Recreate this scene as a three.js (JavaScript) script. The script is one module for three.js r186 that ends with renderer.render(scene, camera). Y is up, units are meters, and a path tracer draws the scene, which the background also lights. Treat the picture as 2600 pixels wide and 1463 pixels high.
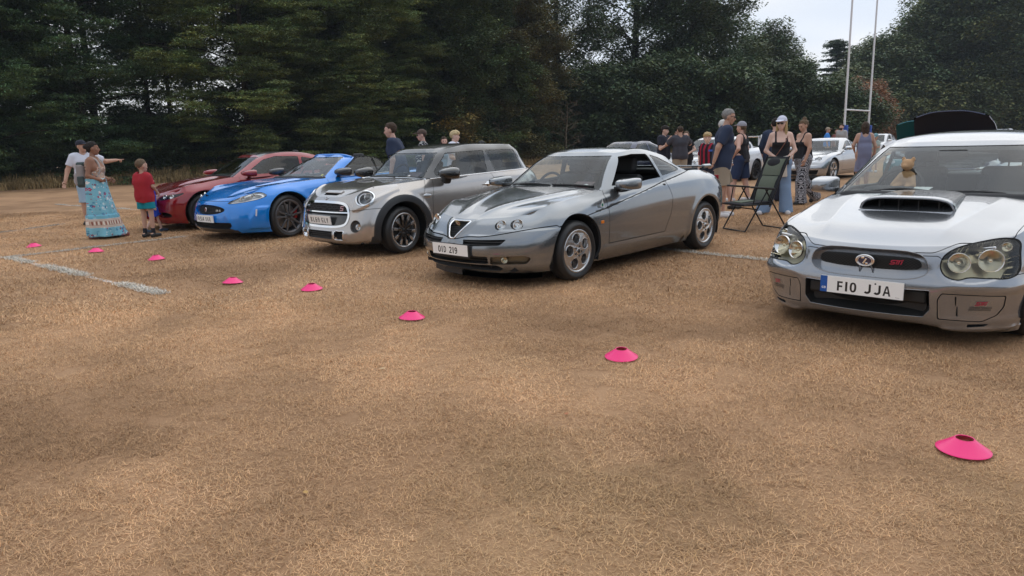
import * as THREE from 'three';
import { mergeGeometries } from 'three/addons/utils/BufferGeometryUtils.js';
import { RoundedBoxGeometry } from 'three/addons/geometries/RoundedBoxGeometry.js';

// ---------------------------------------------------------------- camera, sky, sun, exposure
const scene = new THREE.Scene();
const camera = new THREE.PerspectiveCamera(44.71, 1024 / 576, 0.05, 900);
camera.position.set(0, 1.366, 0);
camera.rotation.order = 'YXZ';
camera.rotation.set(-0.2015, 0, -0.0293);
const renderer = new THREE.WebGLRenderer({ antialias: true });
renderer.toneMapping = THREE.LinearToneMapping;
renderer.toneMappingExposure = 1.2;
renderer.shadowMap.enabled = true;

const V = (x, y, z) => new THREE.Vector3(x, y, z);
const lerp = (a, b, t) => a + (b - a) * t;
const clamp = (x, a, b) => Math.min(b, Math.max(a, x));
const sstep = (a, b, x) => { const t = clamp((x - a) / (b - a), 0, 1); return t * t * (3 - 2 * t); };
const gauss = (x, s) => Math.exp(-x * x / (2 * s * s));
function rng(seed) { let s = seed >>> 0; return () => { s = (s + 0x6d2b79f5) | 0; let t = Math.imul(s ^ (s >>> 15), 1 | s); t = (t + Math.imul(t ^ (t >>> 7), 61 | t)) ^ t; return ((t ^ (t >>> 14)) >>> 0) / 4294967296; }; }
const hash3 = (x, y, z) => { let h = Math.imul(x, 374761393) ^ Math.imul(y, 668265263) ^ Math.imul(z, 2147483647 - 1013); h = Math.imul(h ^ (h >>> 13), 1274126177); return ((h ^ (h >>> 16)) >>> 0) / 4294967296; };
function noise3(x, y, z) {
  const i = Math.floor(x), j = Math.floor(y), k = Math.floor(z), u = x - i, v = y - j, w = z - k;
  const a = u * u * (3 - 2 * u), b = v * v * (3 - 2 * v), c = w * w * (3 - 2 * w);
  const g = (p, q, r) => hash3(i + p, j + q, k + r);
  return lerp(lerp(lerp(g(0, 0, 0), g(1, 0, 0), a), lerp(g(0, 1, 0), g(1, 1, 0), a), b), lerp(lerp(g(0, 0, 1), g(1, 0, 1), a), lerp(g(0, 1, 1), g(1, 1, 1), a), b), c);
}
function fbm(x, y, z, o = 4) { let s = 0, a = 0.5, n = 0; for (let i = 0; i < o; i++) { s += a * noise3(x, y, z); n += a; a *= 0.5; x = x * 2.03 + 11.3; y = y * 2.03 + 5.1; z = z * 2.03 + 7.7; } return s / n; }

// sky: thin bright cloud with pale blue breaks, brighter towards the hidden sun (behind the scene, to the right)
const SUN = V(0.26, 0.88, -0.42).normalize();
{
  const W = 1024, H = 512, d = new Float32Array(W * H * 4);
  for (let r = 0; r < H; r++) {
    const up = ((r + 0.5) / H - 0.5) * Math.PI, y = Math.sin(up), cu = Math.cos(up);
    for (let c = 0; c < W; c++) {
      const az = ((c + 0.5) / W - 0.5) * 2 * Math.PI, x = Math.cos(az) * cu, z = Math.sin(az) * cu;
      const yy = Math.max(y, 0) + 0.13, k = 1 / yy, px = x * k, pz = z * k;
      const n = fbm(px * 1.1 + 3.1, 0.5, pz * 1.6 + 9.2, 6), m = fbm(px * 0.35 + 20, 2.5, pz * 0.5 + 3, 3);
      const cov = sstep(0.40, 0.62, n * 0.62 + m * 0.42);
      const ct = x * SUN.x + y * SUN.y + z * SUN.z, cs = Math.max(0, ct), scat = 0.70 + 0.34 * (ct + 1) / 2; // cloud is brighter towards the sun
      const glow = 0.12 * Math.pow(cs, 5) + 0.15 * Math.pow(cs, 40);
      const blue = [0.47, 0.60, 0.80], tone = 0.74 + 0.36 * fbm(px * 2.3 + 7, 8.5, pz * 3.1, 4);
      const white = [0.86 * tone, 0.885 * tone, 0.93 * tone], hz = Math.pow(1 - Math.max(y, 0), 5);
      const o = (r * W + c) * 4;
      for (let i = 0; i < 3; i++) {
        let v = lerp(blue[i], white[i], 0.25 + 0.75 * cov);
        v = lerp(v, [0.95, 0.965, 0.985][i], 0.85 * hz) * scat + glow * [1, 0.97, 0.9][i];
        d[o + i] = y < 0 ? v * 0.5 : v;
      }
      d[o + 3] = 1;
    }
  }
  const sky = new THREE.DataTexture(d, W, H, THREE.RGBAFormat, THREE.FloatType);
  sky.mapping = THREE.EquirectangularReflectionMapping; sky.magFilter = sky.minFilter = THREE.LinearFilter; sky.needsUpdate = true;
  scene.background = sky; scene.environment = sky;
}
const sun = new THREE.DirectionalLight(new THREE.Color(1, 0.955, 0.88), 0.65);
sun.position.copy(SUN).multiplyScalar(60); sun.castShadow = true; sun.shadow.radius = 160;
Object.assign(sun.shadow.camera, { left: -45, right: 45, top: 45, bottom: -45, near: 1, far: 160 });
scene.add(sun); scene.add(sun.target);

// ---------------------------------------------------------------- helpers
const used = new Map();
function numbered(n) { const k = used.get(n) ?? 0; used.set(n, k + 1); return k ? n + '_' + String(k).padStart(3, '0') : n; }
function tag(o, label, category, group, kind) { Object.assign(o.userData, { label, category }); if (group) o.userData.group = group; if (kind) o.userData.kind = kind; return o; }
function thing(name, label, category, pos = [0, 0, 0], turn = 0, group) {
  const g = new THREE.Group(); g.name = numbered(name); g.position.set(...pos); g.rotation.y = turn; scene.add(g);
  return tag(g, label, category, group);
}
function mesh(name, geo, mat, parent, label) {
  if (Array.isArray(geo)) geo = merge(geo);
  const m = new THREE.Mesh(geo, mat); m.name = parent === scene ? numbered(name) : name; m.castShadow = m.receiveShadow = true;
  if (label) m.userData.label = label;
  parent.add(m); return m;
}
function merge(list) {
  const a = list.map((g) => { g = g.index ? g.toNonIndexed() : g.clone(); for (const k of Object.keys(g.attributes)) if (!['position', 'normal', 'uv'].includes(k)) g.deleteAttribute(k); if (!g.attributes.normal) g.computeVertexNormals(); if (!g.attributes.uv) g.setAttribute('uv', new THREE.BufferAttribute(new Float32Array(g.attributes.position.count * 2), 2)); return g; });
  return mergeGeometries(a);
}
const std = (color, roughness = 0.6, metalness = 0, extra = {}) => new THREE.MeshStandardMaterial({ color: new THREE.Color(...(Array.isArray(color) ? color : [color, color, color])), roughness, metalness, ...extra });
const phys = (color, roughness, metalness, extra = {}) => new THREE.MeshPhysicalMaterial({ color: new THREE.Color(...(Array.isArray(color) ? color : [color, color, color])), roughness, metalness, ...extra });
const bx = (w, h, d, x = 0, y = 0, z = 0, rx = 0, ry = 0, rz = 0) => { const g = new THREE.BoxGeometry(w, h, d); if (rx || ry || rz) g.applyMatrix4(new THREE.Matrix4().makeRotationFromEuler(new THREE.Euler(rx, ry, rz))); return g.translate(x, y, z); };
const rbx = (w, h, d, r, x = 0, y = 0, z = 0, rx = 0, ry = 0, rz = 0) => { const g = new RoundedBoxGeometry(w, h, d, 3, Math.min(r, w / 2.01, h / 2.01, d / 2.01)); if (rx || ry || rz) g.applyMatrix4(new THREE.Matrix4().makeRotationFromEuler(new THREE.Euler(rx, ry, rz))); return g.translate(x, y, z); };
function tube(pts, r, seg = 6, closed = false, n) { const c = new THREE.CatmullRomCurve3(pts.map((p) => (p.isVector3 ? p : V(...p))), closed, 'centripetal'); return new THREE.TubeGeometry(c, n ?? pts.length * 4, r, seg, closed); }
function bar(a, b, r0, r1 = r0, seg = 7) { // tapered rod from a to b
  a = V(...a); b = V(...b); const d = b.clone().sub(a), g = new THREE.CylinderGeometry(r1, r0, d.length(), seg, 1);
  g.applyQuaternion(new THREE.Quaternion().setFromUnitVectors(V(0, 1, 0), d.normalize())); return g.translate((a.x + b.x) / 2, (a.y + b.y) / 2, (a.z + b.z) / 2);
}
const lathe = (pts, seg = 40) => new THREE.LatheGeometry(pts.map((p) => new THREE.Vector2(...p)), seg);
// ---------------------------------------------------------------- car body surfacing: nets of sections, lids, and cutting
function spline(pts, subs, mirror, open) { // non-uniform Catmull-Rom through pts, subs[i] samples per span
  const n = pts.length, out = [], P = (i) => i < 0 ? (mirror ? [pts[1][0], pts[1][1], -pts[1][2]] : null) : i >= n ? (mirror && !open ? [pts[n - 2][0], pts[n - 2][1], -pts[n - 2][2]] : null) : pts[i];
  const D = (a, b) => Math.max(1e-6, Math.hypot(a[0] - b[0], a[1] - b[1], a[2] - b[2]));
  const tan = pts.map((p, i) => {
    const a = P(i - 1), b = P(i + 1);
    if (!a) return [0, 1, 2].map((k) => (b[k] - p[k]) / D(p, b));
    if (!b) return [0, 1, 2].map((k) => (p[k] - a[k]) / D(p, a));
    const h0 = D(p, a), h1 = D(p, b);
    return [0, 1, 2].map((k) => ((b[k] - p[k]) / h1 * h0 + (p[k] - a[k]) / h0 * h1) / (h0 + h1));
  });
  for (let i = 0; i < n - 1; i++) {
    const h = D(pts[i], pts[i + 1]), s = subs[i];
    for (let j = 0; j < s + (i === n - 2 ? 1 : 0); j++) {
      const t = j / s, t2 = t * t, t3 = t2 * t, a = 2 * t3 - 3 * t2 + 1, b = t3 - 2 * t2 + t, c = 3 * t2 - 2 * t3, d = t3 - t2;
      out.push([0, 1, 2].map((k) => a * pts[i][k] + b * h * tan[i][k] + c * pts[i + 1][k] + d * h * tan[i + 1][k]));
    }
  }
  return out;
}
// a column: ['F', z, [x, y]...] | ['S', x, [z, y]...] | ['C', [x, y, z]...]
const column = (c) => c[0] === 'F' ? c.slice(2).map(([x, y]) => [x, y, c[1]]) : c[0] === 'S' ? c.slice(2).map(([z, y]) => [c[1], y, z]) : c.slice(1);
function net(cols, cell, open) {
  const C = cols.map(column), R = C[0].length, len = (a, b) => Math.hypot(a[0] - b[0], a[1] - b[1], a[2] - b[2]);
  const cs = [], rs = [];
  for (let j = 0; j < C.length - 1; j++) { let m = 0; for (let i = 0; i < R; i++) m = Math.max(m, len(C[j][i], C[j + 1][i])); cs.push(Math.max(2, Math.ceil(m / cell))); }
  for (let i = 0; i < R - 1; i++) { let m = 0; for (let j = 0; j < C.length; j++) m = Math.max(m, len(C[j][i], C[j][i + 1])); rs.push(Math.max(2, Math.ceil(m / cell))); }
  const rows = []; for (let i = 0; i < R; i++) rows.push(spline(C.map((c) => c[i]), cs, true, open));
  const grid = rows[0].map((_, k) => spline(rows.map((r) => r[k]), rs, false)); // grid[k along][v up]
  const at = [0]; for (const s of cs) at.push(at[at.length - 1] + s);
  return { grid, at, top: grid.map((g) => g[g.length - 1]) };
}
// a lid over the front (or rear) of a net: edge = top-row samples from the centre line to the side end
function lid(front, side, centre, { p0 = 2.4, p1 = 2.4, bump, fade = 0.4 } = {}) {
  const nb = front.length, na = side.length, cpts = spline(centre.map(([x, y]) => [x, y, 0]), centre.slice(1).map(() => 24), false);
  const cl = [0]; for (let i = 1; i < cpts.length; i++) cl.push(cl[i - 1] + Math.hypot(cpts[i][0] - cpts[i - 1][0], cpts[i][1] - cpts[i - 1][1]));
  const at = (t) => { const L = t * cl[cl.length - 1]; let i = 1; while (i < cl.length - 1 && cl[i] < L) i++; const u = (L - cl[i - 1]) / (cl[i] - cl[i - 1]); return [0, 1].map((k) => lerp(cpts[i - 1][k], cpts[i][k], u)); };
  const sl = [0]; for (let i = 1; i < na; i++) sl.push(sl[i - 1] + Math.hypot(side[i][0] - side[i - 1][0], side[i][2] - side[i - 1][2]));
  const zb = front.map((f) => f[2] / front[nb - 1][2]);
  const P0 = (a, E, b) => { const c = at(a), p = lerp(p0, p1, a); return [lerp(c[0], E[0], b * b), lerp(c[1], E[1], Math.pow(b, p)), E[2] * b]; };
  const g = [];
  for (let i = 0; i < na; i++) {
    const a = sl[i] / sl[na - 1], w = Math.pow(Math.max(0, 1 - a / fade), 2), row = [];
    for (let j = 0; j < nb; j++) {
      const q = P0(a, side[i], zb[j]), q0 = P0(0, side[0], zb[j]);
      for (let k = 0; k < 3; k++) q[k] += w * (front[j][k] - q0[k]);
      if (bump) q[1] += bump(q[0], q[2], a, zb[j]);
      row.push(q);
    }
    g.push(row);
  }
  return g;
}
function soup() { return { P: [], N: [] }; }
function gridTris(grid, flip, out, disp) {
  const a = grid.length, b = grid[0].length, pt = grid.map((r) => r.slice());
  if (disp) {
    for (let i = 0; i < a; i++) for (let j = 0; j < b; j++) {
      const i0 = grid[Math.max(0, i - 1)][j], i1 = grid[Math.min(a - 1, i + 1)][j], j0 = grid[i][Math.max(0, j - 1)], j1 = grid[i][Math.min(b - 1, j + 1)];
      const u = [0, 1, 2].map((k) => i1[k] - i0[k]), v = [0, 1, 2].map((k) => j1[k] - j0[k]), s = flip ? -1 : 1;
      let n = [(u[1] * v[2] - u[2] * v[1]) * s, (u[2] * v[0] - u[0] * v[2]) * s, (u[0] * v[1] - u[1] * v[0]) * s]; const l = Math.hypot(...n) || 1; n = n.map((x) => x / l);
      const p = grid[i][j], fd = Math.min(1, (b - 1 - j) / 4), d0 = disp(p[0], p[1], p[2], n), d = d0 * fd;
      pt[i][j] = [p[0] + n[0] * d, p[1] + n[1] * d, p[2] === 0 ? 0 : p[2] + n[2] * d];
    }
  }
  for (let i = 0; i < a - 1; i++) for (let j = 0; j < b - 1; j++) {
    const q = [pt[i][j], pt[i + 1][j], pt[i + 1][j + 1], pt[i][j + 1]], t = flip ? [0, 2, 1, 0, 3, 2] : [0, 1, 2, 0, 2, 3];
    for (let k = 0; k < 6; k += 3) {
      const A = q[t[k]], B = q[t[k + 1]], C = q[t[k + 2]];
      if (Math.hypot(A[0] - B[0], A[1] - B[1], A[2] - B[2]) < 1e-6 || Math.hypot(A[0] - C[0], A[1] - C[1], A[2] - C[2]) < 1e-6 || Math.hypot(C[0] - B[0], C[1] - B[1], C[2] - B[2]) < 1e-6) continue;
      out.P.push(...A, ...B, ...C);
    }
  }
}
function smooth(s, deg = 32, centre = true) { // per-corner normals, averaged over neighbours within the crease angle; mirrored across z = 0
  const n = s.P.length / 9, F = new Float32Array(n * 3), map = new Map(), cosA = Math.cos(deg * Math.PI / 180), P = s.P, key = new Array(n * 3);
  for (let i = 0; i < n; i++) {
    const o = i * 9, ax = P[o + 3] - P[o], ay = P[o + 4] - P[o + 1], az = P[o + 5] - P[o + 2], bx_ = P[o + 6] - P[o], by = P[o + 7] - P[o + 1], bz = P[o + 8] - P[o + 2];
    F[i * 3] = ay * bz - az * by; F[i * 3 + 1] = az * bx_ - ax * bz; F[i * 3 + 2] = ax * by - ay * bx_;
    for (let k = 0; k < 3; k++) {
      const q = Math.round(P[o + k * 3] * 5000) + '_' + Math.round(P[o + k * 3 + 1] * 5000) + '_' + Math.round(P[o + k * 3 + 2] * 5000);
      key[i * 3 + k] = q; let m = map.get(q); if (!m) map.set(q, m = []); m.push(i);
    }
  }
  const N = new Array(n * 9);
  for (let i = 0; i < n; i++) {
    const fx = F[i * 3], fy = F[i * 3 + 1], fz = F[i * 3 + 2], fl = Math.hypot(fx, fy, fz) || 1;
    for (let k = 0; k < 3; k++) {
      let x = 0, y = 0, z = 0;
      for (const t of map.get(key[i * 3 + k])) {
        const gx = F[t * 3], gy = F[t * 3 + 1], gz = F[t * 3 + 2], gl = Math.hypot(gx, gy, gz) || 1;
        if ((fx * gx + fy * gy + fz * gz) / (fl * gl) > cosA) { x += gx; y += gy; z += gz; }
      }
      if (centre && Math.abs(P[i * 9 + k * 3 + 2]) < 1e-4) z = 0;
      const l = Math.hypot(x, y, z) || 1; N[i * 9 + k * 3] = x / l; N[i * 9 + k * 3 + 1] = y / l; N[i * 9 + k * 3 + 2] = z / l;
    }
  }
  s.N = N; return s;
}
function clip(s, f) { // -> { in, out, cut: [[p, n, p, n], ...] } ; f(x, y, z, nx, ny, nz) >= 0 is in
  const I = soup(), O = soup(), cut = [], n = s.P.length / 9, P = s.P, N = s.N;
  const put = (t, a) => { for (const v of a) { t.P.push(v[0], v[1], v[2]); t.N.push(v[3], v[4], v[5]); } };
  const mid = (a, b, fa, fb) => { const t = fa / (fa - fb); return [0, 1, 2, 3, 4, 5].map((k) => a[k] + (b[k] - a[k]) * t); };
  for (let i = 0; i < n; i++) {
    const o = i * 9, v = [0, 3, 6].map((k) => [P[o + k], P[o + k + 1], P[o + k + 2], N[o + k], N[o + k + 1], N[o + k + 2]]);
    const g = v.map((q) => f(q[0], q[1], q[2], q[3], q[4], q[5])), c = (g[0] >= 0) + (g[1] >= 0) + (g[2] >= 0);
    if (c === 3) { put(I, v); continue; }
    if (c === 0) { put(O, v); continue; }
    const odd = c === 1 ? g.findIndex((x) => x >= 0) : g.findIndex((x) => x < 0), a = v[odd], b = v[(odd + 1) % 3], d = v[(odd + 2) % 3];
    const m1 = mid(a, b, g[odd], g[(odd + 1) % 3]), m2 = mid(a, d, g[odd], g[(odd + 2) % 3]);
    const [one, two] = c === 1 ? [I, O] : [O, I];
    put(one, [a, m1, m2]); put(two, [m1, b, d]); put(two, [m1, d, m2]);
    cut.push(c === 1 ? [m1, m2] : [m2, m1]);
  }
  return { in: I, out: O, cut };
}
const offset = (s, d) => ({ P: s.P.map((x, i) => x - s.N[i] * d), N: s.N });
function rim(cut, depth, from = 0) { // walls along a cut, going in by depth
  const s = soup();
  for (const [a, b] of cut) {
    const q = (v, d) => [v[0] - v[3] * d, v[1] - v[4] * d, v[2] - v[5] * d], A = q(a, from), B = q(b, from), C = q(b, depth), D = q(a, depth);
    s.P.push(...A, ...C, ...B, ...A, ...D, ...C);
  }
  return smooth(s, 50, false);
}
function lipOf(cut, r, seg = 5) { // a thin raised bead along a cut
  const s = soup();
  for (const [a, b] of cut) {
    const t = [0, 1, 2].map((k) => b[k] - a[k]), tl = Math.hypot(...t) || 1;
    const ring = (v) => { const n = [v[3], v[4], v[5]], c = [(t[1] * n[2] - t[2] * n[1]) / tl, (t[2] * n[0] - t[0] * n[2]) / tl, (t[0] * n[1] - t[1] * n[0]) / tl]; return Array.from({ length: seg }, (_, i) => { const w = i / seg * 2 * Math.PI, C = Math.cos(w) * r, S = Math.sin(w) * r; return [0, 1, 2].map((k) => v[k] + n[k] * C + c[k] * S); }); };
    const A = ring(a), B = ring(b);
    for (let i = 0; i < seg; i++) { const j = (i + 1) % seg; s.P.push(...A[i], ...B[j], ...B[i], ...A[i], ...A[j], ...B[j]); }
  }
  return smooth(s, 75, false);
}
function geom(s, side = 'both') { // half soup -> geometry: 'left' (z > 0), 'right' (mirrored) or 'both'
  const k = side === 'both' ? 2 : 1, n = s.P.length, P = new Float32Array(n * k), N = new Float32Array(n * k);
  let o = 0;
  if (side !== 'right') { P.set(s.P); N.set(s.N); o = n; }
  if (side !== 'left') for (let i = 0; i < n; i += 9) for (const [a, b] of [[0, 0], [3, 6], [6, 3]]) {
    for (let c = 0; c < 3; c++) { const g = c === 2 ? -1 : 1; P[o + i + a + c] = g * s.P[i + b + c]; N[o + i + a + c] = g * s.N[i + b + c]; }
  }
  const g = new THREE.BufferGeometry(); g.setAttribute('position', new THREE.BufferAttribute(P, 3)); g.setAttribute('normal', new THREE.BufferAttribute(N, 3));
  const uv = new Float32Array(P.length / 3 * 2); for (let i = 0; i < P.length / 3; i++) { uv[i * 2] = P[i * 3] + P[i * 3 + 2] * 0.7; uv[i * 2 + 1] = P[i * 3 + 1] + P[i * 3 + 2] * 0.3; }
  g.setAttribute('uv', new THREE.BufferAttribute(uv, 2)); return g;
}
function poly(pts, round = 0) { // signed distance, positive inside
  return (x, y) => {
    let d = 1e9, inside = false;
    for (let i = 0, j = pts.length - 1; i < pts.length; j = i++) {
      const [xi, yi] = pts[i], [xj, yj] = pts[j], ex = xj - xi, ey = yj - yi, wx = x - xi, wy = y - yi, t = clamp((wx * ex + wy * ey) / (ex * ex + ey * ey), 0, 1);
      d = Math.min(d, Math.hypot(wx - ex * t, wy - ey * t));
      if ((yi > y) !== (yj > y) && x < ex * (y - yi) / ey + xi) inside = !inside;
    }
    return (inside ? d : -d) + round;
  };
}
const polyline = (pts) => (x, y) => { let d = 1e9; for (let i = 1; i < pts.length; i++) { const [xi, yi] = pts[i - 1], [xj, yj] = pts[i], ex = xj - xi, ey = yj - yi, t = clamp(((x - xi) * ex + (y - yi) * ey) / (ex * ex + ey * ey), 0, 1); d = Math.min(d, Math.hypot(x - xi - ex * t, y - yi - ey * t)); } return d; };
const ell = (cx, cy, rx, ry, rot = 0) => { const c = Math.cos(rot), s = Math.sin(rot); return (x, y) => { const u = (x - cx) * c + (y - cy) * s, v = -(x - cx) * s + (y - cy) * c; return (1 - Math.hypot(u / rx, v / ry)) * Math.min(rx, ry); }; };
const blob = (pts, round = 0) => { const c = new THREE.CatmullRomCurve3(pts.map(([x, y]) => V(x, y, 0)), true, 'centripetal'); return poly(c.getPoints(pts.length * 4).slice(0, -1).map((p) => [p.x, p.y]), round); };
// ---------------------------------------------------------------- car kit
const flakes = (() => { const n = 256, d = new Uint8Array(n * n * 4), r = rng(5); for (let i = 0; i < n * n; i++) { d[i * 4] = 118 + r() * 20; d[i * 4 + 1] = 118 + r() * 20; d[i * 4 + 2] = 255; d[i * 4 + 3] = 255; } const t = new THREE.DataTexture(d, n, n); t.wrapS = t.wrapT = THREE.RepeatWrapping; t.magFilter = THREE.LinearFilter; t.repeat.set(9, 9); t.needsUpdate = true; return t; })();
const smudge = (() => { const n = 512, d = new Uint8Array(n * n * 4); for (let y = 0; y < n; y++) for (let x = 0; x < n; x++) { const u = x / n * 6, v = y / n * 6, a = fbm(u, v, 3, 5), b = fbm(u * 6, v * 6, 9, 3), q = 150 + 90 * (a - 0.5) + 60 * (b - 0.5), o = (y * n + x) * 4; d[o] = d[o + 1] = d[o + 2] = clamp(q, 60, 255); d[o + 3] = 255; } const t = new THREE.DataTexture(d, n, n); t.wrapS = t.wrapT = THREE.MirroredRepeatWrapping; t.magFilter = THREE.LinearFilter; t.repeat.set(0.7, 0.7); t.needsUpdate = true; return t; })();
const paint = (c, metal = 0.55, rough = 0.36) => phys(c, rough, metal, { clearcoat: 1, clearcoatRoughness: 0.035, roughnessMap: smudge, normalMap: metal > 0.2 ? flakes : null, normalScale: new THREE.Vector2(0.25, 0.25) });
const M = {
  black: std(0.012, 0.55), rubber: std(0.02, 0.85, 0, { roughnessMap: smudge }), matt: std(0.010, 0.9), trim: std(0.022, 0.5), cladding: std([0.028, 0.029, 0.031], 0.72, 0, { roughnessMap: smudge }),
  gloss: phys(0.008, 0.25, 0, { clearcoat: 1, clearcoatRoughness: 0.02 }), chrome: std([0.86, 0.87, 0.88], 0.08, 1), dullchrome: std([0.62, 0.63, 0.64], 0.3, 1),
  alloy: std([0.55, 0.55, 0.55], 0.42, 0.85, { roughnessMap: smudge }), darkalloy: std([0.06, 0.06, 0.065], 0.4, 0.7), disc: std([0.3, 0.29, 0.28], 0.35, 0.9), red: phys([0.45, 0.012, 0.015], 0.4, 0, { clearcoat: 0.6 }),
  glass: phys([0.80, 0.86, 0.84], 0.0, 0, { transmission: 1, thickness: 0, ior: 1.52, specularIntensity: 1 }), tint: phys([0.42, 0.46, 0.46], 0.0, 0, { transmission: 1, thickness: 0, ior: 1.52 }),
  lens: phys([0.95, 0.96, 0.97], 0.02, 0, { transmission: 1, thickness: 0, ior: 1.45 }), agedlens: phys([0.93, 0.89, 0.76], 0.06, 0, { transmission: 1, thickness: 0, ior: 1.45 }),
  amber: phys([0.85, 0.22, 0.01], 0.15, 0, { clearcoat: 1 }), seat: std([0.018, 0.018, 0.02], 0.62), dash: std([0.022, 0.022, 0.024], 0.8), greytrim: std([0.09, 0.09, 0.09], 0.8), paper: std([0.72, 0.72, 0.70], 0.8), under: std(0.01, 0.95),
  goldlamp: std([0.42, 0.40, 0.34], 0.28, 0.9), silverlamp: std([0.75, 0.75, 0.74], 0.12, 1), greylamp: std([0.22, 0.23, 0.24], 0.3, 0.6), carbon: phys([0.02, 0.02, 0.022], 0.35, 0.2, { clearcoat: 1, clearcoatRoughness: 0.04 }),
};
function canvasTex(w, h, draw) { const c = document.createElement('canvas'); c.width = w; c.height = h; draw(c.getContext('2d'), w, h); const t = new THREE.CanvasTexture(c); t.colorSpace = THREE.SRGBColorSpace; t.magFilter = THREE.LinearFilter; return t; }
function fitText(g, s, x0, x1, yb, size, font = 'bold') { g.save(); g.font = `${font} ${size}px sans-serif`; const w = g.measureText(s).width; g.translate(x0, yb); g.scale((x1 - x0) / w, 1); g.fillText(s, 0, 0); g.restore(); }
const plateText = (g, s, x, cw = 90, gap = 24, yb = 190, size = 182) => { const top = yb - size * 0.716; g.lineWidth = 27; g.strokeStyle = g.fillStyle; for (const ch of s) { if (ch === ' ') { x += 56; continue; } const one = ch === '1' || ch === 'I', w = one ? 28 : cw; if (one) g.fillRect(x, top, w, yb - top); else if (ch === 'J') { g.beginPath(); g.moveTo(x + w - 14, top); g.lineTo(x + w - 14, yb - 44); g.arc(x + w - 46, yb - 46, 32, 0, Math.PI * 0.8); g.stroke(); } else fitText(g, ch, x, x + w, yb, size); x += w + gap; } };
function plateMat(draw) { return std(1, 0.35, 0, { map: canvasTex(1040, 222, (g, w, h) => { g.fillStyle = '#f6f6f3'; g.fillRect(0, 0, w, h); g.fillStyle = '#0c0c0e'; draw(g, w, h); }) }); }
function plate(car, mat, pos, rot = [0, 0, 0], frame) { // number plate facing the car's front (-x)
  const g = new THREE.PlaneGeometry(0.52, 0.111).rotateY(-Math.PI / 2), q = new THREE.Group(); q.name = 'number_plate'; q.position.set(...pos); q.rotation.set(...rot); car.add(q);
  mesh('plate_back', rbx(0.008, frame ? 0.135 : 0.113, frame ? 0.545 : 0.523, 0.004, 0.005, frame ? -0.006 : 0, frame ? 0.008 : 0), frame ? M.black : M.paper, q);
  mesh('lettering', g.translate(-0.0015, 0, 0), mat, q); return q;
}
const axial = (g) => g.rotateX(Math.PI / 2); // lathe axis -> +z, outward
function wheel(car, w, x, side) {
  const g = new THREE.Group(); g.name = 'wheel'; g.position.set(x, w.r, side * w.z); if (side < 0) g.rotation.y = Math.PI; if (w.steer && x < 0.5) g.rotation.y += w.steer; car.add(g);
  w.geo ??= wheelGeo(w);
  for (const [n, ge, ma] of w.geo) mesh(n, ge, ma, g);
  return g;
}
function spokeShape(pts) { const s = new THREE.Shape(); pts.forEach(([x, y], i) => (i ? s.lineTo(x, y) : s.moveTo(x, y))); s.closePath(); return s; }
function extr(shape, depth, bevel = 0.004, curve = 10) { return new THREE.ExtrudeGeometry(shape, { depth, bevelEnabled: bevel > 0, bevelThickness: bevel, bevelSize: bevel, bevelSegments: 2, curveSegments: curve }); }
function dish(g, f) { const p = g.attributes.position; for (let i = 0; i < p.count; i++) p.setZ(i, p.getZ(i) + f(Math.hypot(p.getX(i), p.getY(i)))); g.computeVertexNormals(); return g; }
const spin = (g, n, off = 0) => Array.from({ length: n }, (_, i) => g.clone().rotateZ(off + i * 2 * Math.PI / n));
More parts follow.
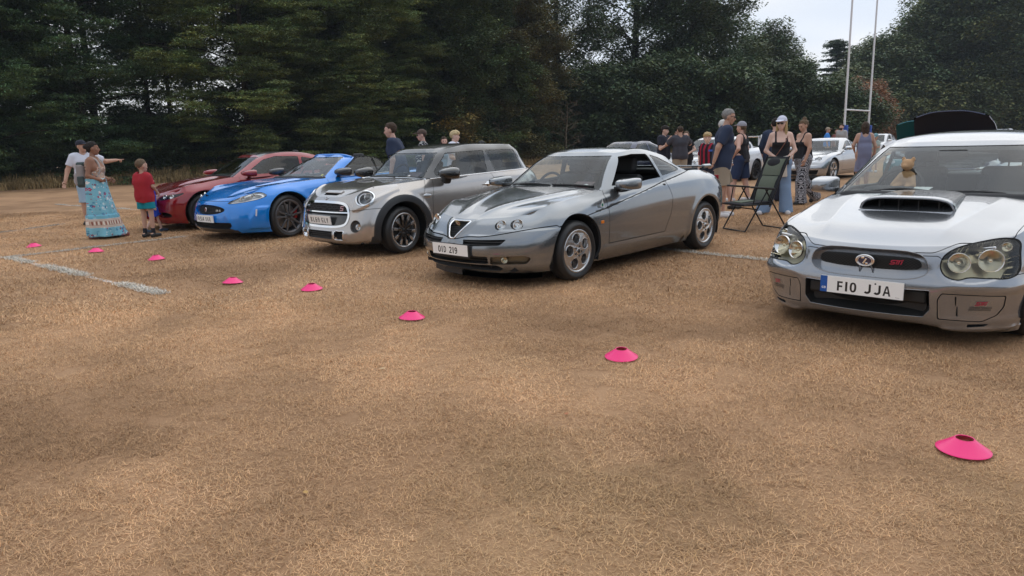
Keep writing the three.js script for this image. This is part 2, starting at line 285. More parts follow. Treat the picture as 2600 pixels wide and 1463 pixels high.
function wheelGeo(w) {
  const R = w.r, T = w.width, q = w.rim, h = T / 2;
  const tyre = axial(lathe([[q - 0.012, -T + 0.02], [q + 0.012, -T + 0.004], [(q + R) / 2, -T - 0.006], [R - 0.022, -T + 0.012], [R - 0.006, -T + 0.03], [R, -T + 0.06], [R, -h - 0.03], [R - 0.007, -h - 0.026], [R - 0.007, -h - 0.018], [R, -h - 0.014], [R, -0.075], [R - 0.007, -0.071], [R - 0.007, -0.063], [R, -0.059], [R - 0.004, -0.032], [R - 0.016, -0.013], [R - 0.03, -0.004], [(q + R) / 2 + 0.008, 0.006], [(q + R) / 2 - 0.004, 0.003], [q + 0.014, -0.003], [q + 0.006, -0.012], [q - 0.012, -0.016]], 72));
  const out = [['tyre', tyre, M.rubber]];
  const barrel = axial(lathe([[q - 0.004, -T + 0.02], [q - 0.03, -T + 0.03], [q - 0.035, -0.06], [q - 0.022, -0.03], [q - 0.016, -0.012], [q - 0.006, -0.004], [q + 0.004, -0.005], [q + 0.008, -0.012]], 60));
  out.push(['rim_barrel', barrel, w.lip ?? w.mat]);
  const rimGeo = [], dark = [];
  if (w.style === 'dial') { // five round holes with raised rings
    const s = new THREE.Shape(); s.absarc(0, 0, q - 0.01, 0, Math.PI * 2);
    for (let i = 0; i < 5; i++) { const a = Math.PI / 2 + i * 2 * Math.PI / 5 + 0.2, c = new THREE.Path(); c.absarc(Math.cos(a) * 0.128, Math.sin(a) * 0.128, 0.053, 0, Math.PI * 2, true); s.holes.push(c); }
    rimGeo.push(dish(extr(s, 0.012, 0.004, 28).translate(0, 0, -0.032), (r) => 0.016 * sstep(0.2, 0.08, r)));
    for (let i = 0; i < 5; i++) {
      const a = Math.PI / 2 + i * 2 * Math.PI / 5 + 0.2, ring = axial(lathe([[0.050, -0.06], [0.051, -0.004], [0.055, 0.002], [0.061, -0.001], [0.064, -0.014]], 26)).translate(Math.cos(a) * 0.128, Math.sin(a) * 0.128, -0.008); rimGeo.push(ring);
      dark.push(new THREE.CylinderGeometry(0.009, 0.009, 0.01, 10).rotateX(Math.PI / 2).translate(Math.cos(a + 0.63) * 0.049, Math.sin(a + 0.63) * 0.049, -0.001));
    }
    rimGeo.push(axial(lathe([[0.033, -0.012], [0.033, 0.002], [0.028, 0.006], [0, 0.007]], 24)));
    dark.push(axial(lathe([[0.018, 0.0062], [0.018, 0.0085], [0, 0.0085]], 18)));
  } else {
    const n = w.spokes, k = w.twin, a0 = w.a0 ?? 0;
    const one = (wi, wo, r0 = 0.04, r1 = q - 0.012) => spokeShape([[-wi, r0], [wi, r0], [wo, r1], [-wo, r1]]);
    if (k) for (const s of [-1, 1]) rimGeo.push(...spin(dish(extr(spokeShape([[s * 0.006, 0.05], [s * 0.026, 0.045], [s * (k + 0.017), q - 0.012], [s * (k - 0.008), q - 0.012]]), 0.02, 0.004).translate(0, 0, -0.045), (r) => w.dish * sstep(q * 0.5, q, r)), n, a0));
    else rimGeo.push(...spin(dish(extr(one(w.wi ?? 0.016, w.wo ?? 0.02), 0.02, 0.004).translate(0, 0, -0.042), (r) => w.dish * sstep(q * 0.3, q, r)), n, a0));
    rimGeo.push(axial(lathe([[0.075, -0.05], [0.072, -0.03], [0.05, -0.024], [0, -0.022]], 30)));
    rimGeo.push(axial(lathe([[q - 0.03, -0.03], [q - 0.024, -0.012], [q - 0.012, -0.01], [q - 0.004, -0.02]], 60)));
    dark.push(axial(lathe([[0.028, -0.03], [0.027, -0.016], [0, -0.014]], 20)));
    for (let i = 0; i < 5; i++) dark.push(new THREE.CylinderGeometry(0.01, 0.01, 0.012, 8).rotateX(Math.PI / 2).translate(Math.cos(i * 1.2566) * 0.052, Math.sin(i * 1.2566) * 0.052, -0.018));
    if (w.pads) for (const ins of spin(extr(spokeShape([[-0.008, q - 0.088], [0.008, q - 0.088], [0.016, q - 0.066], [0.016, q - 0.024], [-0.016, q - 0.024], [-0.016, q - 0.066]]), 0.006, 0.002).translate(0, 0, -0.019 + w.dish), n, a0)) out.push(['spoke_insert', ins, M.alloy]);
  }
  out.push(['rim', merge(rimGeo), w.mat], ['hub_cap', merge(dark), w.cap ?? M.black]);
  out.push(['brake_disc', axial(lathe([[0, -0.09], [w.disc ?? 0.15, -0.09], [w.disc ?? 0.15, -0.11], [0, -0.11]], 36)), M.disc]);
  out.push(['brake_caliper', rbx(0.06, 0.15, 0.06, 0.015, (w.disc ?? 0.15) - 0.02, 0.03, -0.09), w.caliper ?? M.dullchrome]);
  out.push(['wheel_back', axial(lathe([[q - 0.03, -0.125], [0, -0.125]], 30)), M.matt]);
  return out;
}
// ---- builder: cut panels out of the shell and add them to the car as parts
function carShell(spec) {
  const b = net(spec.cols, spec.cell), s = soup(), dp = spec.disp;
  gridTris(b.grid, false, s, dp);
  const rev = (g) => g.slice().reverse();
  const shaped = (p) => { if (!dp) return p; return p; };
  if (spec.hood) { const h = spec.hood, k = b.at[h.corner], w = b.at[h.cowl]; gridTris(lid(b.top.slice(0, k + 1).map(shaped), b.top.slice(k, w + 1), h.centre, h), true, s); }
  if (spec.deck) { const h = spec.deck, k = b.at[h.corner], w = b.at[h.front]; gridTris(lid(rev(b.top.slice(k)), rev(b.top.slice(w, k + 1)), h.centre, h), false, s); }
  smooth(s, spec.crease ?? 34);
  const g = soup();
  if (spec.green) {
    const n = net(spec.green, spec.cell * 1.4, spec.gopen); gridTris(n.grid, false, g, spec.gdisp);
    const r = spec.roof;
    if (r) { const half = Math.round((n.at[r.a] + n.at[r.b]) / 2); // roof: front part and rear part meet at the middle
      gridTris(lid(n.top.slice(0, n.at[r.a] + 1), n.top.slice(n.at[r.a], half + 1), r.front, { p0: r.p ?? 2.2, p1: r.p ?? 2.2, fade: 0.6 }), true, g);
      gridTris(lid(rev(n.top.slice(n.at[r.b])), rev(n.top.slice(half, n.at[r.b] + 1)), r.rear, { p0: r.p ?? 2.2, p1: r.p ?? 2.2, fade: 0.6 }), false, g);
    }
    smooth(g, spec.gcrease ?? 34);
  }
  return { body: s, green: g };
}
function bandOf(s, f, w) { const a = clip(s, (...q) => f(...q) + w), b = clip(a.in, (...q) => w - f(...q)); return { in: b.in, out: { P: a.out.P.concat(b.out.P), N: a.out.N.concat(b.out.N) } }; }
const hslats = (y0, y1, n, w, slope = 0) => Array.from({ length: n }, (_, i) => [(x, y, z) => y - lerp(y0, y1, n > 1 ? i / (n - 1) : 0) - slope * z, w]);
const vslats = (z0, z1, n, w, slope = 0) => Array.from({ length: n }, (_, i) => [(x, y, z) => z - lerp(z0, z1, n > 1 ? i / (n - 1) : 0) - slope * y, w]);
class Car {
  constructor(name, label, pos, turn, spec) {
    this.root = thing(name, label, 'car', pos, turn, spec.group); this.spec = spec;
    const sh = carShell(spec); this.body = sh.body; this.green = sh.green; this.recess = [];
    const w = spec.wheels;
    this.archCut = [];
    for (const x of [0, spec.wb]) {
      const A = x ? spec.archR ?? spec.arch : spec.arch; if (!A) continue;
      const r = clip(this.body, (px, py, pz) => pz < 0.45 ? -1 : A.r - Math.hypot((px - x - (A.dx ?? 0)) / (A.sx ?? 1), py - (A.y ?? w.r)));
      this.body = r.out; this.archCut.push(r.cut);
      const well = new THREE.CylinderGeometry(A.r + 0.012, A.r + 0.012, 0.34, 40, 1, true, 1.2, 3.88).rotateX(Math.PI / 2).translate(x + (A.dx ?? 0), A.y ?? w.r, w.z - 0.19);
      const back = new THREE.CircleGeometry(A.r + 0.012, 40, -0.35, Math.PI + 0.7).translate(x + (A.dx ?? 0), A.y ?? w.r, w.z - 0.35);
      (this.wells ??= []).push(merge([well, back]), merge([well, back]).scale(1, 1, -1));
    }
    this.liner = this.body; this.gliner = this.green; this.all = sh.body; this.gall = sh.green;
  }
  // first surface point seen from the front (-x) at (z, y), from the left (+z) at (x, y), or from above at (x, z)
  probe(dir, u, v) {
    const [a, b, c, sg] = { front: [2, 1, 0, -1], side: [0, 1, 2, 1], top: [0, 2, 1, 1] }[dir]; let best = null;
    for (const s of [this.all, this.gall]) for (let i = 0; i < s.P.length; i += 9) {
      const P = s.P, ax = P[i + a], ay = P[i + b], bx_ = P[i + 3 + a], by = P[i + 3 + b], cx = P[i + 6 + a], cy = P[i + 6 + b];
      if (Math.max(ax, bx_, cx) < u || Math.min(ax, bx_, cx) > u || Math.max(ay, by, cy) < v || Math.min(ay, by, cy) > v) continue;
      const d = (by - cy) * (ax - cx) + (cx - bx_) * (ay - cy); if (Math.abs(d) < 1e-12) continue;
      const l0 = ((by - cy) * (u - cx) + (cx - bx_) * (v - cy)) / d, l1 = ((cy - ay) * (u - cx) + (ax - cx) * (v - cy)) / d, l2 = 1 - l0 - l1; if (l0 < -1e-6 || l1 < -1e-6 || l2 < -1e-6) continue;
      const w = l0 * P[i + c] + l1 * P[i + 3 + c] + l2 * P[i + 6 + c]; if (!best || sg * w > sg * best.w) best = { w, n: [0, 1, 2].map((k) => l0 * s.N[i + k] + l1 * s.N[i + 3 + k] + l2 * s.N[i + 6 + k]) };
    }
    if (!best) return { p: [0, 0, 0], n: [0, 1, 0] };
    const p = [0, 0, 0]; p[a] = u; p[b] = v; p[c] = best.w; return { p, n: best.n };
  }
  disc(z, y, r) { const q = this.probe('front', z, y), n = V(...q.n).normalize(); return (X, Y, Z) => { const d = V(X - q.p[0], Y - q.p[1], Z - q.p[2]), k = d.dot(n); return r - d.addScaledVector(n, -k).length() - (Math.abs(k) > 0.16 ? 1 : 0); }; }
  // a flat badge or print lying on the surface; up-vector keeps it level
  stick(name, geo, mat, dir, u, v, lift = 0.002, o = {}) {
    const q = this.probe(dir, Math.abs(u), v), n = V(...q.n).normalize(), p = V(...q.p).addScaledVector(n, lift);
    const flip = dir === 'front' && u < 0 || o.right; if (flip) { p.z *= -1; n.z *= -1; }
    const m = Array.isArray(geo) || geo.isBufferGeometry ? mesh(name, geo, mat, o.parent ?? this.root) : (geo.name = name, this.root.add(geo), geo);
    m.position.copy(p); m.up.set(0, 1, 0); m.lookAt(0, 0, 0); // orient: +z along n
    const x = V(0, 1, 0).cross(n).normalize(), y = n.clone().cross(x); m.quaternion.setFromRotationMatrix(new THREE.Matrix4().makeBasis(x, y, n)); if (o.roll) m.rotateZ(o.roll);
    return m;
  }
  // cut f out of 'body' or 'green'; o: gap, recess (also opens the liner)
  cut(which, f, o = {}) {
    const g = o.gap ?? 0, s = this[which], r = clip(s, g ? (...a) => f(...a) - g : f);
    this[which] = g ? clip(r.out, (...a) => -f(...a) - g).in : r.out;
    if (o.recess) { const l = which === 'body' ? 'liner' : 'gliner'; this[l] = clip(this[l], f).out; }
    return r;
  }
  line(name, which, f, w, mat = M.matt, inset = 0.004) { const b = bandOf(this[which], f, w); this[which] = b.out; return b.in.P.length ? this.add(name, b.in, mat, { inset }) : null; }
  add(name, s, mat, o = {}) {
    const g = geom(o.inset ? offset(s, o.inset) : s, o.side ?? 'both'), m = mesh(name, g, mat, o.parent ?? this.root);
    if (o.label) m.userData.label = o.label; return m;
  }
  pair(name, s, mat, o = {}) { return ['left', 'right'].map((side) => this.add(name, s, mat, { ...o, side })); }
  // opening with depth: walls in wallMat, floor in floorMat
  well(name, which, f, depth, wallMat, floorMat, o = {}) {
    const r = this.cut(which, f, { recess: true, gap: o.gap });
    const sides = o.pair ? ['left', 'right'] : ['both'];
    return sides.map((side) => {
      const fl = this.add(name, r.in, floorMat, { inset: depth, side, label: o.label });
      mesh('surround', geom(rim(r.cut, depth), side), wallMat, fl);
      if (o.bead) mesh('bead', geom(lipOf(r.cut, o.bead), side), o.beadMat ?? M.chrome, fl);
      for (const [fn, w] of o.slats ?? []) { const b = bandOf(r.in, fn, w).in; if (b.P.length) for (const sd of side === 'both' && !b.P.some((v, i) => i % 3 === 2 && v < 1e-4) ? ['left', 'right'] : [side]) mesh('slat', geom(offset(b, o.slatInset ?? depth * 0.4), sd), o.slatMat ?? M.black, fl); }
      return { floor: fl, in: r.in, cut: r.cut };
    });
  }
  window(name, f, o = {}) {
    const r = this.cut('green', f, { recess: true }), out = (o.pair ? ['left', 'right'] : ['both']).map((side) => {
      const w = o.open === side ? null : this.add(name, r.in, o.mat ?? M.glass, { inset: o.inset ?? 0.004, side });
      const seal = mesh(w ? 'seal' : name + '_seal', geom(rim(r.cut, 0.02), side), M.black, w ?? this.root);
      if (o.band) { const b = clip(r.in, (...a) => o.band - f(...a)); mesh('black_border', geom(offset(b.in, (o.inset ?? 0.004) + 0.004), side), M.matt, w ?? this.root); }
      return w ?? seal;
    });
    return out;
  }
  finish(paintMat, roofMat) {
    const b = this.add('body', this.body, paintMat);
    for (const ac of this.archCut) for (const sd of ['left', 'right']) mesh('arch_lip', geom(rim(ac, 0.03), sd), paintMat, b);
    for (const w of this.wells ?? []) mesh('wheel_arch_liner', w, M.matt, this.root);
    if (this.green.P.length) this.add(this.spec.roofName ?? 'roof', this.green, roofMat ?? paintMat);
    this.add('inner_panel', this.liner, M.under, { inset: 0.022 });
    if (this.gliner.P.length) this.add('headlining', this.gliner, this.spec.headliner ?? M.greytrim, { inset: 0.018 });
    const sp = this.spec, w = sp.wheels, L = sp.floor;
    mesh('underbody', [bx(L[1] - L[0], 0.05, 1.3, (L[0] + L[1]) / 2, sp.floorY ?? 0.2, 0), bx(sp.wb - 0.9, 0.05, 1.58, sp.wb / 2, sp.floorY ?? 0.2, 0)], M.under, this.root);
    for (const x of [0, sp.wb]) for (const s of [1, -1]) wheel(this.root, w, x, s);
    return this.root;
  }
}
function seatAt(car, x, z, y = 0.52, k = 1, mat = M.seat, hr = true) {
  const g = new THREE.Group(); g.name = 'seat'; g.position.set(x, y, z); car.add(g);
  mesh('cushion', [rbx(0.50, 0.16, 0.50, 0.06, 0, -0.12, 0), rbx(0.48, 0.12, 0.09, 0.04, 0, -0.06, 0.23), rbx(0.48, 0.12, 0.09, 0.04, 0, -0.06, -0.23)], mat, g);
  mesh('backrest', [rbx(0.12, 0.60 * k, 0.48, 0.05, 0.32, 0.2, 0, 0, 0, -0.3), rbx(0.12, 0.5 * k, 0.09, 0.04, 0.28, 0.18, 0.21, 0, 0, -0.3), rbx(0.12, 0.5 * k, 0.09, 0.04, 0.28, 0.18, -0.21, 0, 0, -0.3)], mat, g);
  if (hr) mesh('headrest', [rbx(0.10, 0.19, 0.27, 0.045, 0.435, 0.58 * k + 0.02, 0, 0, 0, -0.15), bar([0.41, 0.4 * k, 0.05], [0.43, 0.55 * k, 0.05], 0.007), bar([0.41, 0.4 * k, -0.05], [0.43, 0.55 * k, -0.05], 0.007)], mat, g);
  return g;
}
function cabin(c, { x0, x1, y, w, seats, wheelX, wheelZ = -0.36, wheelY, dashX, dashY, rear, back }) { // floor, door cards, dashboard, seats, steering wheel
  const car = c.root;
  mesh('dashboard', [rbx(0.42, 0.2, w * 2 - 0.06, 0.07, dashX, dashY - 0.1, 0), rbx(0.25, 0.3, w * 2 - 0.1, 0.05, dashX + 0.1, dashY - 0.3, 0), rbx(0.3, 0.1, 0.4, 0.05, dashX + 0.1, dashY - 0.02, wheelZ)], M.dash, car);
  const st = new THREE.Group(); st.name = 'steering_wheel'; st.position.set(wheelX, wheelY, wheelZ); st.rotation.z = -0.42; car.add(st);
  mesh('wheel_rim', new THREE.TorusGeometry(0.178, 0.016, 8, 36).rotateY(Math.PI / 2), M.seat, st);
  mesh('wheel_boss', [rbx(0.06, 0.1, 0.12, 0.03), bx(0.02, 0.03, 0.33), bx(0.02, 0.17, 0.03, 0, -0.085, 0)], M.seat, st);
  for (const [x, z, hy, k] of seats) seatAt(car, x, z, hy ?? y + 0.28, k ?? 1);
  if (rear) mesh('rear_bench', [rbx(0.45, 0.18, w * 1.6, 0.06, rear - 0.2, y + 0.2, 0), rbx(0.12, 0.5, w * 1.6, 0.05, rear + 0.1, y + 0.42, 0, 0, 0, -0.35)], M.seat, car);
  if (back) mesh('parcel_shelf', rbx(back[1] - back[0], 0.03, w * 1.7, 0.01, (back[0] + back[1]) / 2, back[2], 0), M.dash, car);
  mesh('cabin_floor', bx(x1 - x0, 0.03, w * 2 - 0.12, (x0 + x1) / 2, y - 0.02, 0), M.dash, car);
  mesh('door_card', [bx(x1 - x0 - 0.2, 0.42, 0.03, (x0 + x1) / 2, dashY - 0.3, w - 0.06), bx(x1 - x0 - 0.2, 0.42, 0.03, (x0 + x1) / 2, dashY - 0.3, -w + 0.06)], M.dash, car);
}
function wiper(car, pts, r = 0.008) { const m = mesh('wiper', [tube(pts, r, 5), ...pts.slice(-1).map((p) => rbx(0.03, 0.02, 0.05, 0.008, p[0], p[1], p[2]))], M.black, car); return m; }
function mirrorPod(c, side, { at, size, mat, stalk, yaw = 0, taper = 0.55 }) { // door mirror: shell with glass at the back
  const g = new THREE.Group(); g.name = 'door_mirror'; g.position.set(at[0], at[1], side * at[2]); if (side < 0) g.scale.z = -1; c.root.add(g);
  const [L, H, W] = size, s = new THREE.SphereGeometry(1, 26, 18), p = s.attributes.position;
  for (let i = 0; i < p.count; i++) { let x = p.getX(i), y = p.getY(i), z = p.getZ(i); const sq = (v) => Math.sign(v) * Math.pow(Math.abs(v), taper); const X = x > 0.25 ? 0.25 : x; p.setXYZ(i, X * L, sq(y) * Math.sqrt(1 - 0.25 * Math.max(0, -x)) * H / 2 * (1 - 0.0 * z), sq(z) * W / 2); }
  s.computeVertexNormals(); s.rotateY(yaw);
  mesh('shell', s, mat, g);
  mesh('mirror_glass', rbx(0.006, H * 0.8, W * 0.82, 0.003, 0.25 * L + 0.002, 0, 0, 0, yaw), M.chrome, g);
  if (stalk) mesh('stalk', stalk.isBufferGeometry ? stalk : rbx(...stalk), stalk.mat ?? M.black, g);
  return g;
}
function bowl(parent, name, pos, r, depth, mat, rot = [0, 0, 0], bulb = true) { // round lamp facing -x: polished bowl with a bulb
  const g = new THREE.Group(); g.name = name; g.position.set(...pos); g.rotation.set(...rot); parent.add(g);
  const pr = []; for (let i = 0; i <= 8; i++) { const t = i / 8; pr.push([r * Math.sqrt(t) + 0.0005, depth * t]); }
  pr.push([r * 1.06, depth], [r * 1.08, depth - 0.012]);
  mesh('reflector', lathe(pr, 26).rotateZ(Math.PI / 2), mat, g);
  if (bulb) mesh('bulb', new THREE.SphereGeometry(r * 0.22, 12, 8).translate(-depth * 0.5, 0, 0), M.silverlamp, g);
  return g;
}

const print = (w, h, draw, rough = 0.4, metal = 0) => new THREE.MeshStandardMaterial({ map: canvasTex(w, h, draw), transparent: true, alphaTest: 0.5, roughness: rough, metalness: metal });
// ---------------------------------------------------------------- ground, grass, painted lines
const strawTone = (x, z) => { // large patches of bleached, browner and greener turf, shared by the soil and the blades
  const a = fbm(x * 0.35 + 40, 1.3, z * 0.35, 4), b = fbm(x * 1.4, 7.7, z * 1.4 + 9, 3), g = fbm(x * 0.5 + 80, 3.1, z * 0.5 + 33, 3);
  return { t: clamp(0.5 + (a - 0.5) * 1.5 + (b - 0.5) * 1.5 + (fbm(x * 5, 2.2, z * 5 + 4, 2) - 0.5) * 0.9, 0, 1), g: sstep(0.60, 0.78, g) };
};
{
  const n = 1024, d = new Uint8Array(n * n * 4), bump = new Uint8Array(n * n * 4), r = rng(21), f = new Float32Array(n * n).fill(0.45);
  for (let i = 0; i < n * n; i++) { const x = i % n, y = (i / n) | 0, s = Math.sin, wrap = fbm(3 + 2.5 * s(x / n * 6.283), 5 + 2.5 * s(y / n * 6.283 + 1), 2 + 1.7 * s((x + y) / n * 6.283), 3); f[i] = 0.38 + 0.1 * (wrap - 0.5) + 0.16 * (r() - 0.5); }
  for (let k = 0; k < 52000; k++) { // straw strands, tiled
    let x = r() * n, y = r() * n, a = r() * 6.283; const L = 8 + r() * 26, v = (r() - 0.42) * 0.55, cu = (r() - 0.5) * 0.08;
    for (let j = 0; j < L; j++) { const q = ((y | 0) & (n - 1)) * n + ((x | 0) & (n - 1)); f[q] = lerp(f[q], clamp(0.45 + v, 0.03, 1), 0.6); x = (x + Math.cos(a) + n) % n; y = (y + Math.sin(a) + n) % n; a += cu; }
  }
  for (let i = 0; i < n * n; i++) { const v = f[i], o = i * 4; const c = [lerp(0.74, 1.06, v), lerp(0.72, 1.05, v), lerp(0.68, 1.03, v)]; for (let k = 0; k < 3; k++) d[o + k] = 255 * clamp(c[k], 0, 1); d[o + 3] = 255; bump[o] = bump[o + 1] = bump[o + 2] = 255 * v; bump[o + 3] = 255; }
  const T = (a, srgb) => { const t = new THREE.DataTexture(a, n, n); t.wrapS = t.wrapT = THREE.RepeatWrapping; t.magFilter = THREE.LinearFilter; if (srgb) t.colorSpace = THREE.SRGBColorSpace; t.needsUpdate = true; t.repeat.set(1 / 2.2, 1 / 2.2); return t; };
  const xs = [], zs = [];
  for (let x = -400; x <= 400; x += Math.abs(x) < 40 ? 0.4 : 12) xs.push(Math.round(x * 100) / 100);
  for (let z = 120; z >= -400; z -= z < 6 && z > -60 ? 0.4 : 12) zs.push(Math.round(z * 100) / 100);
  const P = [], U = [], C = [], I = [];
  for (const z of zs) for (const x of xs) {
    P.push(x, 0, z); U.push(x, -z); const s = strawTone(x, z), t = s.t, c = [lerp(0.37, 0.63, t), lerp(0.215, 0.385, t), lerp(0.115, 0.222, t)], g = [0.27, 0.22, 0.09];
C.push(...c.map((v, i) => lerp(v, g[i], 0.15 * s.g)));
  }
  for (let j = 0; j < zs.length - 1; j++) for (let i = 0; i < xs.length - 1; i++) { const a = j * xs.length + i, b = a + xs.length; I.push(a, b + 0, a + 1, a + 1, b, b + 1); }
  const g = new THREE.BufferGeometry(); g.setAttribute('position', new THREE.Float32BufferAttribute(P, 3)); g.setAttribute('uv', new THREE.Float32BufferAttribute(U, 2)); g.setAttribute('color', new THREE.Float32BufferAttribute(C, 3)); g.setIndex(I.map((v, k) => I[k - k % 3 + [0, 2, 1][k % 3]])); g.computeVertexNormals();
  if (g.attributes.normal.getY(0) < 0) { g.setIndex(I); g.computeVertexNormals(); }
  const m = mesh('ground', g, new THREE.MeshStandardMaterial({ map: T(d, true), bumpMap: T(bump, false), bumpScale: 0.012, roughness: 0.95, vertexColors: true }), scene);
  m.userData.kind = 'structure'; m.userData.label = 'parched brown grass field';
}
function bladePatch(seed, size, count, len, wid, lie) { // a mat of dry blades, base at y = 0
  const r = rng(seed), P = [], N = [], C = [], I = [];
  for (let k = 0; k < count; k++) {
    const x = (r() - 0.5) * size, z = (r() - 0.5) * size, a = r() * 6.283, e = Math.pow(r(), 1.6) * lie + 0.06, L = len * (0.5 + r()), w = wid * (0.6 + 0.8 * r()), bend = (r() - 0.35) * 0.9, tone = 0.5 + 0.85 * r(), warm = r();
    const c = [tone * lerp(1, 1.06, warm), tone, tone * lerp(1.02, 0.84, warm)], px = -Math.sin(a), pz = Math.cos(a); let cx = x, cy = 0.001 + r() * 0.006, cz = z, el = e;
    const o = P.length / 3, S = 2;
    for (let s = 0; s <= S; s++) { const ww = w * (1 - 0.75 * s / S) / 2; P.push(cx + px * ww, cy, cz + pz * ww, cx - px * ww, cy, cz - pz * ww); const ny = Math.cos(el), nh = -Math.sin(el); for (let q = 0; q < 2; q++) { N.push(Math.cos(a) * nh * 0.6, ny, Math.sin(a) * nh * 0.6); C.push(...c); } cx += Math.cos(a) * Math.cos(el) * L / S; cz += Math.sin(a) * Math.cos(el) * L / S; cy = Math.max(0.001, cy + Math.sin(el) * L / S); el -= bend; a + 0; if (s < S) I.push(o + s * 2, o + s * 2 + 2, o + s * 2 + 1, o + s * 2 + 1, o + s * 2 + 2, o + s * 2 + 3); }
  }
  const g = new THREE.BufferGeometry(); g.setAttribute('position', new THREE.Float32BufferAttribute(P, 3)); g.setAttribute('normal', new THREE.Float32BufferAttribute(N, 3)); g.setAttribute('color', new THREE.Float32BufferAttribute(C, 3)); g.setIndex(I); return g;
}
function scatter(name, geos, mat, spots, parent) { // spots: [x, y, z, turn, scale, r, g, b]
  const by = geos.map(() => []); spots.forEach((s, i) => by[i % geos.length].push(s));
  const m4 = new THREE.Matrix4(), q = new THREE.Quaternion(), up = V(0, 1, 0), col = new THREE.Color();
  by.forEach((list, k) => { if (!list.length) return; const im = new THREE.InstancedMesh(geos[k], mat, list.length); im.name = name; im.castShadow = im.receiveShadow = true;
    list.forEach((s, i) => { q.setFromAxisAngle(up, s[3]); const sc = s[4]; im.setMatrixAt(i, m4.compose(V(s[0], s[1], s[2]), q, sc.isVector3 ? sc : V(sc, sc, sc))); im.setColorAt(i, col.setRGB(s[5], s[6], s[7])); });
    im.userData.kind = 'stuff'; parent.add(im); });
}
const LINES = [[[-7.16, -9.89], [-3.5, -6.88], 0.062, 0.95], [[-7.3, -9.7], [-5.5, -11.8], 0.045, 0.75], [[-13.6, -21.2], [-7.5, -16.55], 0.055, 0.85], [[-9.4, -14.7], [-9.9, -12.8], 0.06, 0.5], [[1.7, -9.1], [4.6, -6.0], 0.055, 0.85]];
const nearLine = (x, z) => { let d = 9; for (const [a, b] of LINES) { const ex = b[0] - a[0], ez = b[1] - a[1], t = clamp(((x - a[0]) * ex + (z - a[1]) * ez) / (ex * ex + ez * ez), 0, 1); d = Math.min(d, Math.hypot(x - a[0] - ex * t, z - a[1] - ez * t)); } return d; };
{
  const grass = new THREE.Group(); grass.name = 'dry_grass'; scene.add(grass); tag(grass, 'short bleached grass blades matting the field', 'grass', null, 'stuff');
  const mat = new THREE.MeshStandardMaterial({ roughness: 0.85, vertexColors: true, side: THREE.DoubleSide }), r = rng(77);
  const tint = (x, z) => { const s = strawTone(x, z), k = 0.85 + 0.3 * r(); return [0, 1, 2].map((i) => k * lerp(lerp([0.39, 0.235, 0.125][i], [0.77, 0.495, 0.285][i], s.t), [0.28, 0.25, 0.10][i], 0.15 * s.g)); };
  const near = [1, 2, 3, 4, 5].map((s) => bladePatch(s, 0.42, 1700, 0.023, 0.0019, 0.8)), far = [11, 12, 13].map((s) => bladePatch(s, 0.8, 1300, 0.032, 0.004, 0.75));
  const S = [], Fr = [];
  for (let z = -1.5; z > -6.5; z -= 0.3) { const w = -z * 0.80 + 1.6; for (let x = -w; x < w; x += 0.3) { const X = x + (r() - 0.5) * 0.2, Z = z + (r() - 0.5) * 0.2; S.push([X, 0, Z, r() * 6.283, 0.8 + 0.4 * r(), ...tint(X, Z)]); } }
  for (let z = -6.2; z > -18; z -= 0.55) { const w = -z * 0.78 + 2.2; for (let x = -w; x < w; x += 0.55) { const X = x + (r() - 0.5) * 0.4, Z = z + (r() - 0.5) * 0.4; Fr.push([X, 0, Z, r() * 6.283, 0.8 + 0.5 * r(), ...tint(X, Z)]); } }
  scatter('blade_mat', near, mat, S, grass); scatter('blade_mat', far, mat, Fr, grass);
}
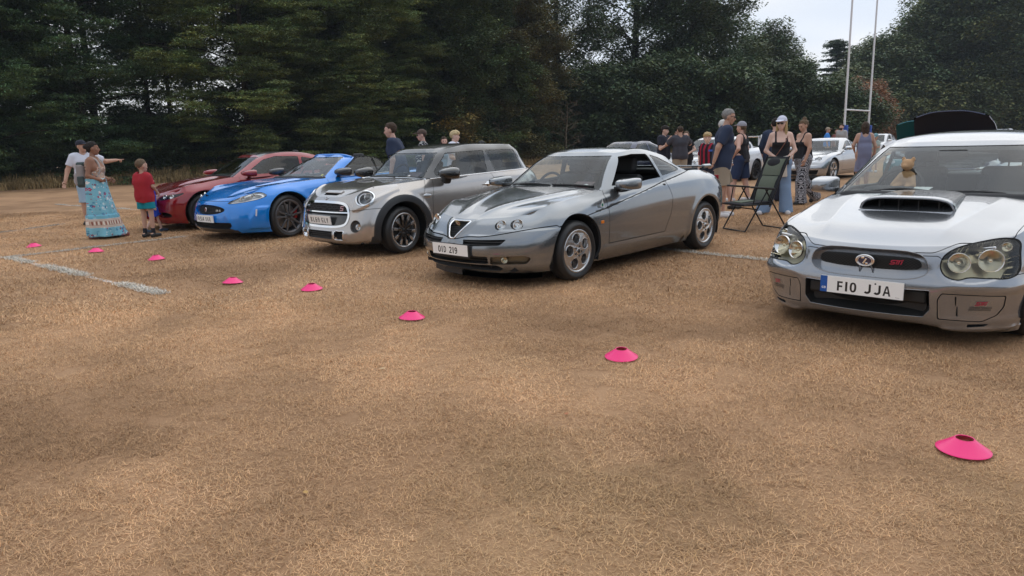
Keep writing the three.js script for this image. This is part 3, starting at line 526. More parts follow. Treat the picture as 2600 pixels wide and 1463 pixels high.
{ // chalk lines: powder on the soil and on the blades
  const n = 256, d = new Uint8Array(n * n * 4); for (let y = 0; y < n; y++) for (let x = 0; x < n; x++) { const e = Math.abs(y / n - 0.5) * 2, q = fbm(x * 0.09, y * 0.13, 4, 4) * 1.25 + 0.03 - 0.62 * Math.pow(e, 3), o = (y * n + x) * 4; d[o] = d[o + 1] = d[o + 2] = q > 0.55 ? 255 : 0; d[o + 3] = 255; }
  const al = new THREE.DataTexture(d, n, n); al.wrapS = THREE.RepeatWrapping; al.magFilter = THREE.LinearFilter; al.needsUpdate = true;
  const chalk = new THREE.MeshStandardMaterial({ color: new THREE.Color(0.78, 0.75, 0.71), roughness: 0.95, alphaMap: al, transparent: true, alphaTest: 0.5 }), bm = new THREE.MeshStandardMaterial({ roughness: 0.9, vertexColors: true, side: THREE.DoubleSide });
  const tuft = [31, 32, 33].map((s) => bladePatch(s, 0.13, 60, 0.026, 0.005, 0.7)), r = rng(9);
  const says = ['thick white chalk line running from the left edge towards the middle', 'thin white chalk line from the corner up towards the blue car', 'far white chalk line behind the family on the left', 'faint short chalk line at the left edge', 'white chalk line passing under the grey coupe towards the silver saloon'];
  LINES.forEach(([a, b, w, k], i) => {
    const L = Math.hypot(b[0] - a[0], b[1] - a[1]), g = new THREE.PlaneGeometry(L, w * 1.5, 1, 1).rotateX(-Math.PI / 2), uv = g.attributes.uv; for (let j = 0; j < 4; j++) uv.setX(j, uv.getX(j) * L / 0.9);
    const t = thing('chalk_line', says[i], 'field marking', [(a[0] + b[0]) / 2, 0.004, (a[1] + b[1]) / 2], -Math.atan2(b[1] - a[1], b[0] - a[0])); t.userData.kind = 'structure';
    mesh('chalk', g, chalk, t); const S = [];
    for (let x = -L / 2; x < L / 2; x += 0.045) { if (fbm(x * 1.7 + i * 9, 1, 1, 3) < 0.36) continue; const c = k * (0.7 + 0.3 * r()); for (const z of w > 0.06 ? [-0.25, 0.25] : [0]) S.push([x + (r() - 0.5) * 0.05, 0.004, z * w * 0.9 + (r() - 0.5) * w * 0.5, r() * 6.28, 0.8 + 0.4 * r(), 0.82 * c, 0.79 * c, 0.74 * c]); }
    scatter('chalked_blades', tuft, bm, S, t);
  });
}
// ---------------------------------------------------------------- trees
const leafMat = new THREE.MeshPhysicalMaterial({ roughness: 0.65, vertexColors: true, side: THREE.DoubleSide, transmission: 0.28, thickness: 0, specularIntensity: 0.5 });
const barkMap = canvasBark(); function canvasBark() { const n = 256, d = new Uint8Array(n * n * 4); for (let y = 0; y < n; y++) for (let x = 0; x < n; x++) { const v = fbm(x * 0.09, y * 0.02, 3, 5), w = fbm(x * 0.02, y * 0.02, 8, 3), q = clamp(0.25 + 0.9 * Math.abs(v - 0.5) * 2 + 0.5 * (w - 0.5), 0, 1), o = (y * n + x) * 4; d[o] = 255 * lerp(0.38, 0.85, q); d[o + 1] = 255 * lerp(0.35, 0.80, q); d[o + 2] = 255 * lerp(0.31, 0.70, q); d[o + 3] = 255; } const t = new THREE.DataTexture(d, n, n); t.wrapS = t.wrapT = THREE.MirroredRepeatWrapping; t.magFilter = THREE.LinearFilter; t.colorSpace = THREE.SRGBColorSpace; t.repeat.set(2, 6); t.needsUpdate = true; return t; }
const bark = std([0.13, 0.115, 0.095], 0.95, 0, { map: barkMap }), palebark = std([0.30, 0.27, 0.22], 0.9, 0, { map: barkMap });
function spray(seed, R, flat, count, leaf, mode) { // a bunch of leaves about R across
  const r = rng(seed), P = [], N = [], C = [];
  for (let k = 0; k < count; k++) {
    let u, v, w; do { u = r() * 2 - 1; v = r() * 2 - 1; w = r() * 2 - 1; } while (u * u + v * v + w * w > 1);
    if (mode === 'frond') { const t = k / count, s = ((k % 2) * 2 - 1), br = Math.floor(k / 16) , ba = br * 2.1; u = Math.cos(ba) * t; w = Math.sin(ba) * t; v = (r() - 0.5) * 0.5 - t * 0.4 * flat; u += (r() - 0.5) * 0.5; w += (r() - 0.5) * 0.5; }
    const cx = u * R, cy = v * R * flat, cz = w * R, L = leaf * (0.6 + 0.8 * r()), W = L * (mode === 'frond' ? 0.34 : 0.62), a = r() * 6.283, ti = (r() - 0.5) * 1.7, dr = (r() - 0.6) * 1.1;
    const d = V(Math.cos(a) * Math.cos(dr), Math.sin(dr), Math.sin(a) * Math.cos(dr)), s = V(-Math.sin(a), Math.sin(ti) * 0.7, Math.cos(a)).normalize(), n = s.clone().cross(d).normalize(), tone = 0.7 + 0.6 * r(), ye = r();
    const A = [cx, cy, cz], B = [0, 1, 2].map((i) => A[i] + d.getComponent(i) * L * 0.5 + s.getComponent(i) * W / 2), D = [0, 1, 2].map((i) => A[i] + d.getComponent(i) * L * 0.5 - s.getComponent(i) * W / 2), E = [0, 1, 2].map((i) => A[i] + d.getComponent(i) * L + (i === 1 ? -0.12 * L : 0));
    P.push(...A, ...B, ...E, ...A, ...E, ...D); for (let q = 0; q < 6; q++) { N.push(n.x, n.y, n.z); C.push(tone * lerp(0.9, 1.2, ye), tone, tone * lerp(1.1, 0.8, ye)); }
  }
  const g = new THREE.BufferGeometry(); g.setAttribute('position', new THREE.Float32BufferAttribute(P, 3)); g.setAttribute('normal', new THREE.Float32BufferAttribute(N, 3)); g.setAttribute('color', new THREE.Float32BufferAttribute(C, 3)); return g;
}
const SPRAY = {
  fine: [1, 2, 3, 4].map((s) => spray(100 + s, 0.62, 0.34, 120, 0.115, 'frond')), broad: [1, 2, 3, 4].map((s) => spray(200 + s, 0.62, 0.6, 95, 0.14)),
  oak: [1, 2, 3, 4].map((s) => spray(300 + s, 0.95, 0.7, 110, 0.23)), far: [1, 2, 3].map((s) => spray(400 + s, 1.6, 0.7, 120, 0.36)), needle: [1, 2, 3].map((s) => spray(500 + s, 1.1, 0.22, 110, 0.34, 'frond')),
};
function limbs(r, H, rad, lean, forks) { // trunk with forks: list of [points, r0, r1]
  const out = [], tr = []; const S = 6; for (let i = 0; i <= S; i++) { const t = i / S; tr.push(V(lean[0] * t + (r() - 0.5) * 0.25 * t, H * t, lean[1] * t + (r() - 0.5) * 0.25 * t)); }
  out.push([tr, rad, rad * 0.25]); return { out, tr };
}
function taperTube(pts, r0, r1, seg = 7) { const c = new THREE.CatmullRomCurve3(pts), n = pts.length * 3, g = new THREE.TubeGeometry(c, n, 1, seg), p = g.attributes.position, v = V(), ctr = V(); for (let i = 0; i < p.count; i++) { const t = Math.floor(i / (seg + 1)) / n; c.getPointAt(Math.min(1, t), ctr); v.fromBufferAttribute(p, i).sub(ctr).multiplyScalar(lerp(r0, r1, t)).add(ctr); p.setXYZ(i, v.x, v.y, v.z); } g.computeVertexNormals(); return g; }
function tree(o) { // { name, label, at, H, R, base, kind: 'layer' | 'dome' | 'cedar', spray, tone, n, seed, rad, group, open }
  const r = rng(o.seed), t = thing(o.name ?? 'tree', o.label, 'tree', [o.at[0], 0, o.at[1]], 0, o.group), wood = [], S = [], H = o.H, lean = o.lean ?? [(r() - 0.5) * 1, (r() - 0.5) * 1];
  const L = limbs(r, H * 0.92, o.rad ?? 0.28, lean); for (const [p, a, b] of L.out) wood.push(taperTube(p, a, b));
  const trunkAt = (y) => { const k = clamp(y / (H * 0.92), 0, 0.999) * (L.tr.length - 1), i = Math.floor(k); return L.tr[i].clone().lerp(L.tr[i + 1], k - i); };
  const put = (x, y, z, sc, own = 1) => { const k = own * (0.72 + 0.56 * r()), y1 = r(); S.push([x, y, z, r() * 6.283, sc * (0.8 + 0.45 * r()), 3.0 * o.tone[0] * k * lerp(0.85, 1.25, y1), 3.0 * o.tone[1] * k, 2.6 * o.tone[2] * k * lerp(1.15, 0.8, y1)]); };
  const N = o.n ?? 26, base = o.base ?? 1.2, ss = o.ss ?? 1;
  for (let i = 0; i < N; i++) {
    const q = (i + r() * 0.8) / N, y = lerp(base, H, Math.pow(q, 0.9)), a = i * 2.39996 + r() * 0.8, prof = o.kind === 'cedar' ? Math.max(0.08, 1 - q) * (0.75 + 0.5 * r()) : Math.pow(Math.sin(Math.PI * clamp(lerp(0.28, 0.97, q), 0, 1)), 0.6) * (0.7 + 0.5 * r());
    const len = o.R * prof, p0 = trunkAt(Math.max(0.3, y - len * (o.kind === 'cedar' ? 0.02 : 0.35))), dir = V(Math.cos(a), 0, Math.sin(a)), tip = p0.clone().addScaledVector(dir, len); tip.y = y + (o.kind === 'dome' ? len * 0.15 : -len * 0.08);
    const mid = p0.clone().lerp(tip, 0.5); mid.y += len * (o.kind === 'cedar' ? 0.06 : 0.14); const c = new THREE.QuadraticBezierCurve3(p0, mid, tip);
    wood.push(taperTube([p0, c.getPoint(0.35), c.getPoint(0.7), tip], (o.rad ?? 0.28) * 0.3 * (1 - 0.6 * q), 0.015, 5));
    if (o.bare) { for (let j = 0; j < 5; j++) { const b = c.getPoint(0.35 + 0.13 * j), e = b.clone().add(V((r() - 0.5) * len * 0.8, (0.1 + r() * 0.5) * len * 0.6, (r() - 0.5) * len * 0.8)); wood.push(taperTube([b, b.clone().lerp(e, 0.5).add(V(0, 0.04, 0)), e], 0.026, 0.012, 4)); } continue; }
    if (o.kind === 'dome') { const cr = o.R * (0.30 + 0.22 * r()), m = Math.round((o.dens ?? 26) * (0.7 + 0.6 * r())); for (let j = 0; j < m; j++) { let u, v, w, l; do { u = r() * 2 - 1; v = r() * 2 - 1; w = r() * 2 - 1; l = Math.hypot(u, v, w); } while (l > 1 || l < 0.35); put(tip.x + u * cr, tip.y + v * cr * 0.72, tip.z + w * cr, ss); } for (let j = 0; j < 4; j++) { const b = c.getPoint(0.45 + 0.14 * j); put(b.x + (r() - 0.5), b.y + (r() - 0.5) * 0.6, b.z + (r() - 0.5), ss); } }
    else if (o.kind === 'cedar') { const m = Math.round((o.dens ?? 22) * (0.5 + prof)), side = V(-dir.z, 0, dir.x), wd = len * 0.35; for (let j = 0; j < m; j++) { const tt = Math.pow(r(), 0.6) * 0.95 + 0.1, b = c.getPoint(Math.min(1, tt)), off = (r() * 2 - 1) * wd * Math.sin(Math.PI * Math.min(0.95, tt * 0.8 + 0.15)); put(b.x + side.x * off + (r() - 0.5) * 0.3, b.y - Math.abs(off) * 0.12 + (r() - 0.5) * 0.15, b.z + side.z * off + (r() - 0.5) * 0.3, ss); } }
    else { // drooping bough made of leaf clumps of different size and tone
      const side = V(-dir.z, 0, dir.x), K = Math.max(3, Math.round(len * 1.7)), per = Math.max(3, Math.round((o.dens ?? 22) / 3.4));
      for (let j = 0; j < K; j++) { const tt = 0.28 + 0.78 * Math.sqrt(r()), b = c.getPoint(Math.min(1, tt)), off = (r() * 2 - 1) * len * 0.42, cr = 0.35 + 0.55 * r(), own = 0.7 + 0.6 * r(), cx = b.x + side.x * off, cy = b.y + (r() - 0.62) * 1.25 - Math.abs(off) * 0.18, cz = b.z + side.z * off; for (let q = 0; q < per; q++) { const u = r() * 2 - 1, v = r() * 2 - 1, w = r() * 2 - 1; put(cx + u * cr, cy + v * cr * 0.55 - 0.22 * (u * u + w * w) * cr, cz + w * cr, ss, own); } } }
  }
  mesh('trunk', wood, o.bark ?? bark, t); if (S.length) { const cg = new THREE.Group(); cg.name = 'crown'; t.add(cg); cg.userData.kind = 'stuff'; scatter('foliage', SPRAY[o.spray ?? 'broad'], leafMat, S, cg); }
  return t;
}
const ORD = ['first', 'second', 'third', 'fourth', 'fifth', 'sixth', 'seventh', 'eighth', 'ninth', 'tenth', 'eleventh', 'twelfth', 'thirteenth', 'fourteenth', 'fifteenth', 'sixteenth', 'seventeenth', 'eighteenth', 'nineteenth', 'twentieth'], ord = (i) => ORD[i] ?? 'twenty-' + ORD[i - 20];
const edge = (x) => lerp(-31.5, -50, clamp((x + 26) / 29, 0, 1.2)); // forest edge, z as a function of x
function plantWoods() {
  const G1 = 'trees of the dark wood on the left', A = [0.030, 0.056, 0.026], B = [0.047, 0.068, 0.024], C = [0.032, 0.050, 0.020], D = [0.052, 0.052, 0.022];
  // front row, left to centre: [x, dz, H, R, base, spray, tone, label]
  const rows = [
    [-41, 2, 15, 4.6, 1.0, 'fine', A, 'dark feathery tree beyond the left edge of the view'], [-36, 2.4, 16, 4.6, 0.9, 'fine', A, 'dark feathery tree just outside the left edge'], [-31, 1.5, 15, 4.6, 1.0, 'fine', A, 'dark tree with feathery leaves at the left edge of the wood'], [-26.0, 2.2, 16, 4.6, 0.9, 'fine', A, 'feathery dark green tree behind the man in white'], [-21.8, 3.0, 15, 3.6, 1.2, 'fine', A, 'dark feathery tree just left of the bright gap in the wood'],
    [-14.6, 1.6, 14, 4.9, 1.3, 'fine', B, 'bright green feathery tree right of the gap in the wood'], [-11.6, 3.2, 17, 4.6, 1.5, 'fine', B, 'tall feathery tree above the blue convertible'], [-8.4, 1.2, 12, 4.0, 0.9, 'fine', B, 'leafy green tree with low boughs above the hatchback bonnet'],
    [-5.2, 4.0, 18, 4.4, 1.2, 'broad', C, 'dark broadleaf tree behind the man in navy polo'], [-2.6, 2.6, 15, 3.8, 1.0, 'broad', C, 'tall dark tree behind the fair-haired visitor'], [0.2, 3.5, 14.5, 3.6, 1.0, 'broad', D, 'brownish broadleaf tree at the right end of the dense wood']];
  let sd = 11; for (const [x, dz, H, R, base, sp, tone, label] of rows) tree({ label, at: [x, edge(x) - dz], H, R, base, kind: 'layer', spray: sp, tone, n: 46, dens: 36, seed: sd++, group: G1, rad: 0.24 });
  // second row: darker filling trees, one gap kept open near x = -19
  const back = [[-47, 5], [-41, 7], [-36, 6], [-31, 8], [-27.5, 7], [-23.5, 8], [-16.2, 8], [-12.8, 8], [-9.8, 8], [-6.6, 9], [-3.6, 8], [-0.5, 9]];
  for (const [k, [x, dz]] of back.entries()) tree({ label: ord(k) + ' dark tree from the left, deep in the wood behind the front row', at: [x, edge(x) - dz], H: 15 + 3 * Math.abs(Math.sin(x)), R: 4.2, base: 0.6, kind: 'dome', spray: 'oak', tone: [0.026, 0.042, 0.019], n: 20, dens: 24, seed: sd++, group: 'trees deep in the wood', rad: 0.26 });
  // slim bare trunks standing in the bright gap
  for (const [x, z, h] of [[-19.9, -40, 13], [-19.2, -41, 14], [-18.6, -42.5, 13]]) tree({ name: 'slim_tree', label: x < -19.5 ? 'leftmost slim trunk in the bright gap of the wood' : x < -19 ? 'middle slim trunk in the bright gap of the wood' : 'rightmost slim trunk in the bright gap of the wood', at: [x, z], H: h, R: 1.6, base: 6.2, kind: 'layer', spray: 'broad', tone: C, n: 12, dens: 7, seed: sd++, rad: 0.16, lean: [0.5, 0.2] });
  // undergrowth along the wood's foot
  const bushes = [[-20.6, 6.5], [-19.4, 7.2], [-18.4, 6.6]]; for (let x = -40; x < 3; x += 1.7) bushes.push([x + (noise3(x, 1, 1) - 0.5), 1.6 + noise3(x, 4, 2) * 2.5]);
  bushes.sort((p, q) => p[0] - q[0]); for (const [k, [x, dz]] of bushes.entries()) tree({ name: 'shrub', label: ord(k) + ' dark shrub from the left at the foot of the wood', at: [x, edge(x) - dz], H: 2.2 + noise3(x, 9, 1) * 2.0, R: 1.7, base: 0.25, kind: 'dome', spray: 'broad', tone: [0.024, 0.040, 0.017], n: 9, dens: 20, seed: sd++, group: 'shrubs at the foot of the wood', rad: 0.06 });
  // oaks, middle: open crowns with sky showing through
  const E = [0.034, 0.050, 0.026], G2 = 'oaks in the middle distance';
  for (const [x, z, H, R, n, dens, label] of [[4.6, -62, 17, 4.4, 22, 8, 'tall open oak with sky showing through its crown, left of the middle'], [11.5, -66, 21, 5.8, 32, 14, 'large spreading oak behind the dark parked coupe'], [16.6, -64, 19, 4.7, 40, 22, 'big dense oak above the man in the navy T-shirt'], [26.4, -75, 11.5, 3.4, 26, 18, 'smaller oak sloping down to the bright sky gap']])
    tree({ name: 'oak', label, at: [x, z], H, R, base: 3.5, kind: 'dome', spray: 'oak', tone: E, n, dens, seed: sd++, group: G2, rad: 0.5 });
  for (let i = 0; i < 9; i++) tree({ name: 'bush', label: ord(i) + ' dense evergreen bush from the left under the oaks', at: [1.5 + i * 3.0, -56 - 3 * noise3(i, 2, 2)], H: 5.2 + 2.2 * noise3(i, 5, 1), R: 3.0, base: 0.4, kind: 'dome', spray: 'oak', tone: [0.027, 0.043, 0.021], n: 14, dens: 24, seed: sd++, group: 'bushes under the oaks', rad: 0.1 });
  for (let i = 0; i < 6; i++) tree({ name: 'bush', label: ord(i) + ' dark bush from the left at the back of the oak stand', at: [4 + i * 4.5, -72], H: 6.4, R: 3.6, base: 0.4, kind: 'dome', spray: 'far', tone: [0.024, 0.036, 0.020], n: 14, dens: 16, seed: sd++, group: 'bushes behind the oaks', rad: 0.12 });
  // bare saplings and a yellowing one in front of them
  tree({ name: 'bare_sapling', label: 'leafless pale sapling standing left of the dark coupe roof', at: [4.1, -51], H: 4.6, R: 1.7, base: 0.8, kind: 'layer', n: 20, seed: 901, bare: true, rad: 0.13, bark: palebark, lean: [0.1, 0] });
  tree({ name: 'bare_sapling', label: 'small leafless bush behind the hatchback tail', at: [-0.9, -47.5], H: 3.0, R: 1.7, base: 0.4, kind: 'layer', n: 16, seed: 902, bare: true, rad: 0.1, bark: palebark, lean: [0.3, 0] });
  tree({ name: 'yellowing_sapling', label: 'thin yellow-leaved sapling behind the hatchback roof', at: [-2.8, -46.2], H: 4.2, R: 1.6, base: 0.9, kind: 'layer', spray: 'broad', tone: [0.066, 0.058, 0.021], n: 13, dens: 3, seed: 903, rad: 0.08, bark: palebark });
  // far: conifers, rusty shrubs, the hazy wood on the right
  for (const [x, z, H, R, label] of [[47.3, -104, 15, 4.4, 'tall dark conifer with level boughs in the sky gap'], [42.4, -106, 12.4, 2.0, 'slim left conifer in the sky gap'], [44.3, -107, 12, 2.0, 'slim right conifer in the sky gap'], [38.0, -98, 9.5, 3.2, 'broad green conifer beside the smaller oak']]) tree({ name: 'conifer', label, at: [x, z], H, R, base: 2, kind: 'cedar', spray: 'needle', tone: [0.022, 0.038, 0.026], n: 34, dens: 11, seed: sd++, rad: 0.3, group: 'conifers in the sky gap', ss: 1.05 });
  for (const [x, z, H, tn, label] of [[31.5, -78, 6.4, [0.065, 0.05, 0.024], 'rusty brown shrub left of the goal posts'], [35.5, -79, 6.0, [0.06, 0.058, 0.026], 'olive shrub left of the goal posts'], [38.5, -80, 6.6, [0.085, 0.048, 0.026], 'reddish dying shrub nearest the left goal post'], [27.5, -77, 5.4, [0.045, 0.055, 0.026], 'green-brown shrub behind the cap-wearing women']]) tree({ name: 'large_shrub', label, at: [x, z], H, R: 3.4, base: 0.5, kind: 'dome', spray: 'oak', tone: tn, n: 16, dens: 26, seed: sd++, rad: 0.1 });
  const G3 = 'trees of the hazy wood on the right';
  for (const [x, z, H, R, n, label] of [[44.5, -90, 8.6, 3.2, 24, 'rounded tree right behind the goal posts'], [49.2, -92, 12.0, 3.8, 34, 'domed tree at the left of the hazy wood'], [56, -93, 18.5, 4.6, 38, 'tall tree in the middle of the hazy wood'], [60.5, -91, 23, 5.2, 44, 'very tall tree at the right of the hazy wood'], [67.5, -92, 25, 5.6, 44, 'tallest tree at the right edge'], [52, -101, 13, 4.6, 30, 'dark tree at the back of the hazy wood'], [63, -103, 21, 6, 38, 'dark tall tree at the back right of the hazy wood'], [75, -92, 23, 6, 36, 'tree beyond the right edge of the wood']])
    tree({ name: 'tree', label, at: [x, z], H, R, base: 1.6, kind: 'dome', spray: 'far', tone: [0.036, 0.052, 0.026], n, dens: 17, seed: sd++, group: G3, rad: 0.45 });
  for (let i = 0; i < 9; i++) tree({ name: 'hedge_bush', label: ord(i) + ' low bush from the left along the hazy wood', at: [40.5 + i * 4.6, -86 - 2 * noise3(i, 7, 3)], H: 5 + 2 * noise3(i, 3, 3), R: 3.4, base: 0.4, kind: 'dome', spray: 'far', tone: [0.042, 0.055, 0.024], n: 12, dens: 13, seed: sd++, group: 'bushes along the hazy wood', rad: 0.1 });
  // a line of trees behind the viewer, mirrored in the car sides
  for (let i = 0; i < 12; i++) tree({ name: 'distant_tree', label: ord(i) + ' tree of the row across the field behind the viewer', at: [-66 + i * 13, 66 + 8 * noise3(i, 2, 8)], H: 10 + 5 * noise3(i, 1, 1), R: 6.5, base: 0.8, kind: 'dome', spray: 'far', tone: [0.036, 0.052, 0.024], n: 16, dens: 12, seed: sd++, group: 'trees behind the viewer', rad: 0.4, ss: 1.4 });
  // tall dry grass along the wood
  const vg = new THREE.Group(); vg.name = 'verge_grass'; scene.add(vg); tag(vg, 'tall uncut straw-coloured grass along the wood', 'grass', null, 'stuff');
  const stalk = (seed, h, n) => { const r = rng(seed), P = [], C = [], I = []; for (let k = 0; k < n; k++) { const x = (r() - 0.5) * 0.5, z = (r() - 0.5) * 0.5, a = r() * 6.283, H = h * (0.5 + 0.8 * r()), le = (r() - 0.3) * 0.5 * H, w = 0.011 + 0.008 * r(), t = 0.65 + 0.6 * r(), o = P.length / 3; for (let s = 0; s < 3; s++) { const u = s / 2, ww = w * (1 - 0.6 * u) * (s === 2 && r() < 0.35 ? 3 : 1); P.push(x + Math.cos(a) * le * u * u - Math.sin(a) * ww, H * u, z + Math.sin(a) * le * u * u + Math.cos(a) * ww, x + Math.cos(a) * le * u * u + Math.sin(a) * ww, H * u, z + Math.sin(a) * le * u * u - Math.cos(a) * ww); C.push(t, t, t, t, t, t); } I.push(o, o + 2, o + 1, o + 1, o + 2, o + 3, o + 2, o + 4, o + 3, o + 3, o + 4, o + 5); } const g = new THREE.BufferGeometry(); g.setAttribute('position', new THREE.Float32BufferAttribute(P, 3)); g.setAttribute('color', new THREE.Float32BufferAttribute(C, 3)); g.setIndex(I); g.computeVertexNormals(); return g; };
  const sg = [1, 2, 3, 4].map((s) => stalk(600 + s, 0.62, 60)), r = rng(5150), S = [];
  const em = (x, z, h) => { const green = sstep(0.52, 0.66, fbm(x * 0.25, 3, z * 0.25, 3)) * sstep(-14, -20, x), c = 0.8 + 0.4 * r(); S.push([x, 0, z, r() * 6.283, V(1, h, 1), c * lerp(0.34, 0.10, green), c * lerp(0.235, 0.13, green), c * lerp(0.105, 0.04, green)]); };
  for (let x = -46; x < 24; x += 0.22) { const e = x < 3 ? edge(x) : lerp(-50, -58, (x - 3) / 20); for (let d = -1.4; d < 1.6; d += 0.36) em(x + (r() - 0.5) * 0.3, e - d + (r() - 0.5) * 0.3, (0.45 + 0.55 * r()) * lerp(0.55, 1.35, (d + 1.4) / 3)); }
  scatter('grass_stalks', sg, new THREE.MeshStandardMaterial({ roughness: 0.9, vertexColors: true, side: THREE.DoubleSide }), S, vg);
}
plantWoods();
scene.fog = new THREE.FogExp2(new THREE.Color(0.62, 0.70, 0.80), 0.00045);
// ---------------------------------------------------------------- the grey coupe
function buildCoupe() {
  const P = paint([0.235, 0.252, 0.268], 0.72, 0.33);
  const crease = (x) => x < 0.1 ? 0.64 : x < 0.5 ? lerp(0.645, 0.70, (x - 0.1) / 0.4) : x < 1.6 ? lerp(0.70, 0.897, (x - 0.5) / 1.1) : lerp(0.897, 1.0, (x - 1.6) / 0.77);
  const c = new Car('coupe', 'grey Italian coupe with round headlights, a V-shaped grille and black OID 219 plate', [0.056, 0, -7.548], 0.7986, {
    cell: 0.022, wb: 2.54, crease: 38,
    cols: [
      ['F', 0, [-0.80, 0.15], [-0.885, 0.215], [-0.925, 0.35], [-0.905, 0.46], [-0.86, 0.535], [-0.81, 0.60], [-0.735, 0.655]],
      ['F', 0.3, [-0.78, 0.15], [-0.86, 0.215], [-0.90, 0.35], [-0.88, 0.47], [-0.815, 0.548], [-0.755, 0.61], [-0.67, 0.665]],
      ['F', 0.55, [-0.68, 0.15], [-0.76, 0.215], [-0.795, 0.35], [-0.775, 0.48], [-0.71, 0.565], [-0.645, 0.63], [-0.55, 0.69]],
      ['C', [-0.54, 0.15, 0.70], [-0.61, 0.215, 0.74], [-0.635, 0.35, 0.755], [-0.615, 0.485, 0.75], [-0.56, 0.575, 0.72], [-0.50, 0.645, 0.69], [-0.41, 0.71, 0.63]],
      ['S', -0.33, [0.79, 0.15], [0.84, 0.22], [0.865, 0.36], [0.868, 0.49], [0.85, 0.59], [0.795, 0.675], [0.68, 0.755]],
      ['S', 0, [0.79, 0.15], [0.85, 0.23], [0.882, 0.38], [0.888, 0.53], [0.875, 0.64], [0.82, 0.735], [0.70, 0.805]],
      ['S', 0.55, [0.79, 0.15], [0.855, 0.24], [0.88, 0.40], [0.887, 0.55], [0.88, 0.66], [0.84, 0.785], [0.755, 0.872]],
      ['S', 1.1, [0.79, 0.15], [0.855, 0.24], [0.882, 0.40], [0.89, 0.56], [0.885, 0.70], [0.85, 0.835], [0.785, 0.905]],
      ['S', 1.75, [0.79, 0.16], [0.855, 0.25], [0.882, 0.42], [0.892, 0.58], [0.888, 0.73], [0.855, 0.865], [0.775, 0.955]],
      ['S', 2.5, [0.79, 0.17], [0.86, 0.27], [0.885, 0.43], [0.892, 0.60], [0.88, 0.76], [0.815, 0.91], [0.69, 0.995]],
      ['S', 2.95, [0.75, 0.2], [0.82, 0.3], [0.85, 0.45], [0.86, 0.62], [0.835, 0.79], [0.755, 0.90], [0.61, 0.968]],
      ['C', [3.20, 0.22, 0.58], [3.26, 0.32, 0.62], [3.29, 0.45, 0.645], [3.30, 0.62, 0.655], [3.265, 0.80, 0.63], [3.19, 0.915, 0.57], [3.06, 0.965, 0.46]],
      ['F', 0, [3.30, 0.22], [3.36, 0.32], [3.39, 0.45], [3.39, 0.62], [3.36, 0.81], [3.28, 0.925], [3.15, 0.972]]],
    hood: { corner: 3, cowl: 6, centre: [[-0.735, 0.655], [-0.5, 0.735], [-0.1, 0.815], [0.3, 0.872], [0.60, 0.905]], p0: 2.6, p1: 2.2,
      bump: (x, z, a, b) => { const rz = lerp(0.15, 0.50, sstep(-0.72, 0.5, x)); return 0.016 * Math.exp(-Math.abs(Math.abs(z) - rz) / 0.045) * sstep(0, 0.15, a) * sstep(1, 0.7, a) - 0.006 * gauss(Math.abs(z) - rz - 0.1, 0.06) * sstep(0.05, 0.3, a) * sstep(1, 0.6, a); } },
    deck: { corner: 11, front: 10, centre: [[3.15, 0.972], [2.95, 0.985], [2.75, 1.0]] },
    disp: (x, y, z, n) => {
      if (Math.abs(n[2]) < 0.3 && x < 0) { // raised V frame round the shield grille, running into the bumper
        const v = Math.abs(z) - lerp(0.035, 0.2, clamp((y - 0.47) / 0.2, 0, 1)); let d = 0.016 * gauss(v, 0.02) * sstep(0.40, 0.5, y) * sstep(0.72, 0.66, y);
        return d + 0.012 * sstep(0.525, 0.505, y) * sstep(0.14, 0.2, Math.abs(z)) * sstep(0.30, 0.34, y) ;
      }
      if (x < 0.1) return 0.010 * sstep(0.575, 0.555, y) * sstep(-0.15, -0.35, x) * sstep(0.3, 0.34, y);
      let d = -0.014 * sstep(crease(x) - 0.004, crease(x) + 0.006, y) * sstep(0.1, 0.4, x) * sstep(2.45, 2.2, x) * sstep(0.96, 0.9, y - 0.1 * x);
      d += 0.008 * sstep(0.315, 0.30, y) * sstep(0.35, 0.42, x) * sstep(2.1, 2.0, x);
      d += 0.012 * gauss(Math.hypot(x - 2.54, y - 0.305) - 0.40, 0.035);
      return d;
    },
    green: [
      ['F', 0, [0.565, 0.885], [0.79, 1.065], [0.985, 1.205], [1.075, 1.262]],
      ['F', 0.36, [0.575, 0.88], [0.80, 1.06], [1.0, 1.20], [1.09, 1.255]],
      ['C', [0.60, 0.865, 0.695], [0.825, 1.045, 0.61], [1.035, 1.195, 0.515], [1.13, 1.245, 0.46]],
      ['C', [0.66, 0.86, 0.745], [0.88, 1.035, 0.665], [1.085, 1.19, 0.575], [1.18, 1.25, 0.51]],
      ['S', 1.45, [0.778, 0.91], [0.70, 1.07], [0.61, 1.222], [0.535, 1.278]],
      ['S', 1.85, [0.765, 0.945], [0.70, 1.06], [0.625, 1.165], [0.54, 1.235]],
      ['S', 2.15, [0.73, 0.965], [0.685, 1.03], [0.63, 1.085], [0.55, 1.145]],
      ['C', [2.52, 0.985, 0.62], [2.42, 1.015, 0.605], [2.34, 1.05, 0.57], [2.25, 1.10, 0.50]],
      ['F', 0, [2.78, 1.02], [2.55, 1.085], [2.35, 1.145], [2.15, 1.20]]],
    roof: { a: 3, b: 7, front: [[1.075, 1.262], [1.25, 1.298], [1.5, 1.306], [1.7, 1.298]], rear: [[2.15, 1.20], [2.0, 1.24], [1.85, 1.275], [1.7, 1.298]], p: 2.6 },
    arch: { r: 0.372, y: 0.31, dx: -0.01 }, archR: { r: 0.368, y: 0.315, dx: -0.01 },
    wheels: { r: 0.305, rim: 0.212, width: 0.205, z: 0.868, style: 'dial', mat: M.alloy, disc: 0.14 }, floor: [-0.7, 3.1],
  });
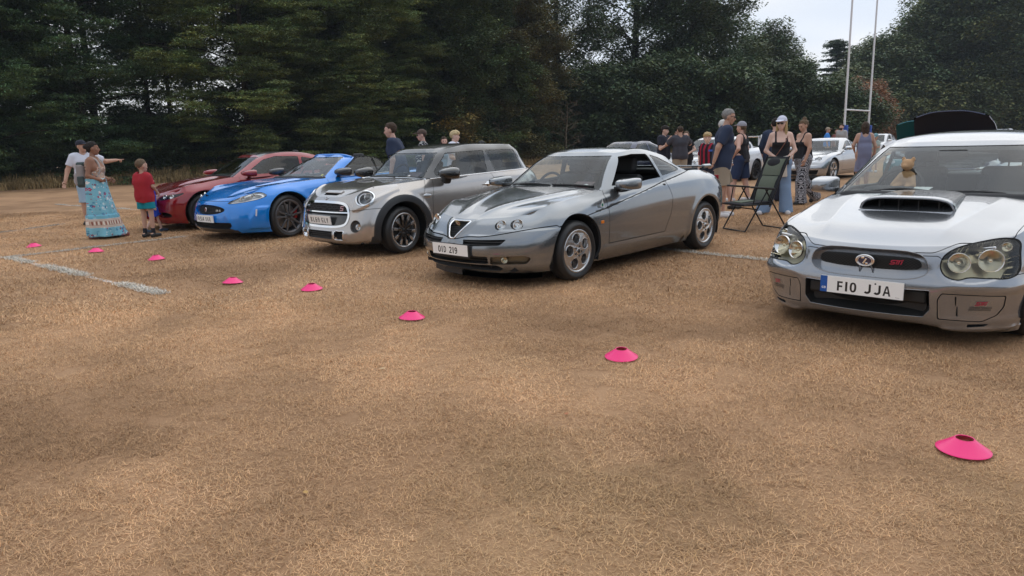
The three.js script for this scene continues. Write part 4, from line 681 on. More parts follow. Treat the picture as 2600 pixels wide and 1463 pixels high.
  const F = (f) => (x, y, z, nx) => x < 0.2 && nx < -0.1 ? f(z, y) : -1, Sd = (f, x0 = -9, x1 = 9) => (x, y, z, nx, ny, nz) => x > x0 && x < x1 && z > 0.3 ? f(x, y) : -1;
  // shield grille, slots, intakes
  c.well('grille', 'body', F(poly([[-0.12, 0.632], [0.12, 0.632], [0.115, 0.60], [0.028, 0.485], [-0.028, 0.485], [-0.115, 0.60]], 0.006)), 0.045, M.chrome, M.matt, { bead: 0.010, slats: hslats(0.51, 0.62, 6, 0.003), slatInset: 0.03 });
  c.well('upper_intake', 'body', F(poly([[0.155, 0.470], [0.59, 0.482], [0.545, 0.437], [0.175, 0.422]], 0.006)), 0.06, M.black, M.matt, { pair: true, slats: hslats(0.436, 0.466, 2, 0.0045), slatInset: 0.014, slatMat: M.trim });
  const fog = c.well('fog_lamp', 'body', F(poly([[0.47, 0.31], [0.735, 0.325], [0.765, 0.305], [0.74, 0.262], [0.455, 0.255]], 0.01)), 0.05, M.black, M.greylamp, { pair: true });
  for (const [i, f] of fog.entries()) { c.add('lens', f.in, M.agedlens, { inset: 0.004, side: i ? 'right' : 'left', parent: f.floor }); bowl(f.floor, 'lamp', [c.probe('front', 0.56, 0.29).p[0] + 0.045, 0.29, (i ? -1 : 1) * 0.56], 0.03, 0.03, M.silverlamp, [0, (i ? -1 : 1) * 0.5, 0]); }
  c.well('lower_intake', 'body', F(poly([[-0.46, 0.305], [0.42, 0.312], [0.42, 0.262], [-0.46, 0.255]], 0.012)), 0.07, M.black, M.matt, { slats: hslats(0.27, 0.297, 2, 0.004), slatMat: M.trim });
  c.well('chin_intake', 'body', F(poly([[-0.5, 0.232], [0.5, 0.232], [0.54, 0.205], [0.5, 0.182], [-0.5, 0.182]], 0.006)), 0.07, M.black, M.matt, { slats: vslats(0.06, 0.42, 4, 0.005, 0.6), slatMat: M.trim });
  // headlights: four small round lamps
  for (const [z, y, r] of [[0.475, 0.612, 0.052], [0.610, 0.618, 0.056]]) {
    const w = c.well('headlight', 'body', c.disc(z, y, r + 0.006), 0.06, M.black, M.matt, { pair: true });
    w.forEach((h, i) => { const s = i ? -1 : 1; c.add('lens', h.in, M.lens, { inset: 0.006, side: i ? 'right' : 'left', parent: h.floor }); bowl(h.floor, 'lamp', [c.probe('front', z, y).p[0] + 0.052, y - 0.014, s * (z - 0.014)], r * 0.88, 0.042, M.silverlamp, [0, s * 0.35, -0.35]); });
  }
  // panels
  const shut = (x, y, z) => { const t = Math.abs(z); return x > 0.4 ? -1 : x < -0.3 || t < 0.8 ? y - (0.508 + 0.09 * sstep(0.3, 0.95, t) - 0.035 * gauss(t, 0.1)) : y - lerp(0.572, 0.60, (x + 0.33) / 0.3); };
  const bump = c.cut('body', (x, y, z) => x < -0.05 ? -shut(x, y, z) : -1, { gap: 0.0045 });
  c.add('bumper', bump.in, P);
  c.line('door_crease_shade', 'body', (x, y, z) => z > 0.6 && x > 0.49 && x < 1.72 ? y - crease(x) : -1, 0.0036);  // near-black band paints the shade of the crease line across the door
  const door = c.cut('body', Sd(poly([[0.565, 1.0], [0.545, 0.86], [0.50, 0.70], [0.50, 0.325], [1.585, 0.335], [1.70, 0.55], [1.725, 0.72], [1.66, 0.87], [1.66, 1.0]])), { gap: 0.0035 });
  c.pair('door', door.in, P).forEach((d, i) => { const s = i ? -1 : 1; mesh('handle', rbx(0.05, 0.028, 0.02, 0.01, 1.605, 0.868, s * 0.845), M.trim, d); });
  c.line('crease_shade_strip', 'body', (x, y, z) => z > 0.6 && x > 0.1 && x < 2.42 ? y - crease(x) : -1, 0.0042);  // dark strip colours in the shadowed gap along the side crease
  const bon = c.cut('body', (x, y, z) => x > 0.62 ? -1 : Math.min(x < -0.33 || Math.abs(z) < 0.8 && y < 0.62 ? shut(x, y, z) : y - (x < 0.1 ? lerp(0.572, 0.642, (x + 0.33) / 0.43) : crease(x)), 0.545 - x + 0.05 * sstep(0.4, 0, Math.abs(z))), { gap: 0.003 });
  c.add('bonnet', bon.in, P);
  // glass
  const WS = poly([[-0.665, 0.89], [0.665, 0.89], [0.49, 1.205], [-0.49, 1.205]], 0.012);
  c.window('windscreen', (x, y, z, nx) => x < 1.2 && nx < -0.15 ? WS(z, y) : -1, { band: 0.03 });
  c.window('side_window', Sd(poly([[0.735, 0.905], [1.10, 1.205], [1.3, 1.228], [1.575, 1.222], [1.66, 0.952], [1.2, 0.925]])), { pair: true, open: 'left' });
  c.window('quarter_window', Sd(poly([[1.70, 0.965], [1.635, 1.213], [1.80, 1.175], [2.17, 1.035], [2.14, 1.012]])), { pair: true, band: 0.035 });
  const RW = poly([[-0.52, 1.03], [0.52, 1.03], [0.45, 1.14], [-0.45, 1.14]]); c.window('rear_window', (x, y, z, nx) => x > 2.2 && nx > 0.1 ? RW(z, y) : -1, { band: 0.02 });
  const car = c.finish(P, P);
  // spoiler, sills, lip
  mesh('chin_spoiler', (() => { const s = new THREE.Shape(); [[-0.79, 0], [-0.76, 0.3], [-0.67, 0.55], [-0.52, 0.70], [-0.42, 0.74], [-0.42, 0.70], [-0.6, 0.5], [-0.7, 0.25], [-0.72, 0]].forEach(([x, z], i) => i ? s.lineTo(x, z) : s.moveTo(x, z)); const g = extr(s, 0.05, 0.004).rotateX(-Math.PI / 2); const h = g.clone().scale(1, 1, -1); h.index || h; return [g.clone().scale(1, 1, -1), g].map((q, i) => q.translate(0, 0.095, 0)); })(), M.trim, car);
  mesh('rear_spoiler', [rbx(0.20, 0.022, 1.26, 0.011, 2.98, 1.02, 0, 0, 0, -0.08), rbx(0.2, 0.05, 0.05, 0.02, 2.98, 1.025, 0.62, 0.5), rbx(0.2, 0.05, 0.05, 0.02, 2.98, 1.025, -0.62, -0.5), rbx(0.12, 0.07, 0.03, 0.01, 2.98, 0.99, 0.45), rbx(0.12, 0.07, 0.03, 0.01, 2.98, 0.99, -0.45)], P, car);
  for (const s of [1, -1]) {
    mirrorPod(c, s, { at: [0.80, 0.93, 0.945], size: [0.22, 0.125, 0.2], mat: P, stalk: rbx(0.12, 0.035, 0.12, 0.015, -0.04, -0.045, -0.1) });
    mesh('side_repeater', rbx(0.052, 0.032, 0.012, 0.006, 0.375, 0.562, s * 0.886), M.amber, car);
    mesh('sill_strip', rbx(1.72, 0.012, 0.012, 0.005, 1.24, 0.312, s * 0.868, 0, s * 0.0, 0.01), M.matt, car);
    const tri = mesh('clover_badge', new THREE.CircleGeometry(0.052, 3).rotateZ(-0.5).scale(0.75, 1, 1).translate(0.40, 0.742, 0).rotateY(s < 0 ? Math.PI : 0).translate(s < 0 ? 0.8 : 0, 0, s * 0.868), std([0.75, 0.78, 0.77], 0.3), car);
    tri.rotation.x = 0; mesh('clover', [0, 1, 2, 3].map((i) => new THREE.CircleGeometry(0.009, 8).translate(0.398 + 0.009 * Math.cos(i * 1.57 + 0.78), 0.735 + 0.009 * Math.sin(i * 1.57 + 0.78), 0)).map((g) => s < 0 ? g.rotateY(Math.PI).translate(0.8, 0, -0.870) : g.translate(0, 0, 0.870)), std([0.0, 0.16, 0.10], 0.4), tri);
    wiper(car, s > 0 ? [[0.60, 0.905, 0.60], [0.615, 0.915, 0.3], [0.60, 0.915, 0.05]] : [[0.595, 0.91, -0.02], [0.615, 0.92, -0.3], [0.62, 0.905, -0.58]], 0.011);
    mesh('tail_light', rbx(0.02, 0.06, 0.5, 0.01, 3.345, 0.86, s * 0.33, 0, s * 0.3), std([0.3, 0.005, 0.01], 0.2), car);
  }
  // badge: ring, cream field, cross and serpent halves
  const bd = new THREE.Group(); bd.name = 'badge'; bd.position.set(-0.822, 0.622, 0); bd.rotation.z = 0.72; car.add(bd);
  mesh('ring', lathe([[0.026, 0], [0.028, 0.006], [0.034, 0.008], [0.037, 0]], 24).rotateZ(Math.PI / 2), std([0.5, 0.42, 0.2], 0.25, 0.9), bd);
  mesh('field', lathe([[0.027, 0.002], [0.027, 0.004], [0, 0.004]], 20).rotateZ(Math.PI / 2), std([0.6, 0.6, 0.52], 0.4), bd);
  mesh('cross', [bx(0.003, 0.036, 0.006, -0.006, 0, 0.011), bx(0.003, 0.006, 0.02, -0.006, 0, 0.011)], std([0.4, 0.02, 0.02], 0.4), bd);
  plate(car, plateMat((g, w, h) => { plateText(g, '0ID 219', 160, 88, 24, 186, 176); }), [-0.945, 0.373, 0.0], [0, 0, 0.04], true);
  cabin(c, { x0: 0.55, x1: 2.2, y: 0.28, w: 0.74, seats: [[1.12, 0.36, 0.50], [1.12, -0.36, 0.50]], wheelX: 0.98, wheelY: 0.86, dashX: 0.66, dashY: 0.885, rear: 1.95, back: [2.1, 2.75, 1.0] });
  mesh('rear_view_mirror', rbx(0.03, 0.06, 0.22, 0.015, 1.03, 1.14, 0), M.black, car);
  mesh('show_card', rbx(0.17, 0.004, 0.25, 0.002, 0.66, 0.915, 0.40, 0, 0, 0.35), std([0.07, 0.02, 0.025], 0.5), car);
  mesh('show_card_emblem', new THREE.CylinderGeometry(0.028, 0.028, 0.003, 20).rotateZ(0.35).translate(0.64, 0.914, 0.46), M.paper, car);
  return car;
}
// ---------------------------------------------------------------- the silver saloon in the foreground
function buildSaloon() {
  const P = paint([0.305, 0.318, 0.34], 0.72, 0.36);
  const ridge = (x) => lerp(0.37, 0.52, sstep(-0.8, 0.55, x));
  const c = new Car('saloon', 'silver saloon with a bonnet scoop and F10 JJA plate, nearest to the viewer', [2.921, 0, -5.158], 0.7903, {
    cell: 0.017, wb: 2.54, crease: 36,
    cols: [
      ['F', 0, [-0.62, 0.13], [-0.775, 0.165], [-0.825, 0.28], [-0.838, 0.42], [-0.818, 0.485], [-0.808, 0.60], [-0.765, 0.648]],
      ['F', 0.3, [-0.60, 0.13], [-0.755, 0.165], [-0.805, 0.28], [-0.818, 0.42], [-0.792, 0.49], [-0.772, 0.60], [-0.72, 0.652]],
      ['F', 0.55, [-0.53, 0.10], [-0.665, 0.14], [-0.715, 0.28], [-0.732, 0.42], [-0.69, 0.50], [-0.645, 0.60], [-0.575, 0.668]],
      ['C', [-0.42, 0.10, 0.69], [-0.50, 0.14, 0.725], [-0.555, 0.28, 0.752], [-0.575, 0.42, 0.765], [-0.53, 0.505, 0.755], [-0.49, 0.60, 0.735], [-0.42, 0.690, 0.685]],
      ['S', -0.33, [0.77, 0.10], [0.80, 0.15], [0.83, 0.29], [0.838, 0.42], [0.828, 0.52], [0.81, 0.62], [0.74, 0.715]],
      ['S', 0, [0.78, 0.12], [0.83, 0.2], [0.855, 0.35], [0.86, 0.5], [0.85, 0.62], [0.825, 0.715], [0.75, 0.775]],
      ['S', 0.58, [0.78, 0.13], [0.83, 0.22], [0.86, 0.4], [0.865, 0.55], [0.86, 0.68], [0.83, 0.80], [0.755, 0.862]],
      ['S', 1.4, [0.78, 0.14], [0.83, 0.22], [0.86, 0.4], [0.867, 0.56], [0.862, 0.70], [0.83, 0.83], [0.765, 0.89]],
      ['S', 2.54, [0.78, 0.16], [0.84, 0.25], [0.865, 0.42], [0.868, 0.58], [0.86, 0.72], [0.83, 0.85], [0.74, 0.92]],
      ['S', 3.1, [0.74, 0.2], [0.80, 0.28], [0.83, 0.42], [0.84, 0.58], [0.83, 0.74], [0.79, 0.87], [0.68, 0.94]],
      ['C', [3.36, 0.22, 0.6], [3.40, 0.3, 0.64], [3.43, 0.43, 0.66], [3.43, 0.58, 0.66], [3.41, 0.75, 0.65], [3.37, 0.88, 0.61], [3.28, 0.95, 0.54]],
      ['F', 0, [3.44, 0.22], [3.48, 0.3], [3.51, 0.43], [3.51, 0.58], [3.48, 0.76], [3.44, 0.90], [3.36, 0.96]]],
    hood: { corner: 3, cowl: 6, centre: [[-0.765, 0.648], [-0.55, 0.705], [-0.15, 0.778], [0.25, 0.842], [0.66, 0.895]], p0: 2.4, p1: 2.6, fade: 0.5,
      bump: (x, z, a, b) => { const d = Math.abs(z) - ridge(x); return (0.020 * sstep(0.20, -0.03, d) + 0.005 * Math.exp(-Math.abs(d + 0.01) / 0.03)) * sstep(0.0, 0.2, a) * sstep(1, 0.86, a) * sstep(1, 0.9, b); } },
    deck: { corner: 10, front: 9, centre: [[3.36, 0.96], [3.2, 0.965], [3.0, 0.95]] },
    disp: (x, y, z, n) => {
      if (x > 0.2) return 0;
      let d = 0; const t = Math.abs(z);
      d += 0.010 * gauss(y - 0.415, 0.022) * sstep(0.40, 0.5, t);            // bumper shoulder
      d -= 0.006 * sstep(0.385, 0.37, y) * sstep(0.2, 0.23, y) * sstep(0.44, 0.47, t); // set-back corner panels
      d += 0.018 * sstep(0.46, 0.40, ell(0.585, 0.575, 0.19, 0.135)(t, y) < 0 ? 0.43 : 0.47) * gauss(ell(0.585, 0.575, 0.21, 0.15)(t, y), 0.014) * sstep(0.62, 0.5, y) * 0.5; // swage below the lamp
      d += 0.012 * sstep(0.155, 0.145, y) * sstep(0.43, 0.46, t);
      return d;
    },
    green: [
      ['F', 0, [0.63, 0.87], [0.95, 1.075], [1.25, 1.245], [1.35, 1.288]],
      ['F', 0.4, [0.62, 0.865], [0.955, 1.07], [1.265, 1.24], [1.37, 1.285]],
      ['C', [0.59, 0.855, 0.705], [0.965, 1.065, 0.625], [1.31, 1.235, 0.545], [1.42, 1.28, 0.495]],
      ['C', [0.65, 0.85, 0.75], [1.03, 1.055, 0.675], [1.37, 1.23, 0.60], [1.48, 1.285, 0.54]],
      ['S', 1.85, [0.755, 0.88], [0.69, 1.085], [0.61, 1.278], [0.54, 1.332]],
      ['S', 2.3, [0.755, 0.89], [0.69, 1.085], [0.61, 1.272], [0.54, 1.325]],
      ['S', 2.7, [0.74, 0.91], [0.68, 1.06], [0.61, 1.2], [0.54, 1.28]],
      ['C', [3.05, 0.93, 0.62], [2.93, 1.06, 0.58], [2.83, 1.19, 0.54], [2.75, 1.27, 0.47]],
      ['F', 0, [3.2, 0.94], [3.02, 1.07], [2.85, 1.21], [2.74, 1.30]]],
    roof: { a: 3, b: 7, front: [[1.35, 1.288], [1.6, 1.345], [1.9, 1.372], [2.2, 1.376]], rear: [[2.74, 1.30], [2.5, 1.35], [2.35, 1.367], [2.2, 1.376]], p: 2.8 },
    arch: { r: 0.365, y: 0.32 }, wheels: { r: 0.312, rim: 0.216, width: 0.225, z: 0.845, style: 'spoke', spokes: 10, dish: 0.02, mat: M.darkalloy }, floor: [-0.55, 3.2], floorY: 0.19,
  });
  const F = (f, x1 = 0) => (x, y, z, nx) => x < x1 && nx < -0.05 ? f(z, y) : -1;
  // headlights: smoked housing with two bowls, an indicator and a clear cover
  const lampP = blob([[0.436, 0.555], [0.447, 0.60], [0.49, 0.637], [0.584, 0.668], [0.696, 0.686], [0.748, 0.672], [0.768, 0.605], [0.775, 0.492], [0.674, 0.484], [0.57, 0.486], [0.521, 0.472], [0.466, 0.49], [0.442, 0.52]], 0.008);
  const lampF = (x, y, z) => x < -0.15 && x > -0.95 ? lampP(z, y) : -1;
  c.line('lamp_gasket', 'body', (x, y, z) => lampF(x, y, z) + 0.004, 0.004, M.matt, 0.003);
  c.well('headlight', 'body', lampF, 0.075, M.silverlamp, M.goldlamp, { pair: true }).forEach((h, i) => {
    const s = i ? -1 : 1; c.add('lens', h.in, M.agedlens, { inset: 0.003, side: i ? 'right' : 'left', parent: h.floor });
    for (const [z, y, r, d] of [[0.515, 0.555, 0.066, 0.06], [0.663, 0.568, 0.075, 0.06], [0.722, 0.645, 0.030, 0.03]]) { const q = c.probe('front', z, y); bowl(h.floor, 'lamp', [q.p[0] + d * 0.5 + 0.02, y, s * (z - 0.02)], r * 0.9, d, M.silverlamp, [0, s * 0.35, -0.12]); }
    const q = c.probe('front', 0.59, 0.64); mesh('bezel', [rbx(0.02, 0.018, 0.2, 0.006, q.p[0] + 0.05, 0.635, s * 0.59, s * -0.25, s * -0.5, 0), rbx(0.03, 0.12, 0.02, 0.006, q.p[0] + 0.05, 0.56, s * 0.592)], M.dullchrome, h.floor);
  });
  // grille: silver tray with a black mesh, maker's oval and red letters
  const gr = c.well('grille_tray', 'body', F(blob([[-0.36, 0.50], [-0.345, 0.575], [-0.29, 0.61], [0, 0.622], [0.29, 0.61], [0.345, 0.575], [0.36, 0.50], [0.30, 0.462], [0, 0.448], [-0.30, 0.462]], 0.004)), 0.05, P, P, { bead: 0.003, beadMat: P });
  const meshP = blob([[-0.325, 0.525], [-0.315, 0.568], [-0.265, 0.596], [0, 0.606], [0.265, 0.596], [0.315, 0.568], [0.325, 0.525], [0.25, 0.510], [0, 0.502], [-0.25, 0.510]], 0.004);
  const gm = clip(gr[0].in, (x, y, z) => meshP(z, y)).in; c.add('grille_back', gm, M.matt, { inset: 0.046, parent: gr[0].floor });
  const strands = []; for (const sl of [1, -1]) for (let i = -34; i <= 34; i++) strands.push(offset(bandOf(gm, (x, y, z) => (z - i * 0.024) * 0.6 + sl * (y - 0.55) * 0.8, 0.0016).in, 0.036 + 0.002 * sl));
  const wire = soup(); for (const t of strands) { for (const v of t.P) wire.P.push(v); for (const v of t.N) wire.N.push(v); }
  c.add('grille_mesh', wire, M.trim, { parent: gr[0].floor }).userData.kind = 'stuff';
  const oval = new THREE.Group(); oval.name = 'badge'; oval.position.set(-0.815, 0.548, 0); oval.rotation.z = 0.08; c.root.add(oval);
  mesh('ring', new THREE.TorusGeometry(0.044, 0.0065, 8, 36).scale(1.22, 0.82, 1).rotateY(-Math.PI / 2), M.chrome, oval);
  mesh('field', new THREE.CylinderGeometry(0.043, 0.043, 0.008, 30).rotateZ(Math.PI / 2).scale(1, 0.82, 1.22), phys([0.012, 0.016, 0.06], 0.2, 0, { clearcoat: 1 }), oval);
  mesh('emblem', new THREE.TorusGeometry(0.036, 0.0022, 6, 30).scale(1.22, 0.80, 1).rotateY(-Math.PI / 2).translate(-0.005, 0, 0), M.chrome, oval);
  mesh('stroke', [rbx(0.006, 0.04, 0.012, 0.003, -0.006, -0.003, 0.0, 0.5), rbx(0.006, 0.014, 0.02, 0.003, -0.006, 0.02, -0.012), rbx(0.006, 0.016, 0.016, 0.003, -0.006, -0.02, 0.012)], M.chrome, oval);
  mesh('support', [bar([0.01, -0.03, 0.035], [0.035, -0.085, 0.042], 0.005), bar([0.01, -0.03, -0.035], [0.035, -0.085, -0.042], 0.005)], M.dullchrome, oval);
  const sti = (g, w, h, col) => { g.strokeStyle = col; g.lineWidth = h * 0.13; g.lineJoin = 'miter'; g.beginPath(); const X = (u) => u * w, Y = (v) => v * h; g.moveTo(X(0.02), Y(0.92)); g.lineTo(X(0.30), Y(0.92)); g.lineTo(X(0.36), Y(0.62)); g.lineTo(X(0.12), Y(0.55)); g.lineTo(X(0.18), Y(0.25)); g.lineTo(X(0.86), Y(0.25)); g.moveTo(X(0.55), Y(0.25)); g.lineTo(X(0.44), Y(0.95)); g.moveTo(X(0.68), Y(0.25)); g.lineTo(X(0.57), Y(0.95)); g.moveTo(X(0.84), Y(0.40)); g.lineTo(X(0.74), Y(0.95)); g.moveTo(X(0.9), Y(0.05)); g.lineTo(X(0.87), Y(0.2)); g.stroke(); };
  c.stick('letters', new THREE.PlaneGeometry(0.09, 0.036), print(256, 102, (g, w, h) => sti(g, w, h, '#c02545')), 'front', 0.19, 0.552, -0.012);
  // centre intake with plate bar
  c.well('lower_intake', 'body', F(poly([[-0.40, 0.375], [0.385, 0.382], [0.39, 0.26], [0.355, 0.212], [-0.36, 0.205], [-0.40, 0.25]], 0.006)), 0.10, M.trim, M.matt, { bead: 0.003, beadMat: P });
  mesh('bumper_beam', rbx(0.05, 0.09, 0.74, 0.02, -0.755, 0.335, 0), M.black, c.root); mesh('radiator', bx(0.02, 0.18, 0.72, -0.70, 0.28, 0), M.trim, c.root);
  // corner panels: seam, slot, red letters
  const panel = poly([[0.437, 0.33], [0.455, 0.368], [0.752, 0.358], [0.744, 0.29], [0.715, 0.235], [0.65, 0.196], [0.44, 0.205]], 0.004);
  const cp = c.cut('body', F(panel, -0.25), { gap: 0.0028 }), slotF = poly([[0.519, 0.358], [0.532, 0.358], [0.537, 0.222], [0.524, 0.222]]);
  const sl = clip(cp.in, (x, y, z) => slotF(z, y));
  c.pair('corner_panel', sl.out, P).forEach((m, i) => { const s = i ? 'right' : 'left'; mesh('slot', geom(offset(sl.in, 0.03), s), M.matt, m); mesh('slot_wall', geom(rim(sl.cut, 0.03), s), M.matt, m); });
  c.well('duct', 'body', F(poly([[0.585, 0.172], [0.69, 0.176], [0.665, 0.156], [0.58, 0.150]]), -0.2), 0.05, P, M.matt, { pair: true });
  const stim = print(512, 320, (g, w, h) => { g.save(); g.translate(110, 10); sti(g, 300, 125, '#c3264a'); g.restore(); g.fillStyle = '#17171a'; fitText(g, 'SUBARU TECNICA', 10, 500, 205, 52); fitText(g, 'INTERNATIONAL', 2, 492, 262, 52); });
  for (const s of [1, -1]) c.stick('letters', new THREE.PlaneGeometry(0.135, 0.084), stim, 'front', s * 0.645, 0.293, 0.004);
  // seams: bonnet, bumper
  const bon = c.cut('body', (x, y, z) => x > 0.72 ? -1 : Math.min(y - (0.618 + 0.055 * sstep(0.36, 0.5, Math.abs(z)) + 0.06 * sstep(-0.5, -0.2, x)), poly([[-0.9, -0.745], [-0.9, 0.745], [-0.30, 0.735], [0.0, 0.745], [0.57, 0.748], [0.63, 0.5], [0.66, 0], [0.63, -0.5], [0.57, -0.748], [0, -0.745], [-0.3, -0.735]])(x, z)), { gap: 0.0022 });
  c.add('bonnet', bon.in, P);
  c.add('bumper', c.cut('body', (x, y, z) => x < 0 ? Math.min(lerp(0.60, 0.487, sstep(0.40, 0.5, Math.abs(z))) - y, -0.26 - x + 0) : -1, { gap: 0.0022 }).in, P);
  const Sd = (f) => (x, y, z) => z > 0.3 ? f(x, y) : -1;
  c.pair('door', c.cut('body', Sd(poly([[0.6, 0.28], [0.55, 0.7], [0.6, 1], [1.62, 1], [1.66, 0.6], [1.6, 0.28]])), { gap: 0.0022 }).in, P);
  const WS = poly([[-0.70, 0.86], [0.70, 0.86], [0.535, 1.24], [-0.535, 1.24]], 0.01);
  c.window('windscreen', (x, y, z, nx) => x < 1.5 && nx < -0.15 ? WS(z, y) : -1, { band: 0.032 });
  c.window('side_window', Sd(poly([[0.80, 0.90], [1.42, 1.225], [1.7, 1.262], [1.80, 1.262], [1.82, 0.90]])), { pair: true });
  c.window('rear_side_window', Sd(poly([[1.87, 0.90], [1.85, 1.262], [2.3, 1.255], [2.6, 1.18], [2.66, 0.94]])), { pair: true });
  const RW = poly([[-0.55, 0.97], [0.55, 0.97], [0.48, 1.24], [-0.48, 1.24]]); c.window('rear_window', (x, y, z, nx) => x > 2.6 && nx > 0.1 ? RW(z, y) : -1, {});
  const car = c.finish(P, P);
  // bonnet scoop
  const sc = new THREE.Group(); sc.name = 'bonnet_scoop'; car.add(sc);
  const hoodY = (x) => c.probe('top', clamp(x, -0.3, 0.6), 0.2).p[1] - 0.012, top = [], S = 18, T = 28;
  for (let i = 0; i <= S; i++) { const x = lerp(-0.055, 0.55, i / S), hy = hoodY(x), w = lerp(0.335, 0.285, i / S), h = (lerp(0.112, 0.035, Math.pow(i / S, 0.9))) * (i === 0 ? 0.93 : 1), row = []; for (let j = 0; j <= T; j++) { const t = j / T * 2 - 1, e = Math.abs(t); row.push([x + 0.05 * e * e * (1 - i / S), hy - 0.02 + (h + 0.02) * Math.pow(Math.max(0, 1 - Math.pow(e, 5)), 0.45) + 0.006 * (1 - e * e), t * w]); } top.push(row); }
  const st = soup(); gridTris(top, true, st); mesh('scoop_shell', geom(smooth(st, 60, false), 'left'), P, sc);
  const inner = soup(); gridTris(top.map((r, i) => r.map(([x, y, z], j) => { const t = j / T * 2 - 1; return [x + 0.003, Math.max(y - 0.018, hoodY(x) - 0.03), z * 0.95]; })), true, inner); mesh('scoop_inner', geom(smooth(inner, 60, false), 'left'), M.matt, sc);
  mesh('scoop_lip', tube(top[0].filter((_, j) => j % 2 === 0).map(([x, y, z]) => [x, y - 0.006, z * 0.985]), 0.008, 6, false, 60), P, sc);
  mesh('scoop_floor', rbx(0.12, 0.022, 0.62, 0.01, -0.02, hoodY(-0.02) + 0.004, 0, 0, 0, 0.14), P, sc);
  for (const z of [-0.2, -0.067, 0.067, 0.2]) mesh('vane', bx(0.1, 0.085, 0.008, 0.10, hoodY(0.08) + 0.045, z), M.trim, sc);
  mesh('scoop_throat', bx(0.01, 0.05, 0.5, 0.20, hoodY(0.2) + 0.015, 0), M.matt, sc);
  for (const s of [1, -1]) {
    mirrorPod(c, s, { at: [0.97, 0.925, 0.945], size: [0.2, 0.15, 0.21], mat: P, taper: 0.45, stalk: rbx(0.08, 0.04, 0.12, 0.015, 0.02, -0.05, -0.12) });
    wiper(car, s > 0 ? [[0.66, 0.885, 0.60], [0.70, 0.905, 0.35], [0.69, 0.90, 0.08]] : [[0.69, 0.90, -0.02], [0.71, 0.915, -0.25], [0.67, 0.885, -0.52]], 0.012);
  }
  mesh('cowl', rbx(0.10, 0.03, 1.36, 0.01, 0.625, 0.868, 0), M.trim, car);
  plate(car, plateMat((g, w, h) => { g.fillStyle = '#0a55a8'; g.fillRect(0, 0, 92, h); g.fillStyle = '#f2f2f2'; fitText(g, 'GB', 18, 76, 178, 42); g.strokeStyle = '#caa93a'; g.lineWidth = 3; for (let i = 0; i < 12; i++) { g.fillStyle = '#2f74b8'; g.beginPath(); g.arc(46 + 24 * Math.cos(i * 0.5236), 62 + 24 * Math.sin(i * 0.5236), 3, 0, 7); g.fill(); } g.fillStyle = '#111114'; plateText(g, 'F10 JJA', 208, 94, 26); g.beginPath(); g.arc(703, 46, 11, 0, 7); g.fill(); g.fillRect(950, 196, 50, 3); }), [-0.866, 0.374, 0], [0, 0, 0]);
  cabin(c, { x0: 0.55, x1: 2.7, y: 0.30, w: 0.74, seats: [[1.25, 0.37, 0.56, 1.05], [1.25, -0.37, 0.56, 1.05]], wheelX: 1.08, wheelY: 0.90, dashX: 0.76, dashY: 0.90, rear: 2.3, back: [2.6, 3.05, 0.93] });
  mesh('rear_view_mirror', rbx(0.03, 0.06, 0.22, 0.015, 1.2, 1.19, 0), M.black, car);
  mesh('dash_paper', [rbx(0.2, 0.003, 0.34, 0.001, 0.78, 0.912, -0.22, 0, 0, 0.12)], M.paper, car);
  return car;
}
